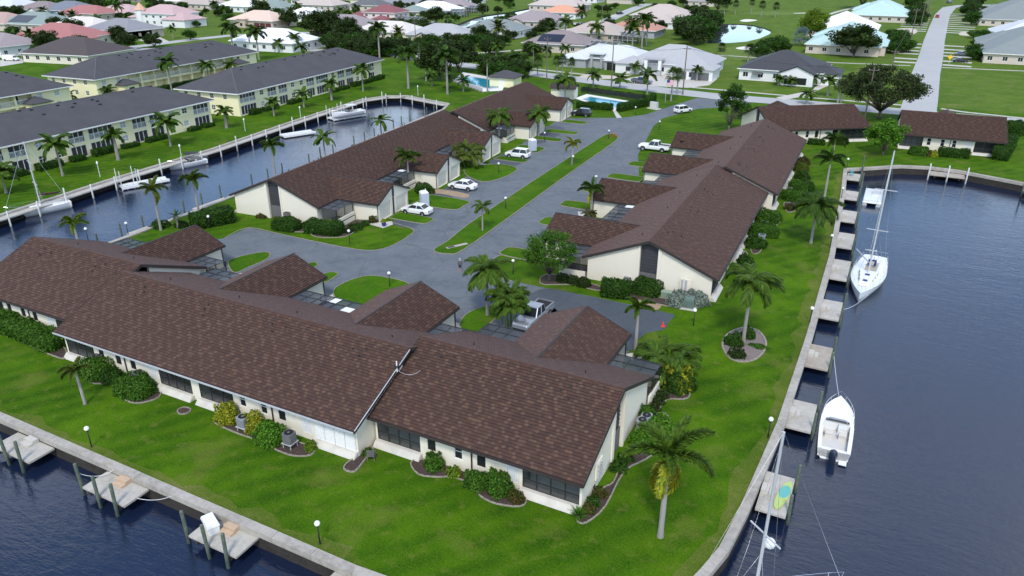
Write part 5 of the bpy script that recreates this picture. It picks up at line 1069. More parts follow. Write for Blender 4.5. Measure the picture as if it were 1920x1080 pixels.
# --- trees near
T1=((2.9,2.9,1.7,5.8,'mid',21),dict(ncl=52,per=150,leaf=.11,tr=.13,cr=.85)); tree(P(1030,527),'small flowering tree in the kerbed bed beside the side courtyard','frangi',T1)
tree(P(1655,290),'bright green leafy tree between the two duplexes','bright',((3.6,3.6,1.2,6.2,'bright',22),dict(ncl=44,per=230,leaf=.16,tr=.18,cr=1.05)))
tree(P(1648,222),'wide spreading live oak beside the road corner','oak',((9.5,9.0,3.0,11.0,'oak',23),dict(ncl=110,per=150,leaf=.22,tr=.40,limbs=14,cr=1.35)))
tree(P(1366,246),'ragged dark tree on the entrance lawn','ragged',((2.6,2.6,2.2,9.5,'deep',24),dict(ncl=34,per=170,leaf=.17,tr=.2,cr=.95)))
tree(P(1385,222),'light green shrub tree behind the ragged tree','sap',((2.2,2.2,.6,3.6,'mid',25),dict(ncl=20,per=150,leaf=.15,tr=.1,cr=.8)))
# ================================================================ SMALL EQUIPMENT
ACB=MB(); ACB.prism([(.38*math.cos(a)*(1 if True else 1),.38*math.sin(a)) for a in [math.pi/8+i*math.pi/4 for i in range(8)]],0,.75)
def ac(pos,label,m,stand=0.,rz=0,square=False):
    o=empty('air_conditioner',pos,rz,label,'air conditioner'); b=MB()
    pts=[(.42*math.copysign(abs(math.cos(a))**.4,math.cos(a)),.42*math.copysign(abs(math.sin(a))**.4,math.sin(a))) for a in [i*math.pi/8+.01 for i in range(16)]]
    b.prism(pts,stand,stand+.82); b.build('casing',m,o); g=MB()
    for k in range(9): z=stand+.08+k*.075; g.prism([(p[0]*1.02,p[1]*1.02) for p in pts],z,z+.03)
    g.build('louvre',M_FENCE,o); MB().lathe([(.34,0),(.34,.03)],(0,0,stand+.82),16).build('fan_grille',M_BLACK,o); MB().lathe([(.10,0),(.09,.02)],(0,0,stand+.852),10).build('fan_hub',M_FENCE,o)
    if stand:
        for x in(-.36,.36):
            for y in(-.36,.36): MB().bar((x,y,0),(x,y,stand),.05).build('leg',M_ALU,o)
        MB().box(-.46,.46,-.46,.46,stand-.05,stand-.005).build('shelf',M_ALU,o)
    return o
M_ACG=mat('ac_grey',(.27,.30,.33),.5); M_ACD=mat('ac_dark',(.13,.135,.14),.5)
ac(P(459,806),'blue grey air conditioner on a stand between croton bushes',M_ACG,.45); ac(P(545,838),'dark grey air conditioner on a stand beside the round bush',M_ACD,.5); ac(P(1203,806),'grey air conditioner, nearer the lawn corner palm of the pair at the end wall',M_ACG,.15); ac(P(1211,797),'grey air conditioner, nearer the courtyard of the pair at the end wall',M_ACG,.15); ac(P(187,690),'air conditioner half hidden by a clipped bush',M_ACD,.5); ac(P(264,722),'air conditioner behind the big clipped bush',M_ACD,.5); ac(P(1432,430),'grey air conditioner between narrow lawn bushes',M_ACG,.3); ac(P(1427,455),'blue grey air conditioner at the narrow lawn wall',M_ACG,.3); ac(P(540,415),'air conditioner behind the squat hedge block',M_ACD,.5); ac(P(1478,365),'grey air conditioner past the roof step',M_ACG,.3)
o=empty('wheelie_bin',P(1176,536),R(10),'grey wheeled bin against the side gable wall','bin'); MB().add([(-.3,-.3,0),(.3,-.3,0),(.3,.3,0),(-.3,.3,0),(-.37,-.37,1.05),(.37,-.37,1.05),(.37,.37,1.05),(-.37,.37,1.05)],[(0,1,5,4),(1,2,6,5),(2,3,7,6),(3,0,4,7),(4,5,6,7)]).build('body',M_ACG,o); MB().box(-.4,.4,-.42,.4,1.05,1.12).build('lid',M_ACD,o)
o=empty('transformer_box',P(1291,577),R(5),'grey green transformer box on a slab before silvery bushes','utility box'); MB().add([(-.55,-.4,0.1),(.55,-.4,.1),(.55,.45,.1),(-.55,.45,.1),(-.5,-.3,1.1),(.5,-.3,1.1),(.5,.4,1.2),(-.5,.4,1.2)],[(0,1,5,4),(1,2,6,5),(2,3,7,6),(3,0,4,7),(4,5,6,7)]).build('cabinet',mat('utility_green',(.13,.19,.16),.6),o); MB().box(-.8,.8,-.7,.6,0,.1).build('pad',M_CONC,o); MB().box(-.45,.45,-.41,-.385,.2,.9).build('door',mat('utility_green2',(.11,.165,.14),.6),o)
o=empty('utility_box',P(1250,556),R(5),'low green junction box by the side gable pilaster','utility box'); MB().box(-.6,.6,-.35,.35,0,.55).build('cabinet',mat('utility_pale',(.22,.30,.22),.6),o); MB().box(-.63,.63,-.38,.38,.55,.62).build('lid',mat('utility_pale2',(.25,.33,.25),.6),o)
# meters on the gable walls
def meters(o3,ex,n,label):
    o=empty('meter_bank',o3,0,label,'utility meters'); ex=Vector(ex);n=Vector(n); b=MB(); b.obox((0,0,0),ex,n,(0,0,1),-.6,.6,0,.12,.9,2.3); b.build('panel',M_STUC,o)
    for i in range(2):
        for j in range(4): m=MB(); m.obox((0,0,0),ex,n,(0,0,1),-.42+i*.4,-.2+i*.4,.12,.26,1.0+j*.33,1.22+j*.33); m.build('meter',M_ALU,o)
meters((-16.6,73.62,0),(1,0,0),(0,-1,0),'bank of utility meters on the side gable wall'); meters((-13.76,40.2,0),(0,1,0),(1,0,0),'bank of utility meters on the front row end wall')
def potty(x,y,label,rz):
    o=empty('portable_toilet',P(x,y),rz,label,'portable toilet','portable toilets'); m=mat('potty_grey',(.58,.62,.66),.5); bx=MB(); bx.box(-.55,.55,-.55,.55,.08,2.05); bx.build('cabin',m,o); d=MB(); d.box(-.42,.42,-.60,-.55,.15,1.95); d.build('door',mat('potty_door',(.47,.53,.60),.5),o)
    rf=MB(); rf.add([(-.58,-.6,2.05),(.58,-.6,2.05),(.58,.58,2.05),(-.58,.58,2.05),(-.4,-.42,2.3),(.4,-.42,2.3),(.4,.4,2.3),(-.4,.4,2.3)],[(0,1,5,4),(1,2,6,5),(2,3,7,6),(3,0,4,7),(4,5,6,7),(0,3,2,1)]); rf.build('roof',M_WHITE,o); MB().tube([(.35,.35,2.1),(.35,.35,2.5)],.06,7).build('vent_pipe',M_WHITE,o); MB().box(-.6,.6,-.6,.6,0,.08).build('base',M_ACD,o)
    for x2 in(-.5,.5):
        MB().box(x2-.06,x2+.06,-.605,-.56,.1,2.02).build('corner_post',m,o)
potty(796,386,'grey portable toilet on the grass beside the white sedans',R(50)); potty(998,283,'grey portable toilet behind the white sport utility car',R(60))
o=empty('traffic_cone',P(1243,612),0,'red traffic cone at the dead end of the drive','cone'); MB().lathe([(.15,.03),(.11,.2),(.05,.45),(.03,.52)],n=10).build('body',mat('cone_red',(.75,.05,.04),.5),o); MB().box(-.2,.2,-.2,.2,0,.035).build('base',mat('cone_red',(.75,.05,.04),.5),o)
for i,(x,y) in enumerate(((1145,259),(1149,259),(1153,258),(1157,258))):
    o=empty('marker_post',P(x,y),0,'red marker post at the far tip of the median','post','red median posts'); MB().tube([(0,0,0),(0,0,.8)],.07,8).build('shaft',mat('post_red',(.42,.06,.05),.6),o); MB().lathe([(.08,.8),(.09,.84),(.03,.9)],n=8).build('cap',mat('post_red',(.42,.06,.05),.6),o)
o=empty('flower_pot',P(720,424),0,'blue pot of yellow flowers beside the garage walk','flower pot'); MB().lathe([(.2,0),(.32,.35),(.28,.55),(.31,.6)],n=12).build('pot',mat('pot_blue',(.02,.04,.22),.3),o); link('flowers',bush_mesh(.35,.35,.45,'yellow',.09,120,91),M_LEAF,o,(0,0,.58))
# catch basin slab at the median tip, satellite dish on the roof step
o=empty('catch_basin',P(857,462),R(60),'concrete storm drain slab at the near end of the median','drain'); MB().box(-1.5,1.5,-.28,.28,.05,.115).build('slab',M_CAP,o); MB().box(-1.3,-.4,-.2,.2,.115,.13).build('grate',M_BLACK,o)
o=empty('roof_antenna',(-30.4,40.2,5.05),R(20),'small white antenna with black collar on the front roof step','antenna'); o.scale=(.62,.62,.62); MB().tube([(0,0,-.4),(0,0,1.1)],.09,8).build('tube',M_GEL,o); MB().lathe([(.3,.3),(.34,.4),(.3,.5)],n=10).build('collar',M_BLACK,o); MB().tube(sag((0,0,-.1),(2.8,.6,-.35),.7),.02,5).build('cable',M_ALU,o)
# ================================================================ VEHICLES
WH=None
def wheel(parent,x,y,r,s):
    k=('wheel',round(r,2))
    if k not in TR:
        t=MB(); n=16; prof=[(r*.62,-.11),(r*.95,-.11),(r,-.07),(r,.07),(r*.95,.11),(r*.62,.11)]; vs=[];fs=[]
        for i in range(n):
            a=2*math.pi*i/n; vs+=[(p[0]*math.cos(a),p[1],p[0]*math.sin(a)) for p in prof]
        m=len(prof)
        for i in range(n):
            for j in range(m-1): fs.append((i*m+j,i*m+j+1,((i+1)%n)*m+j+1,((i+1)%n)*m+j))
        t.add(vs,fs); TR[k]=t.mesh('tyre',True); TR[k].materials.append(M_RUB); h=MB(); vs=[(r*.64*math.cos(2*math.pi*i/n),y_,r*.64*math.sin(2*math.pi*i/n)) for y_ in(-.08,.08) for i in range(n)]; h.add(vs,[tuple(range(n)),tuple(range(n,2*n))[::-1]])
        for i in range(5): a=2*math.pi*i/5; h.bar((0,-.09,0),(r*.6*math.cos(a),-.09,r*.6*math.sin(a)),.06,.02)
        TR[('rim',round(r,2))]=h.mesh('rim'); TR[('rim',round(r,2))].materials.append(M_ALU)
    w=link('wheel',TR[k],None,parent,(x,y,r)); link('rim',TR[('rim',round(r,2))],None,w,rot=(0,0,math.pi if s>0 else 0)); return w
def car(pos,rz,label,paint,kind='sedan',L=None,group=None):
    """nose points along +x"""
    W,G,r={'sedan':(1.80,.22,.33),'suv':(1.86,.26,.36),'pickup':(1.98,.34,.41),'van':(1.95,.25,.34)}[kind]; L=L or {'sedan':4.7,'suv':4.6,'pickup':5.9,'van':5.2}[kind]; h=L/2
    o=empty('car' if kind!='pickup' else 'pickup_truck',(pos[0],pos[1],pos[2] if len(pos)>2 else 0),rz,label,'pickup truck' if kind=='pickup' else 'car',group)
    S={'sedan':[(-h,.50,.80,.80),(-h+.10,.30,.98,.9),(-h+.75,G,1.04,.97),(-.9,G,1.02,1),(.55,G,1.0,1),(1.1,G,.96,.99),(h-.55,G,.84,.95),(h-.12,.28,.72,.86),(h,.42,.60,.74)],
       'suv':[(-h,.50,.95,.84),(-h+.10,.32,1.10,.92),(-h+.6,G,1.10,.98),(-.9,G,1.09,1),(.5,G,1.07,1),(1.0,G,1.05,.99),(h-.5,G,.98,.95),(h-.12,.32,.86,.88),(h,.45,.70,.78)],
       'pickup':[(-h,.6,1.08,.95),(-h+.08,.48,1.12,.98),(-h+1.0,G,1.12,1),(-.7,G,1.13,1),(.9,G,1.14,1),(1.15,G,1.13,1),(h-.6,G,1.08,.97),(h-.12,.42,1.0,.92),(h,.5,.85,.84)],
       'van':[(-h,.4,1.2,.94),(-h+.06,.3,1.25,.97),(-h+.6,G,1.25,1),(-.9,G,1.22,1),(.9,G,1.18,1),(1.3,G,1.14,1),(h-.6,G,1.02,.96),(h-.12,.32,.84,.9),(h,.42,.7,.8)]}[kind]
    V=[];F=[];w=W/2
    for x,zb,zt,f in S:
        V+=[(x,-w*f*.86,zb),(x,-w*f,zb+.12),(x,-w*f,zb+(zt-zb)*.62),(x,-w*f*.93,zt-.05),(x,-w*f*.82,zt),(x,w*f*.82,zt),(x,w*f*.93,zt-.05),(x,w*f,zb+(zt-zb)*.62),(x,w*f,zb+.12),(x,w*f*.86,zb)]
    k=10
    for i in range(len(S)-1):
        for j in range(k-1): F.append((i*k+j,(i+1)*k+j,(i+1)*k+j+1,i*k+j+1))
        F.append((i*k+9,(i+1)*k+9,(i+1)*k,i*k))
    F.append(tuple(range(k))); F.append(tuple((len(S)-1)*k+j for j in range(k))[::-1])
    body=MB().add(V,F).build('body',paint,o,smooth=False)
    # wheel arches
    wx=(-h+.95 if kind!='pickup' else -h+1.25,h-.95); 
    for x in wx:
        for s in(-1,1):
            a=MB(); pts=[(x+(r+.07)*math.cos(t),(r+.07)*math.sin(t)+r) for t in [math.pi*i/10 for i in range(11)]]; vs=[(p[0],s*(w+.004),p[1]) for p in pts]; vs+=[(x-r-.07,s*(w+.004),G+.02),(x+r+.07,s*(w+.004),G+.02)]; a.add(vs,[(*range(11),11,12)]); a.build('wheel_arch',M_RUB,body); wheel(o,x,s*(w-.08),r,s)
    # greenhouse
    gz={'sedan':(1.0,1.43),'suv':(1.08,1.68),'pickup':(1.13,1.86),'van':(1.2,1.95)}[kind]; g={'sedan':[(-h+.62,-h+1.35),(1.15,.35)],'suv':[(-h+.18,-h+.5),(1.05,.45)],'pickup':[(-.95,-.8),(1.15,.5)],'van':[(-h+.08,-h+.15),(1.6,1.0)]}[kind]
    (xa0,xa1),(xb0,xb1)=g; z0,z1=gz; w0=w*.90;w1=w*.72
    gv=[(xa0,-w0,z0-.04),(xb0,-w0,z0-.04),(xb0,w0,z0-.04),(xa0,w0,z0-.04),(xa1,-w1,z1),(xb1,-w1,z1),(xb1,w1,z1),(xa1,w1,z1)]
    if kind=='van': gl=MB().add(gv,[(0,1,5,4),(1,2,6,5),(2,3,7,6),(3,0,4,7)]).build('upper_body',paint,o); MB().add([(xb0+.02,-w0*.9,z0+.08),(xb0+.02,w0*.9,z0+.08),(xb1+.03,w1*.92,z1-.12),(xb1+.03,-w1*.92,z1-.12)],[(0,1,2,3)]).build('windscreen',M_GLASS,o)
    else: gl=MB().add(gv,[(0,1,5,4),(1,2,6,5),(2,3,7,6),(3,0,4,7)]).build('windows',M_GLASS,o)
    rf=MB(); rf.add([(xa1-.05,-w1-.02,z1-.01),(xb1+.05,-w1-.02,z1-.01),(xb1+.05,w1+.02,z1-.01),(xa1-.05,w1+.02,z1-.01),(xa1+.12,-w1+.1,z1+.05),(xb1-.15,-w1+.1,z1+.05),(xb1-.15,w1-.1,z1+.05),(xa1+.12,w1-.1,z1+.05)],[(4,5,6,7),(0,1,5,4),(1,2,6,5),(2,3,7,6),(3,0,4,7)])
    for s in(-1,1):
        for (p0,p1) in (((xa0,w0,z0),(xa1,w1,z1)),((xb0,w0,z0),(xb1,w1,z1)),(((xa0+xb0)/2-.1,w0,z0),((xa1+xb1)/2-.1,w1,z1))): rf.bar((p0[0],s*p0[1]*1.005,p0[2]-.03),(p1[0],s*p1[1]*1.01,p1[2]),.09,.05)
    rf.build('roof',paint,o)
    if kind=='pickup': 
        bd=MB(); bd.box(-h+.1,-.98,-w*.8,w*.8,1.10,1.135); bd.build('bed_floor',M_RUB,o); rl=MB(); [rl.box(-h+.05,-.95,min(s*w*.80,s*w*.96),max(s*w*.80,s*w*.96),1.08,1.26) for s in(-1,1)]; rl.box(-h,-h+.1,-w*.95,w*.95,1.05,1.26); rl.build('bed_side',paint,o)
    for s in(-1,1):
        MB().box(h-.2,h-.06,s*w*.62-.17,s*w*.62+.17,S[-2][2]-.20,S[-2][2]-.05).build('headlight',M_GLOBE,o); MB().box(-h-.01,-h+.08,s*w*.66-.15,s*w*.66+.15,S[1][2]-.30,S[1][2]-.14).build('taillight',mat('tail_red',(.4,.02,.02),.3),o); MB().box(xb0-.35,xb0-.2,min(s*w,s*(w+.2)),max(s*w,s*(w+.2)),z0-.02,z0+.13).build('mirror',paint,o)
    return o
M_CARW=mat('car_white',(.80,.80,.79),.25,coat=.6); M_CARS=mat('car_silver',(.42,.44,.47),.3,metal=.6,coat=.5); M_CARB=mat('car_black',(.012,.013,.016),.2,coat=.7); M_CARG=mat('car_grey',(.09,.10,.115),.25,coat=.6); M_CARR=mat('car_red',(.45,.03,.03),.3,coat=.6)
def carpx(x,y,rz,label,m,kind,**k): return car(P(x,y),rz,label,m,kind,**k)
carpx(782,400,R(182),'white sedan parked before the first double garage',M_CARW,'sedan'); carpx(868,354,R(182),'white sedan parked beside the dirt patch',M_CARW,'sedan'); carpx(971,295,R(183),'white sport utility car beside the second portable toilet',M_CARW,'suv'); carpx(1090,217,R(183),'black sport utility car by the last garage and pool hedge',M_CARB,'suv'); carpx(1280,211,R(60),'white car with dark doors driving out to the entrance',M_CARW,'suv'); carpx(1227,282,R(180),'white pickup truck parked by the side row garages',M_CARW,'pickup'); carpx(1000,603,R(-92),'silver pickup truck parked between front garages',M_CARS,'pickup')
# person walking on the drive
def person(b,rz,label):
    o=empty('person',b,rz,label,'person'); bm=bmesh.new(); bm.verts.layers.skin.verify(); J={}
    def v(n,x,y,z): J[n]=bm.verts.new((x,y,z))
    for n,x,y,z in (('pel',0,0,.95),('sp',0,.0,1.15),('ch',0,.01,1.36),('nk',0,.02,1.50),('hd',0,.04,1.62),('ht',0,.04,1.72),('shl',-.18,.01,1.42),('ell',-.25,-.05,1.14),('hal',-.24,.08,.92),('shr',.18,.01,1.42),('elr',.25,.02,1.14),('har',.26,.16,.93),('hpl',-.10,0,.90),('knl',-.11,.16,.52),('anl',-.11,.08,.09),('tol',-.11,.22,.04),('hpr',.10,0,.90),('knr',.11,-.05,.50),('anr',.11,-.25,.13),('tor',.11,-.16,.03)): v(n,x,y,z)
    for a,c in (('pel','sp'),('sp','ch'),('ch','nk'),('nk','hd'),('hd','ht'),('ch','shl'),('shl','ell'),('ell','hal'),('ch','shr'),('shr','elr'),('elr','har'),('pel','hpl'),('hpl','knl'),('knl','anl'),('anl','tol'),('pel','hpr'),('hpr','knr'),('knr','anr'),('anr','tor')): bm.edges.new((J[a],J[c]))
    bm.verts.ensure_lookup_table(); rad=dict(pel=.15,sp=.135,ch=.155,nk=.06,hd=.10,ht=.085,shl=.075,ell=.05,hal=.035,shr=.075,elr=.05,har=.035,hpl=.10,knl=.065,anl=.045,tol=.04,hpr=.10,knr=.065,anr=.045,tor=.04); names=list(J)
    me=bpy.data.meshes.new('body'); bm.to_mesh(me); bm.free();
    ob=link('body',me,None,o); md=ob.modifiers.new('skin','SKIN'); lay=me.skin_vertices[0].data
    for i,n in enumerate(names): lay[i].radius=(rad[n],rad[n]*(.8 if n in('ch','sp','pel') else 1)); lay[i].use_root=(n=='pel')
    ob.modifiers.new('sub','SUBSURF').levels=2; ob.modifiers['sub'].render_levels=2
    m=bpy.data.materials.new('walker_clothes'); m.use_nodes=True; nt=m.node_tree; tcn=N(nt,'ShaderNodeTexCoord'); sp=N(nt,'ShaderNodeSeparateXYZ'); nt.links.new(tcn.outputs['Object'],sp.inputs[0]); mr=N(nt,'ShaderNodeMapRange'); mr.inputs[2].default_value=1.8; nt.links.new(sp.outputs['Z'],mr.inputs[0]); cr=N(nt,'ShaderNodeValToRGB'); cr.color_ramp.interpolation='CONSTANT'; e=cr.color_ramp.elements; e[0].position=0; e[0].color=(.5,.5,.5,1); e[1].position=.07; e[1].color=(.36,.22,.16,1)
    for p,c in ((.32,(.02,.022,.03,1)),(.56,(.10,.10,.115,1)),(.815,(.38,.24,.18,1))): q=e.new(p); q.color=c
    nt.links.new(mr.outputs[0],cr.inputs[0]); nt.links.new(cr.outputs[0],nt.nodes['Principled BSDF'].inputs['Base Color']); nt.nodes['Principled BSDF'].inputs['Roughness'].default_value=.8; me.materials.append(m)
    cp=MB(); cp.lathe([(.112,1.66),(.115,1.70),(.09,1.76),(.03,1.785)],(0,.04,0),12); cp.add([(-.08,.13,1.675),(.08,.13,1.675),(.06,.24,1.66),(-.06,.24,1.66)],[(0,1,2,3)]); cp.build('cap',mat('cap_grey',(.45,.46,.48),.8),o)
person(P(863,511),R(25),'person in grey shirt, dark shorts and cap walking across the drive')
# ================================================================ YELLOW APARTMENTS
M_CHAR=mat('charcoal_roof',(.062,.060,.066),.95,[(5,.7,(.040,.039,.044)),(.3,.4,(.085,.083,.09)),(18,.5,(.09,.088,.094))],bump=.4,bscale=14)
def hip_roof(mb,x0,x1,y0,y1,z,pitch=.42,ov=.6,ridge=None):
    x0-=ov;x1+=ov;y0-=ov;y1+=ov; W,D=x1-x0,y1-y0; m=min(W,D)/2; h=m*pitch
    if W>=D: a,b=(x0+m,(y0+y1)/2,z+h),(x1-m,(y0+y1)/2,z+h)
    else: a,b=((x0+x1)/2,y0+m,z+h),((x0+x1)/2,y1-m,z+h)
    c=[(x0,y0,z),(x1,y0,z),(x1,y1,z),(x0,y1,z)]
    V=c+[a,b]+[(p[0],p[1],z-.18) for p in c]
    if W>=D: F=[(0,1,5,4),(1,2,5),(2,3,4,5),(3,0,4)]
    else: F=[(0,1,4),(1,2,5,4),(2,3,5),(3,0,4,5)]
    mb.add(V,F+[(6,7,1,0),(7,8,2,1),(8,9,3,2),(9,6,0,3),(9,8,7,6)]); return h
def apartment(label,origin,heading,L,D,style='lanai'):
    o=empty('apartment_building',(origin[0],origin[1],0),heading,label,'building','yellow apartment buildings'); H=5.0; w=MB(); holes=[]; wins=[]; lan=[]
    x=.6
    if style=='lanai':
        pat=['L4','w','L3','L3','w','w','L3']; i=0
        while x<L-4.8:
            k=pat[i%len(pat)]; i+=1
            if k[0]=='L': ww=5.0 if k=='L4' else 3.0; lan.append((x,x+ww)); x+=ww+1.0
            else: wins.append((x+.7,x+2.0)); x+=3.4
        if x<L-2: lan.append((L-4.6,L-.6)) if L-4.6>x-.5 else None
        for a,b in lan: holes+=[(a,b,.15,2.25),(a,b,2.75,4.75)]
        for a,b in wins: holes+=[(a,b,.95,2.1),(a,b,3.5,4.65)]
    else:
        n=int(L/4.2)
        for k in range(n):
            a=.9+k*(L-1.4)/n
            if k<2 or k>n-3: wins.append((a+.8,a+2.0)); holes+=[(a+.8,a+2.0,.95,2.1),(a+.8,a+2.0,3.4,4.6)]
            else: lan.append((a,a+(L-1.4)/n-.45)); holes+=[(a,a+(L-1.4)/n-.45,.15,2.2),(a,a+(L-1.4)/n-.45,2.7,4.75)]
    wall_grid(w,(0,0,0),(1,0,0),L,0,H,holes,(0,-1,0),.15)
    eh=[];n=4
    for k in range(n): a=1.5+k*(D-2)/n; eh+=[(a,a+1.1,.95,2.1),(a,a+1.1,3.5,4.65)]
    wall_grid(w,(0,D,0),(0,-1,0),D,0,H,eh,(-1,0,0),.15); w.quad((L,0,0),(L,D,0),(L,D,H),(L,0,H)); w.quad((L,D,0),(0,D,0),(0,D,H),(L,D,H)); w.build('wall',M_YEL,o)
    for h in eh: window(o,(0,D,0),(0,-1,0),(-1,0,0),h,M_WHITE,M_GLASS,bars=(2,2),fw=.10)
    for a,b in wins:
        for c,d in ((.95,2.1),(3.5,4.65)) if style=='lanai' else ((.95,2.1),(3.4,4.6)): window(o,(0,0,0),(1,0,0),(0,-1,0),(a,b,c,d),M_WHITE,M_BLIND if rng.random()<.6 else M_GLASS,bars=(2,2),fw=.10)
    for a,b in lan:
        for (c,d) in ((.15,2.25),(2.75,4.75)) if style=='lanai' else ((.15,2.2),(2.7,4.75)):
            r=MB(); r.quad((a,1.6,c),(b,1.6,c),(b,1.6,d),(a,1.6,d)); r.quad((a,.15,c),(b,.15,c),(b,1.6,c),(a,1.6,c)); r.quad((a,.15,c),(a,1.6,c),(a,1.6,d),(a,.15,d)); r.quad((b,1.6,c),(b,.15,c),(b,.15,d),(b,1.6,d)); rm=r.build('lanai',M_ROOM if style=='lanai' else M_YEL,o)
            f=MB(); nb=max(3,int((b-a)/.9))
            if style=='lanai':
                for k in range(nb+1): x=a+(b-a)*k/nb; f.box(x-.05,x+.05,.0,.08,c,d)
                f.box(a,b,.0,.07,c,c+.1); f.box(a,b,.0,.07,d-.1,d)
                if c>2: f.box(a,b,.01,.06,c+.95,c+1.05); [f.box(a+k*.22,a+k*.22+.07,.02,.05,c,c+1) for k in range(int((b-a)/.22))]
                f.build('screen_frame',M_WHITE,rm); MB().quad((a,.05,c),(b,.05,c),(b,.05,d),(a,.05,d)).build('screen',M_SCREEN,rm)
            elif c>2:
                f.box(a,b,.01,.06,c+.95,c+1.05); [f.box(a+k*.25,a+k*.25+.08,.02,.05,c,c+1) for k in range(int((b-a)/.25))]; f.build('railing',M_WHITE,rm); MB().box(a+.4,a+1.4,1.5,1.58,c,d-.2).build('door',M_GLASS,rm)
    r=MB(); h=hip_roof(r,0,L,0,D,H+.12,.42,.75); rf=r.build('roof',M_CHAR,o); f=MB()
    for x0,x1,y0,y1 in ((-.78,L+.78,-.80,-.75),(-.78,L+.78,D+.75,D+.80),(-.80,-.75,-.75,D+.75),(L+.75,L+.80,-.75,D+.75)): f.box(x0,x1,y0,y1,H-.08,H+.14)
    f.build('fascia',M_WHITE,rf)
    hc=MB(); m_=(D+1.5)/2; zt=H+.12+m_*.42; [hc.bar(p,(m_-.75 if p[0]<1 else L+.75-m_,D/2,zt),.22,.05) for p in ((-.75,-.75,H+.14),(-.75,D+.75,H+.14),(L+.75,-.75,H+.14),(L+.75,D+.75,H+.14))]; hc.bar((m_-.75,D/2,zt),(L+.75-m_,D/2,zt),.25,.06); hc.build('ridge_cap',mat('ridge_grey',(.10,.10,.105),.9),rf)
    for k in range(int(L/3.5)): 
        xx=rng.uniform(6,L-6); yy=rng.uniform(D*.3,D*.48); MB().box(xx-.25,xx+.25,yy-.15,yy+.15,H+.1+(yy+.75)*.42,H+.3+(yy+.75)*.42).build('roof_vent',M_BLACK,rf)
    if style!='lanai':
        for xx in (8,L-9):   # stair porches
            p=MB(); p.box(xx-2.2,xx+2.2,-2.6,-.01,0,2.9); q=p.build('stair_porch',M_YEL,o); t=MB(); hip_roof(t,xx-2.2,xx+2.2,-2.6,1.5,3.0,.5,.4); t.build('porch_roof',M_CHAR,q)
            MB().box(xx-.8,xx+.8,-2.63,-2.59,.1,2.2).build('opening',M_GLASS,q)
    return o
apartment('yellow two storey apartments with dark roof along the boat canal, lanais facing the sailboat',(-127.2,28),R(92),86,15.5)
apartment('yellow two storey apartments with dark roof beside the canal head',(-130.8,122.5),R(94.5),60,17)
apartment('yellow apartments with arched gallery and dark roof behind the canal side blocks',(-176.5,121),R(94),58,17,'gallery')
apartment('yellow apartments with dark roof and stair porch nearest the white van',(-172.5,61),R(91),51,17,'gallery')
# ================================================================ HOUSES BEYOND
ROOFC=dict(lgrey=(.60,.62,.64),taupe=(.28,.21,.20),bluegrey=(.17,.20,.25),salmon=(.52,.30,.24),sage=(.24,.32,.28),red=(.48,.13,.11),pink=(.60,.35,.33),cream=(.70,.62,.53),grey=(.26,.26,.28),brown=(.085,.058,.055),orange=(.75,.38,.20),peach=(.78,.52,.36),white=(.84,.85,.86),mauve=(.34,.26,.26),tan=(.50,.39,.31),dkgrey=(.13,.13,.14),beige=(.56,.44,.36),black=(.05,.052,.06),dkred=(.30,.06,.07),teal=(.42,.66,.60),sagegrey=(.22,.26,.25),rust=(.62,.24,.13),palegrey=(.42,.42,.42),brightorange=(.82,.30,.12))
def roofmat(k,metal=False):
    c=ROOFC[k]; g=sum(c)/3; c=tuple(q*.68+g*.32 for q in c); return mat('roof_'+k,c,.8 if not metal else .4,[(.5,.35,tuple(q*.8 for q in c)),(4,.45,tuple(min(1,q*1.15) for q in c)),(12,.35,tuple(q*.7 for q in c))],bump=.3,bscale=8)
def wallmat(k): c=dict(white=(.78,.78,.76),cream=(.74,.68,.54),tan=(.52,.43,.34),pinkw=(.78,.66,.62),blue=(.25,.36,.55),grey=(.40,.41,.42),beige=(.60,.52,.44),block=(.36,.37,.38))[k]; return mat('wall_'+k,c,.9,[(.4,.3,tuple(q*.88 for q in c)),(6,.2,tuple(q*.92 for q in c))])
HOUSES=[]
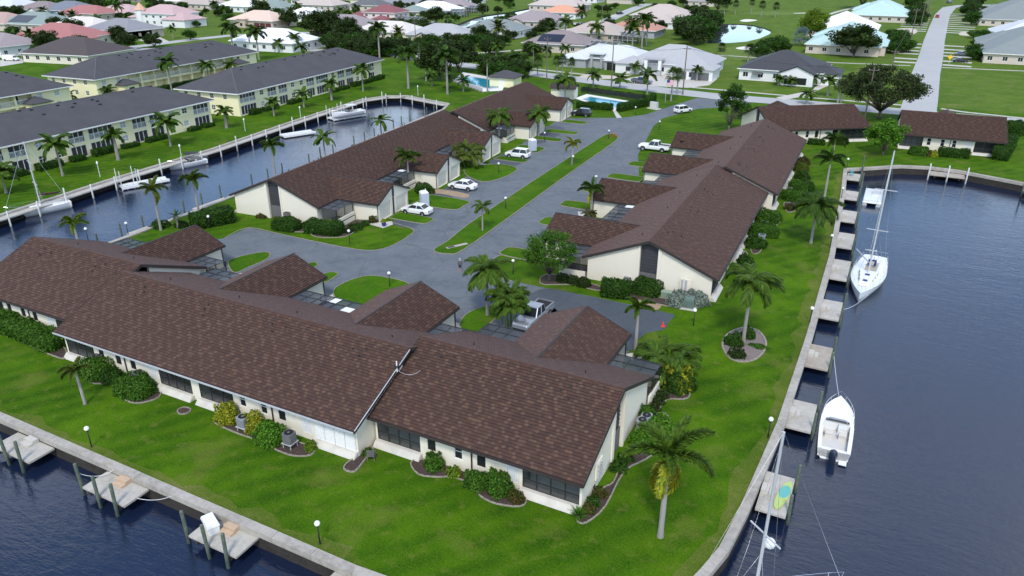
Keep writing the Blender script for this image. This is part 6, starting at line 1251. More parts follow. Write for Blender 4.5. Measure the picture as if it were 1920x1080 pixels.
def house(cx,cy,w,d,rot,eave,roof,wall,label,wings=(),garage=None,cage=None,solar=False,pitch=.42,gable=False,uv=None,door=True,cat='house',win=True):
    b=Vector((*uv,0)) if uv else P(cx,cy); h=R(rot); o=empty('house',b,h,label,cat); rm=roofmat(roof); wm=wallmat(wall); HOUSES.append((b.x,b.y,max(w,d)/2+2,label))
    x0,x1,y0,y1=-w/2,w/2,-d/2,d/2; fr=[];rt=[]
    if win:
        n=max(2,int(w/4.2)); 
        for k in range(n): a=1.+k*(w-1.2)/n; fr.append((a,a+1.5,.9,2.3 if eave<4 else 2.2)); 
        if eave>4.4: fr+=[(a,b2,3.6,4.8) for a,b2,_,_ in fr]
        n2=max(2,int(d/4.5))
        for k in range(n2): a=1.2+k*(d-1.2)/n2; rt.append((a,a+1.3,.9,2.2))
        if eave>4.4: rt+=[(a,b2,3.6,4.8) for a,b2,_,_ in rt]
    if garage: fr=[f for f in fr if f[1]<garage[0]-.2 or f[0]>garage[1]+.2]; fr.append((garage[0],garage[1],.05,2.3))
    wl=MB(); wall_grid(wl,(x0,y0,0),(1,0,0),w,0,eave,fr,(0,-1,0),.12); wall_grid(wl,(x1,y0,0),(0,1,0),d,0,eave,rt,(1,0,0),.12); wl.quad((x1,y1,0),(x0,y1,0),(x0,y1,eave),(x1,y1,eave)); wl.quad((x0,y1,0),(x0,y0,0),(x0,y0,eave),(x0,y1,eave)); wl.build('wall',wm,o)
    for f in fr:
        if garage and f[0]==garage[0]: 
            ng=garage[2] if len(garage)>2 else 1; gw=(f[1]-f[0])/ng
            for k in range(ng): MB().box(x0+f[0]+k*gw+.1,x0+f[0]+(k+1)*gw-.1,y0+.06,y0+.11,.05,2.25).build('garage_door',garage[3] if len(garage)>3 else M_WHITE,o)
            if ng>1: [MB().box(x0+f[0]+k*gw-.12,x0+f[0]+k*gw+.12,y0+.0,y0+.12,.0,2.3).build('pier',wm,o) for k in range(1,ng)]
        else: window(o,(x0,y0,0),(1,0,0),(0,-1,0),f,M_WHITE,M_GLASS,bars=(2,1),fw=.09)
    for f in rt: window(o,(x1,y0,0),(0,1,0),(1,0,0),f,M_WHITE,M_GLASS,bars=(2,1),fw=.09)
    r=MB(); hh=hip_roof(r,x0,x1,y0,y1,eave+.12,pitch,.65); rf=r.build('roof',rm,o)
    ft=MB(); [ft.box(*q) for q in ((x0-.68,x1+.68,y0-.68,y0-.652,eave-.1,eave+.14),(x1+.652,x1+.68,y0-.65,y1+.65,eave-.1,eave+.14))]; ft.build('fascia',M_WHITE,rf)
    for i,(dx,dy,ww,dd,ev,gb) in enumerate(wings):
        wm2=MB(); wm2.box(dx-ww/2,dx+ww/2,dy-dd/2,dy+dd/2,0,ev); q=wm2.build('wing',wm,o); t=MB()
        if gb:
            ze=ev+.1; zr=ze+(ww/2+.4)*pitch; X0,X1=dx-ww/2-.4,dx+ww/2+.4; Y0,Y1=dy-dd/2-.4,dy+dd/2+2.5
            t.add([(X0,Y0,ze),(dx,Y0,zr),(X1,Y0,ze),(X0,Y1,ze),(dx,Y1,zr),(X1,Y1,ze)],[(0,1,4,3),(1,2,5,4)]); t.add([(X0,Y0,ze-.15),(dx,Y0,zr-.15),(X1,Y0,ze-.15),(X0,Y1,ze-.15),(dx,Y1,zr-.15),(X1,Y1,ze-.15)],[(3,4,1,0),(4,5,2,1)])
            wm3=MB(); wm3.add([(dx-ww/2,dy-dd/2,ev),(dx+ww/2,dy-dd/2,ev),(dx,dy-dd/2,ev+ww/2*pitch)],[(0,1,2)]); wm3.build('gable',wm,q); MB().box(dx-ww*.32,dx+ww*.32,dy-dd/2-.04,dy-dd/2-.005,.4,2.2).build('window',M_GLASS if gb==1 else M_WHITE,q)
        else: hip_roof(t,dx-ww/2,dx+ww/2,dy-dd/2,dy+dd/2,ev+.1,pitch,.5); MB().box(dx-.7,dx+.7,dy-dd/2-.04,dy-dd/2-.005,.8,2.1).build('window',M_GLASS,q)
        t.build('wing_roof',rm,q)
    if solar: MB().add([(x0+w*.22,y0+.6,eave+.72),(x0+w*.62,y0+.6,eave+.72),(x0+w*.62,y0+d*.33,eave+.72+(d*.33-.6)*pitch),(x0+w*.22,y0+d*.33,eave+.72+(d*.33-.6)*pitch)],[(0,1,2,3)]).build('solar_panel',mat('solar',(.015,.018,.03),.15),rf)
    if cage:
        dx,dy,ww,dd,ch=cage; f=MB(); X0,X1,Y0,Y1=dx-ww/2,dx+ww/2,dy-dd/2,dy+dd/2
        for k in range(6): x=X0+(X1-X0)*k/5; f.bar((x,Y0,0),(x,Y0,ch),.12); f.bar((x,Y0,ch),(x,dy,ch+1),.12); f.bar((x,dy,ch+1),(x,Y1,ch),.12); f.bar((x,Y1,0),(x,Y1,ch),.12)
        for z,y in ((ch,Y0),(ch+1,dy),(ch,Y1),(1.2,Y0)): f.bar((X0,y,z),(X1,y,z),.12)
        for k in range(4): y=Y0+(Y1-Y0)*k/3; f.bar((X1,y,0),(X1,y,ch),.12)
        c=f.build('pool_cage',M_BRONZE if len(label)%2 else M_ALU,o); s=MB(); s.quad((X0,Y0,0),(X1,Y0,0),(X1,Y0,ch),(X0,Y0,ch)); s.quad((X1,Y0,0),(X1,Y1,0),(X1,Y1,ch),(X1,Y0,ch)); s.quad((X0,Y0,ch),(X1,Y0,ch),(X1,dy,ch+1),(X0,dy,ch+1)); s.quad((X0,dy,ch+1),(X1,dy,ch+1),(X1,Y1,ch),(X0,Y1,ch)); s.build('screen',M_SCREEN,c)
    return o
g2=lambda a:(a,a+5)
MAROON=mat('maroon_door',(.10,.02,.025),.5); CRM=mat('cream_door',(.72,.64,.50),.6)
HL=[ # centre px, w, d, rot, eave, roof, wall, label, extras
 (20,26,30,20,8,5,'lgrey','white','large white house with pale grey roof below the far wood',{}),
 (88,28,26,18,5,3.2,'taupe','white','white house with taupe roof beside the blue house',dict(wings=[(4,-9,7,5,2.9,1)])),
 (138,29,28,20,5,3.2,'bluegrey','blue','blue walled house with blue grey roof near the far wood',{}),
 (12,53,26,18,3,3.1,'salmon','cream','cream house with salmon roof beside the solar roof',{}),
 (78,55,30,20,8,3.1,'sage','beige','sage roofed house carrying dark solar panels',dict(solar=True,wings=[(-12,-8,9,8,2.8,0)])),
 (172,36,28,16,4,3.4,'red','beige','small red roofed house with arched gables below the wood',dict(wings=[(-8,-8,6,4,3,1),(0,-8,5,4,3,1)])),
 (235,34,26,16,4,3.4,'pink','pinkw','pink walled house with dull pink roof beside the red gables',{}),
 (165,62,28,17,4,3.0,'cream','white','house with broad cream roof behind the big red roof',{}),
 (236,68,26,18,0,3.2,'grey','tan','tan house with grey hip roof on the street corner',dict(wings=[(9,-3,8,12,3,0)])),
 (122,83,30,20,8,3.4,'red','cream','big red tiled house with white scuffs on the roof',dict(wings=[(12,-6,12,12,3.2,0),(-1,-10,5,4,4,0)])),
 (152,112,27,20,10,2.9,'brown','cream','dark brown roofed house with screened porch behind the yellow blocks',dict(cage=(-16,0,8,10,2.6))),
 (14,100,20,16,0,3.4,'mauve','white','white modern house with big dark openings beside the white van',{}),
 (318,46,24,16,4,5.6,'pink','white','white two storey villa with pink roof and orange turret',dict(wings=[(14,-4,14,14,3.4,0),(-14,-2,9,10,3.4,0)])),
 (380,16,28,18,5,3.2,'tan','beige','tan roofed house behind the pink villa',{}),(456,21,24,16,5,3.2,'white','white','white roofed house across the back canal',{}),(516,23,22,16,5,3.2,'sage','white','sage roofed house behind the peach house',{}),
 (494,49,26,17,3,3.3,'peach','tan','peach roofed house with three maroon garage doors',dict(garage=(15,25,3,MAROON),wings=[(-4,-9,5,3,3.9,0)])),
 (520,91,27,18,6,3.2,'white','white','long low white house behind the middle yellow block',{}),
 (580,39,20,14,5,3.2,'white','white','white house with glass cage beside the dark broad trees',dict(cage=(-13,-2,8,9,2.6))),(602,18,30,18,5,3.2,'beige','beige','beige tiled house far behind the dark trees',{}),
 (652,59,28,18,0,3.2,'mauve','tan','mauve roofed house behind dark bushes',{}),(696,19,20,16,5,3.2,'dkgrey','beige','dark grey roofed house with pale columns',{}),(756,16,26,16,5,3.2,'grey','white','grey roofed white house behind the red roofed one',{}),
 (726,44,18,14,3,5.6,'dkred','pinkw','two storey pink house with dark red roof',dict(wings=[(-13,-3,11,11,3.2,0),(3,-9,8,6,2.9,0)],cage=(16,-3,13,10,3))),
 (735,71,27,16,2,3.1,'cream','cream','cream house with cream roof before the dark red roofs',{}),
 (816,28,28,18,4,3.3,'white','white','bright white roofed house with dark pool cage at the canal',dict(cage=(16,-6,12,10,3.0))),(778,31,14,12,4,3.0,'sage','beige','small sage roofed house beside the bright white roof',{}),(852,21,24,16,5,3.2,'mauve','tan','brown roofed house behind the bright white one',dict(cage=(14,-4,8,8,2.8))),
 (833,79,25,17,2,3.2,'palegrey','cream','cream house with arched window, pale grey roof and wide garage door',dict(garage=(17,22.5,1,CRM),wings=[(-3,-10,5,4,3.4,1),(7,-9.5,8,4,2.6,2)])),
 (934,67,24,16,0,3.1,'sagegrey','white','white house with sage grey roof behind the bushy palm',dict(wings=[(-8,-8.5,6,4,2.8,1)])),
 (1008,50,26,18,0,3.1,'mauve','beige','mauve brown roofed house at the back street',dict(wings=[(-6,-9,6,4,2.8,1)])),(1050,19,32,20,0,3.2,'beige','beige','large beige roofed house along the back street',{}),(1056,33,20,14,0,3.0,'brightorange','white','bright orange tiled house on the back street',{}),
 (1052,94,23,17,2,3.0,'taupe','beige','beige house with brown roof under black solar panels',dict(solar=True,cage=(16,2,12,12,2.7))),
 (1122,73,24,17,0,3.0,'tan','tan','tan roofed house behind the black solar roof',dict(cage=(15,-5,10,10,2.8))),(1190,67,22,16,0,3.0,'rust','grey','grey house with rust orange roof behind royal palms',{}),(1244,40,28,22,0,3.4,'beige','beige','big beige tiled house beside the golf course',{}),(1228,51,22,14,0,2.9,'beige','white','low beige tiled house in front of the big beige one',{}),
]
for q in HL: house(*q[:9],**q[9])
# turret of the villa
hv=[o for o in bpy.data.objects if o.get('label','').startswith('white two storey villa')][0]; MB().lathe([(2.4,0),(2.4,7.2)],(-10,-7,0),8).build('turret',wallmat('white'),hv); MB().lathe([(2.9,7.1),(.05,10.5)],(-10,-7,0),8).build('turret_roof',roofmat('orange'),hv)
# houses beside the main road
o=house(1148,119,25,15,0,3.0,'lgrey','block','grey block house under construction with pale bare roof',uv=(-84,236),wings=[(-10,-7,9,5,2.7,0),(8,-6,14,8,2.8,0)],win=False)
for x0,x1 in ((1.8,9.2),(10.2,14)): MB().box(x0,x1,-10.1,-9.98,0,2.3).build('garage_opening',M_GLASS,o)
MB().box(-4.5,-3.7,-8.2,-7.4,0,4.2).build('column',wallmat('block'),o); MB().box(-1.2,-.4,-8.2,-7.4,0,4.2).build('column',wallmat('block'),o); MB().box(-5,0,-8.6,-6,4.2,4.5).build('porch_roof',roofmat('lgrey'),o)
o=house(1285,128,25,20,0,3.2,'palegrey','white','new white house with grey hip roof and tall stone columns',uv=(-63,234),wings=[(9,-10.5,12,9,3.0,0),(-11,-8,8,8,2.9,0)])
for x in (-5.4,-1.2): MB().box(x-.55,x+.55,-12.9,-11.9,0,1.7).build('column_base',wallmat('grey'),o); MB().box(x-.45,x+.45,-12.8,-12,1.7,4.6).build('column',wallmat('white'),o)
MB().box(-6.2,-.4,-13,-9.5,4.6,4.9).build('porch_roof',roofmat('palegrey'),o); MB().box(4.5,7.5,-15.05,-14.98,0,2.2).build('garage_door',M_ACD,o); MB().box(9,14,-15.05,-14.98,0,2.2).build('garage_door',M_ACD,o)
o=house(1490,142,22,20,0,3.1,'black','white','white house with black hip roof and awnings at the road corner',uv=(-31,236),wings=[(5,-11,9,7,3.2,1),(11,-4,9,10,2.9,0)])
for x in (-6,3.5): MB().add([(x-1.3,-10.1-(4.4 if x>0 else 0),2.5),(x+1.3,-10.1-(4.4 if x>0 else 0),2.5),(x+1.4,-11.1-(4.4 if x>0 else 0),2.0),(x-1.4,-11.1-(4.4 if x>0 else 0),2.0)],[(0,3,2,1)]).build('awning',M_ACD,o)
for uvv,w,d,rf,l in (((-21,320),24,46,'teal','teal metal roofed duplex behind the dark oak by the straight road'),((-17,470),27,54,'teal','second teal metal roofed duplex up the straight road'),((38,321),31,48,'sagegrey','sage grey roofed duplex beside the parked dark cars'),((45,472),34,54,'sagegrey','second sage grey roofed duplex up the straight road')):
    house(0,0,w,d,0,3.1,rf,'beige',l,uv=uvv,wings=[(-w*.28,d*.22,w*.5,d*.4,3.6,0),(w*.2,-d*.2,w*.75,d*.45,3.3,0)],pitch=.45)
house(0,0,27,30,0,3.1,'white','beige','pale metal roofed duplex half behind the teal one',uv=(-27,372),pitch=.45); house(0,0,30,30,0,3.1,'lgrey','beige','pale metal roofed duplex half behind the sage grey one',uv=(44,375),pitch=.45)
# far rows on the skyline: real small houses
fr=random.Random(5); ck=['lgrey','tan','mauve','white','beige','palegrey','salmon','sage','taupe','cream']
for i in range(64):
    x=fr.uniform(130,1330); y=fr.uniform(-9,11)+ (3 if x<200 else 0); b=P(x,y)
    if any((b.x-h[0])**2+(b.y-h[1])**2<(h[2]+14)**2 for h in HOUSES) or inside(b,FCANAL): continue
    k=fr.choice(ck); house(x,y,fr.uniform(18,30),fr.uniform(15,20),fr.choice((0,4,90)),3.2,k,fr.choice(('white','beige','cream','tan')),'distant house with %s hip roof on the skyline'%{'lgrey':'light grey','palegrey':'pale grey'}.get(k,k))['group']='distant skyline houses'
# pools, hut, flag, poles
def pool(pts,label,fence=True):
    deck=px(pts); c=sum(deck,Vector())/len(deck); o=empty('swimming_pool',(c.x,c.y,0),0,label,'swimming pool'); MB().prism([(p.x-c.x,p.y-c.y) for p in deck],.0,.10).build('deck',M_WHITE,o); MB().prism([((p.x-c.x)*.78,(p.y-c.y)*.68) for p in deck],.10,.125).build('coping',M_CONC,o); MB().prism([((p.x-c.x)*.72,(p.y-c.y)*.58) for p in deck],.125,.14).build('pool_water',mat('pool_blue',(.03,.30,.40),.08,spec=.6),o); return o
pool([(1078,185),(1100,177),(1190,192),(1183,205),(1150,208)],'turquoise pool inside clipped hedges beside the drive'); pool([(850,152),(868,136),(950,150),(942,170),(905,172)],'turquoise pool on the white deck by the yellow lawn')
hedge(P(1082,202),P(1148,207),1.5,1.5,'clipped hedge along the pool, street side'); hedge(P(1160,209),P(1212,198),1.6,1.7,'clipped hedge along the pool, entrance side'); hedge(P(1092,170),P(1215,187),1.0,1.0,'low dark hedge along the pool, road side','dark'); hedge(P(1215,196),P(1225,188),1.5,1.6,'clipped hedge at the pool corner')
def fence(a,b,label,h=1.2,m=None,n=None):
    a=Vector(a[:2]).to_3d();b=Vector(b[:2]).to_3d(); L=(b-a).length; o=empty('fence',a,math.atan2((b-a).y,(b-a).x),label,'fence'); n=n or int(L/2)
    for k in range(n+1): MB().bar((L*k/n,0,0),(L*k/n,0,h),.06).build('post',m or M_BLACK,o)
    for z in (.15,h-.05): MB().bar((0,0,z),(L,0,z),.04).build('rail',m or M_BLACK,o)
    MB().quad((0,0,.15),(L,0,.15),(L,0,h-.05),(0,0,h-.05)).build('mesh_panel',M_SCREEN,o)
fence(P(1090,174),P(1205,190),'black mesh fence behind the drive side pool',1.5); fence(P(905,174),P(850,154),'white fence round the yellow lawn pool',1.2,M_PILEW)
o=empty('pool_hut',P(1058,183),R(10),'small cream pool hut with brown gable roof','hut'); MB().box(-3,3,-2,2,0,2.5).build('wall',M_STUC,o); t=MB(); t.add([(-3.4,-2.5,2.5),(3.4,-2.5,2.5),(3.4,0,3.6),(-3.4,0,3.6),(3.4,2.5,2.5),(-3.4,2.5,2.5)],[(0,1,2,3),(3,2,4,5)]); t.build('roof',M_ROOFB,o); MB().box(-.5,.5,-2.05,-2.005,0,2).build('door',M_WHITE,o)
o=empty('pool_hut',P(948,160),R(5),'yellow pool hut with dark hip roof','hut'); MB().box(-3.5,3.5,-3,3,0,2.6).build('wall',M_YEL,o); t=MB(); hip_roof(t,-3.5,3.5,-3,3,2.6); t.build('roof',M_CHAR,o); MB().box(-.6,.6,-3.05,-3.005,0,2.1).build('door',M_WHITE,o)
o=empty('mailbox_bank',P(1063,199) if False else P(1226,204),R(-20),'pale mailbox bank on a slab beside the pool hedge','mailboxes'); MB().box(-1.0,1.0,-.3,.3,.12,1.6).build('cabinet',M_ALU,o); MB().box(-1.5,1.5,-.9,.9,0,.12).build('slab',M_CONC,o); [MB().box(-.92+i*.31,-.66+i*.31,-.33,-.305,.3,1.5).build('door',M_PILEW,o) for i in range(6)]
b=P(1247,192); o=empty('flagpole',b,R(20),'flagpole with a striped flag by the entrance','flagpole'); MB().tube([(0,0,0),(0,0,5.6)],.05,7).build('pole',M_ALU,o)
fm=MB()
for k in range(13): fm.quad((.06,0,5.4-k*.1),(1.7,.15,5.35-k*.1),(1.7,.15,5.25-k*.1),(.06,0,5.3-k*.1),(.62,.04,.06) if k%2==0 else (.85,.85,.85))
fg=fm.build('flag',mat('flag_cloth',vcol=True,rough=.8),o); MB().quad((.06,-.01,5.405),(.75,.05,5.385),(.75,.05,4.68),(.06,-.01,4.7)).build('canton',mat('flag_blue',(.03,.05,.2),.8),fg)
M_POLE=mat('pole_wood',(.16,.13,.11),.9,[(3,.5,(.10,.08,.07))])
PT=[]
for x,y,yt in ((1025,152,68),(1146,165,78),(1280,178,86),(1620,228,125),(1668,150,92),(1703,97,15),(1725,55,2),(1734,36,2),(1740,24,-1),(780,90,38),(603,70,22),(960,66,26),(1128,45,8),(912,30,0)):
    b=P(x,y); H=max(5,min(ptop(b,yt),15)); o=empty('utility_pole',b,R(5),'wooden utility pole '+('beside the main road by the pool' if 1000<x<1300 else 'along the straight road' if x>1600 else 'among the houses beyond'),'utility pole','utility poles'); MB().tube([(0,0,0),(0,0,H)],[.17,.12],8).build('pole',M_POLE,o); MB().box(-1,1,-.06,.06,H-.8,H-.66).build('crossarm',M_POLE,o); [MB().lathe([(.05,0),(.05,.18)],(s,0,H-.66),6).build('insulator',M_ALU,o) for s in(-.9,0,.9)]; PT.append(b+Vector((0,0,H-.5)))
for a,b in ((0,1),(1,2),(2,3),(3,4),(4,5),(5,6),(6,7)): rope(sag(PT[a],PT[b],1.0,12),'overhead power line between utility poles',.03,M_BLACK)['group']='overhead lines'
# far vehicles
car(P(1203,157),R(-5),'dark grey pickup parked on the pale driveway of the new white house',M_CARG,'pickup'); car(P(22,114),R(20),'white van on the driveway beside the white modern house',M_CARW,'van'); car(P(1757,33),R(88),'red vehicle driving up the straight road',M_CARR,'suv'); car(P(1800,117),R(10),'black car parked nearest the yellow road sign',M_CARB,'sedan'); car(P(1803,105),R(10),'dark blue grey car parked behind the black one',M_CARG,'sedan'); car(P(585,85),R(10),'white pickup parked beside the long white house',M_CARW,'pickup'); car(P(1162,27),R(60),'dark car parked on the back street',M_CARB,'suv'); car(P(275,70),R(10),'white car parked beside the tan corner house',M_CARW,'sedan'); car(P(1780,6),R(60),'grey van at the far end of the straight road',M_CARG,'van')
o=empty('road_sign',P(1779,120),R(0),'yellow diamond road sign beside the straight road','road sign'); MB().tube([(0,0,0),(0,0,2.2)],.05,6).build('post',M_ALU,o); MB().add([(0,-.06,2.9),(.75,-.06,2.15),(0,-.06,1.4),(-.75,-.06,2.15),(0,-.03,2.9),(.75,-.03,2.15),(0,-.03,1.4),(-.75,-.03,2.15)],[(0,3,2,1),(4,5,6,7)]).build('panel',mat('sign_yellow',(.85,.50,.02),.5),o)
for x,y,rz,l in ((868,30,80,'white boat with dark windscreen moored at the far canal bend'),(852,46,100,'grey boat on a lift at the near end of the far canal'),(806,52,60,'white boat on land beside the far canal'),(890,32,70,'white boat beside the far canal bank')): motorboat(P(x,y,WZ),R(rz),8,2.6,l,z=WZ if y<50 else .3)
# ================================================================ FAR PLANTING
def near_house(b,what):
    h=min(HOUSES,key=lambda q:(q[0]-b[0])**2+(q[1]-b[1])**2); return what+' near the '+' '.join(h[3].split()[:9])
def fp(x,y,yt,kind,label,group,fs=1.,**k): b=P(x,y); return far_palm(b,max(2.,min(ptop(b,yt),16)),kind,label,group,fs,**k)
GY='palms on the yellow apartments lawn'
for x,y,yt,kd,fs,l in ((118,330,250,'coco',1.2,'palm before the yellow apartments nearest the sailboat'),(222,300,242,'royal2',.8,'slim palm before the yellow apartments by the empty lift'),(320,274,210,'coco',1.25,'palm before the yellow apartments near the end lanais'),(425,240,200,'royal2',.75,'young palm between the two canal side yellow blocks'),(514,217,182,'coco',.85,'young palm before the second yellow block, first from its corner'),(570,201,166,'coco',.95,'young palm before the second yellow block, second from its corner'),(622,188,148,'royal2',.9,'palm before the second yellow block, third from its corner'),(681,171,118,'coco',1.15,'palm near the end lanais of the second yellow block'),(12,362,305,'coco',1.1,'palm at the frame edge before the first yellow block'),
  (766,166,86,'royal',1.35,'royal palm with white trunk on the lawn beyond the canal head'),(839,177,88,'royal',1.45,'tallest royal palm on the canal head lawn beside the pool'),(810,162,134,'coco2',.85,'short palm between the two royal palms'),(840,165,138,'coco2',.85,'short palm behind the tall royal palm'),(869,172,142,'coco2',.9,'short palm before the white pool fence'),(799,152,78,'sabal2',1.6,'scruffy tall palm at the lawn edge'),(914,173,104,'sabal2',.9,'bare topped tall palm beside the pool deck'),
  (322,169,102,'coco2',1.3,'palm before the yellow gallery block'),(392,153,112,'coco',1.1,'palm near the stair porch of the gallery block'),(434,144,114,'royal2',.8,'small palm at the end of the gallery block'),(205,186,160,'coco2',1.0,'bushy palm at the corner of the gallery block'),(130,190,170,'coco2',.9,'bushy palm between the two gallery blocks'),(75,205,185,'coco2',.9,'bushy palm by the stair porch near the white van'),(28,212,188,'coco2',.8,'small palm beside the stair porch'),
  (712,110,42,'royal',1.4,'royal palm rising behind the end of the second yellow block'),(486,112,48,'royal',1.5,'royal palm rising behind the gallery block, nearer the white house'),(438,98,42,'royal',1.5,'royal palm rising behind the gallery block, nearer the street'),(524,98,72,'coco',1.1,'pale palm before the long white house, first'),(555,96,60,'coco',1.2,'pale palm before the long white house, second'),(567,110,78,'coco2',1.2,'dark palm at the corner of the long white house')): fp(x,y,yt,kd,l,GY,fs)
GS='palms along the main road'
for x,y,yt,kd,fs,l in ((985,146,102,'sabal2',1.4,'round headed cabbage palm beside the main road, first of the roadside five'),(1008,144,104,'sabal2',1.5,'round headed cabbage palm beside the main road, second of the roadside five'),(1044,148,104,'sabal2',1.2,'cabbage palm on the verge across from the block house, third'),(1054,146,102,'sabal2',1.3,'cabbage palm on the verge across from the block house, fourth'),(1071,148,108,'sabal2',1.1,'leaning cabbage palm across from the block house, fifth'),(1112,163,130,'coco2',1.0,'multi stemmed palm by the pool road side, first'),(1162,166,137,'coco2',.95,'multi stemmed palm by the pool road side, second'),(1213,176,128,'coco2',1.15,'multi stemmed palm by the grey pickup'),(1258,189,126,'sabal2',1.5,'cabbage palm beside the flagpole'),(1269,177,128,'sabal2',1.3,'cabbage palm behind the flagpole'),(1306,152,124,'royal2',.7,'small palm before the new white house'),(1190,140,118,'royal2',.75,'small palm at the corner of the new white house'),(1402,116,82,'sabal',1.4,'cabbage palm at the golf edge near the black roof'),(1353,97,80,'sabal',1.3,'cabbage palm at the golf edge by the new house'),(1460,160,140,'coco',.8,'small palm in the bed of the black roofed house, first'),(1483,163,144,'coco',.7,'small palm in the bed of the black roofed house, second'),(1524,162,138,'coco2',.9,'small palm by the door of the black roofed house'),(1551,180,140,'coco',1.0,'palm in the driveway bed of the black roofed house'),(1512,195,166,'coco',.9,'palm on the verge near the angled duplex'),(1570,193,150,'sabal2',1.2,'cabbage palm by the live oak, nearer the driveway'),(1576,192,152,'sabal2',1.1,'cabbage palm by the live oak, behind the first'),(1590,160,138,'coco2',1.0,'dark palm behind the live oak'),(1636,150,128,'coco2',1.0,'palm by the white flag on the far verge')): fp(x,y,yt,kd,l,GS,fs)
GB='palms among the houses beyond'
for x,y,yt,kd,fs in ((185,52,28,'coco2',1.5),(85,43,12,'coco2',1.4),(120,46,22,'date2',1.4),(140,48,20,'date2',1.5),(30,95,60,'date2',1.8),(60,90,55,'coco2',1.5),(225,40,5,'royal',1.4),(190,35,4,'royal',1.3),(240,45,25,'coco',1.2),(325,72,48,'coco',1.0),(405,30,2,'royal',1.3),(425,40,10,'royal2',1.2),(480,25,0,'royal',1.2),(497,25,2,'royal',1.2),(548,45,14,'date',1.5),(560,35,5,'royal2',1.3),(640,45,12,'coco',1.4),(655,50,18,'royal2',1.2),(748,85,50,'date',1.5),(786,105,70,'sabal2',1.7),(731,105,78,'sabal',1.5),(935,88,38,'date',1.8),(930,110,78,'coco',1.2),(1090,45,10,'date2',1.9),(1060,60,32,'royal2',1.6),(1035,70,42,'date2',1.6),(1117,80,42,'royal2',1.5),(1185,95,42,'royal2',1.5),(1203,90,25,'royal',1.6),(1212,85,28,'royal',1.5),(1182,70,30,'coco2',1.5),(1358,27,3,'sabal',1.7),(1378,27,0,'sabal',1.8),(1408,26,-2,'sabal',1.6),(1427,31,1,'sabal',1.9),(1453,32,4,'sabal',1.8),(1000,118,82,'coco',1.0),(1025,108,86,'coco2',1.1),(1060,108,82,'coco',1.1),(965,128,96,'coco2',1.3),(670,42,8,'coco2',1.4),(840,60,22,'coco2',1.2)):
    fp(x,y,yt,kd,near_house(P(x,y),{'royal':'royal palm','royal2':'slim palm','date':'stiff date palm','date2':'dark date palm','coco':'feathery palm','coco2':'dark feathery palm','sabal':'round headed palm','sabal2':'cabbage palm'}[kd]) if x<1340 else 'round headed palm on the golf course',GB,fs*.9)
fp(1500,86,55,'bismarck','silver blue fan palm at the golf course edge','specimen palms',1.7); 
TD={'bd':((3.4,3.4,.8,5.0,'dark',31),dict(ncl=26,per=120,leaf=.26,tr=.15,cr=1.35)),'bm':((3.2,3.2,.7,4.6,'deep',32),dict(ncl=24,per=120,leaf=.26,tr=.15,cr=1.3)),'bl':((2.6,2.6,.5,3.4,'mid',33),dict(ncl=18,per=110,leaf=.24,tr=.12,cr=1.1)),'bo':((4.2,4.2,1.4,7.5,'dark',34),dict(ncl=40,per=130,leaf=.30,tr=.22,cr=1.6)),'yl':((5.2,5.2,1.5,12.,'lime',35),dict(ncl=60,per=170,leaf=.32,tr=.3,cr=1.9)),'low':((2.0,1.6,.15,1.5,'deep',36),dict(ncl=14,per=100,leaf=.18,tr=.08,cr=.8)),'lowy':((1.6,1.5,.1,1.2,'lime',37),dict(ncl=12,per=90,leaf=.16,tr=.06,cr=.7))}
KN={'bd':'dark','bm':'deep green','bl':'light green','bo':'tall dark','yl':'yellow green','low':'low','lowy':'lime'}
def ft(x,y,k,label,group=None,s=1.,sz=None):
    if '%' in label: label=label.replace('%',('large ' if s>.95 else 'small ')+KN[k])
    return tree(P(x,y),label,k,TD[k],s,group,sz=sz)
ft(1522,78,'yl','tall yellow green tree on the golf course'); ft(1600,107,'bo','dark spreading oak before the teal duplex',s=1.7,sz=1.35); ft(1538,60,'bm','small tree beside the yellow green tree'); 
for i,(x,y,s) in enumerate(((1290,76,1.3),(1305,70,1.4),(1318,64,1.5),(1330,58,1.4),(1300,84,1.2),(1320,80,1.2),(1336,50,1.1),(1282,66,1.3),(1310,55,1.6))): ft(x,y,'bm' if i%2 else 'bd','dark mangrove bush at the pond edge','mangroves by the golf pond',s*1.25)
for i,(x,y,s) in enumerate(((1420,104,.9),(1440,102,1.1),(1455,100,1.2),(1465,98,1.0),(1430,108,.8))): ft(x,y,'bm','leafy bush behind the black roofed house','bushes behind the black roof',s)
for x,y,k,s,l in ((595,78,'bo',1.5,'broad dark tree beside the street behind the yellow blocks'),(655,80,'bo',1.2,'dark tree before the mauve roof'),(618,62,'bo',1.2,'grey green tree beside the white gabled house'),(818,48,'bo',1.1,'rounded tree beside the far canal'),(876,88,'bm',1.0,'round clipped tree beside the wide garage door'),(825,150,'bo',1.35,'big dark tree beside the yellow apartments car park'),(860,135,'bo',1.2,'dark tree behind the yellow lawn pool'),(1345,22,'bo',1.7,'big dark tree at the golf course edge'),(1615,16,'bo',2.4,'very large dark tree behind the teal roofs')): ft(x,y,k,l,s=s)
for i in range(34):
    t=i/33; ft(620+t*150+rng.uniform(-8,8),92+ (t*16)+rng.uniform(-10,8),rng.choice(['bd','bm','bl']),'% bush in the thicket behind the second yellow block','thicket behind the yellow blocks',rng.uniform(.7,1.15))
for i in range(26): ft(930+rng.uniform(-25,55),140+rng.uniform(-14,10),rng.choice(['bm','bl','bd']),'% bush in the planting between the yellow lawn pool and the road','pool road planting',rng.uniform(.6,1.0))
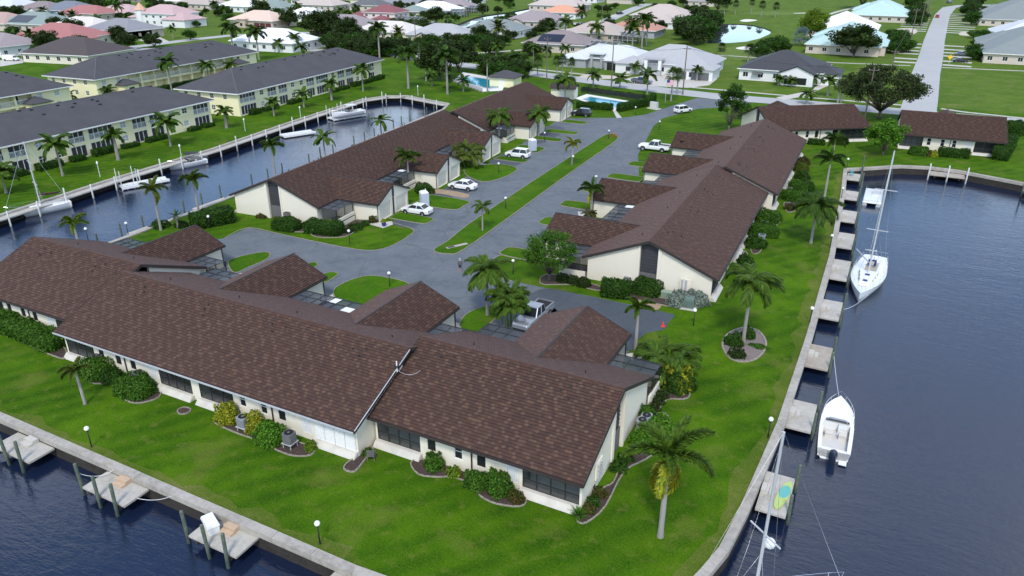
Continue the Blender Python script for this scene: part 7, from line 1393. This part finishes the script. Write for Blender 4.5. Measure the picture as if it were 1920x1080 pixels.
for i in range(14): ft(1605+0+rng.uniform(0,1)*45 if False else 1680+rng.uniform(-12,18),95+rng.uniform(-25,12),rng.choice(['bl','bm']),'% shrub beside the straight road driveways by the teal duplex','shrubs by the straight road',rng.uniform(.6,1.0))
for i in range(16): ft(1833+rng.uniform(-10,12),100+rng.uniform(-32,16),rng.choice(['bl','bm']),'% shrub beside the straight road driveways by the sage duplex','shrubs by the straight road sage side',rng.uniform(.6,1.0))
for i in range(22): ft(1712-(i/21)*0+rng.uniform(-10,10)+ (22-i)*.2,50-i*2.1+rng.uniform(-3,3),rng.choice(['bd','bm']),'% tree lining the straight road before the second teal duplex','dark trees lining the straight road',rng.uniform(.8,1.3))
for i in range(18): ft(1822+rng.uniform(-8,8),46-i*2.2+rng.uniform(-3,3),rng.choice(['bd','bm']),'% tree lining the straight road before the second sage duplex','dark trees lining the straight road sage side',rng.uniform(.8,1.3))
# low hedges at the yellow blocks
for (ox,oy),hd,L in (((-127.2,28),R(92),86),((-130.8,122.5),R(94.5),60)):
    ex=Vector((math.cos(hd),math.sin(hd),0)); ey=Vector((-ex.y,ex.x,0)); x=2
    while x<L-3:
        l=rng.uniform(2,5); 
        if rng.random()<.75: a=Vector((ox,oy,0))+ex*x-ey*1.2; hedge(a,a+ex*l,1.4,rng.uniform(.7,1.2),'clipped hedge below the '+('end' if x>L-9 or x<7 else 'middle')+' lanais of the yellow block '+('facing the sailboat' if L>70 else 'beside the canal head'),'deep',group='hedges at the yellow apartments',seed=int(x*7))
        x+=l+rng.uniform(1,2.5)
ex=Vector((math.cos(R(94)),math.sin(R(94)),0)); hedge(Vector((-174.5,136,0)),Vector((-177,168,0)),1.6,1.1,'long low hedge before the yellow gallery','deep')
# green mass between the houses: countable shrubs and trees where nothing else stands
sr=random.Random(21); n=0; tries=0
RDS=[(-175,232),(-150,222),(-125,214),(-105,210),(-215,215),(-240,205),(-264,150),(-264,200),(-264,240),(-250,262),(-232,278)]
while n<230 and tries<6000:
    tries+=1; x=sr.uniform(-10,1330); y=sr.uniform(2,112); b=P(x,y)
    if x>1000 and y>70: continue
    if x>300 and x<760 and y>95: continue
    if x<480 and y>118-x*.1: continue
    if b.y<150 and b.x>-200: continue
    if 1330<x: continue
    if any((b.x-h[0])**2+(b.y-h[1])**2<(h[2]*.92)**2 for h in HOUSES) or inside(b,FCANAL) or any((b.x-q[0])**2+(b.y-q[1])**2<64 for q in RDS): continue
    if 230<x<560 and 52<y<84 and sr.random()<.85: continue
    if 1000<x<1220 and 8<y<66 and sr.random()<.6: continue
    k=sr.choice(['bd','bm','bd','bo','bl','bm']); ft(x,y,k,near_house(b,{'bd':'dark bush','bm':'green bush','bo':'tall dark tree','bl':'light green bush'}[k]),'garden greenery beyond',sr.uniform(.55,1.1)); n+=1
# distant wood
rr=np.random.RandomState(9)
def wood(px0,px1,y0,y1,n,hmax,label):
    V=[];F=[];C=[];k=0
    for i in range(n):
        b=P(rr.uniform(px0,px1),rr.uniform(y0,y1)); h=rr.uniform(.55,1)*hmax; m=26; d=rr.normal(0,1,(m,3)); d/=np.linalg.norm(d,axis=1,keepdims=True); d[:,2]=np.abs(d[:,2]); p=np.array([b.x,b.y,0])+d*np.array([4.,4.,h])*rr.uniform(.75,1,(m,1)); v,f,c=leaf_quads(p,d,1.3,rr,'mid',.5); V.append(v);F.append(f+k);C.append(c*rr.uniform(.7,1.1)); k+=len(v)
    o=link('wood',npmesh('wood',np.concatenate(V),np.concatenate(F),np.concatenate(C)),M_LEAF); tag(o,label,'wood',kind='stuff')
wood(-60,215,-6,12,900,9,'dense green wood at the far left skyline'); wood(200,1500,-55,-14,1500,8,'hazy tree line along the skyline'); wood(1300,2000,-50,-8,700,8,'tree line beyond the golf course')
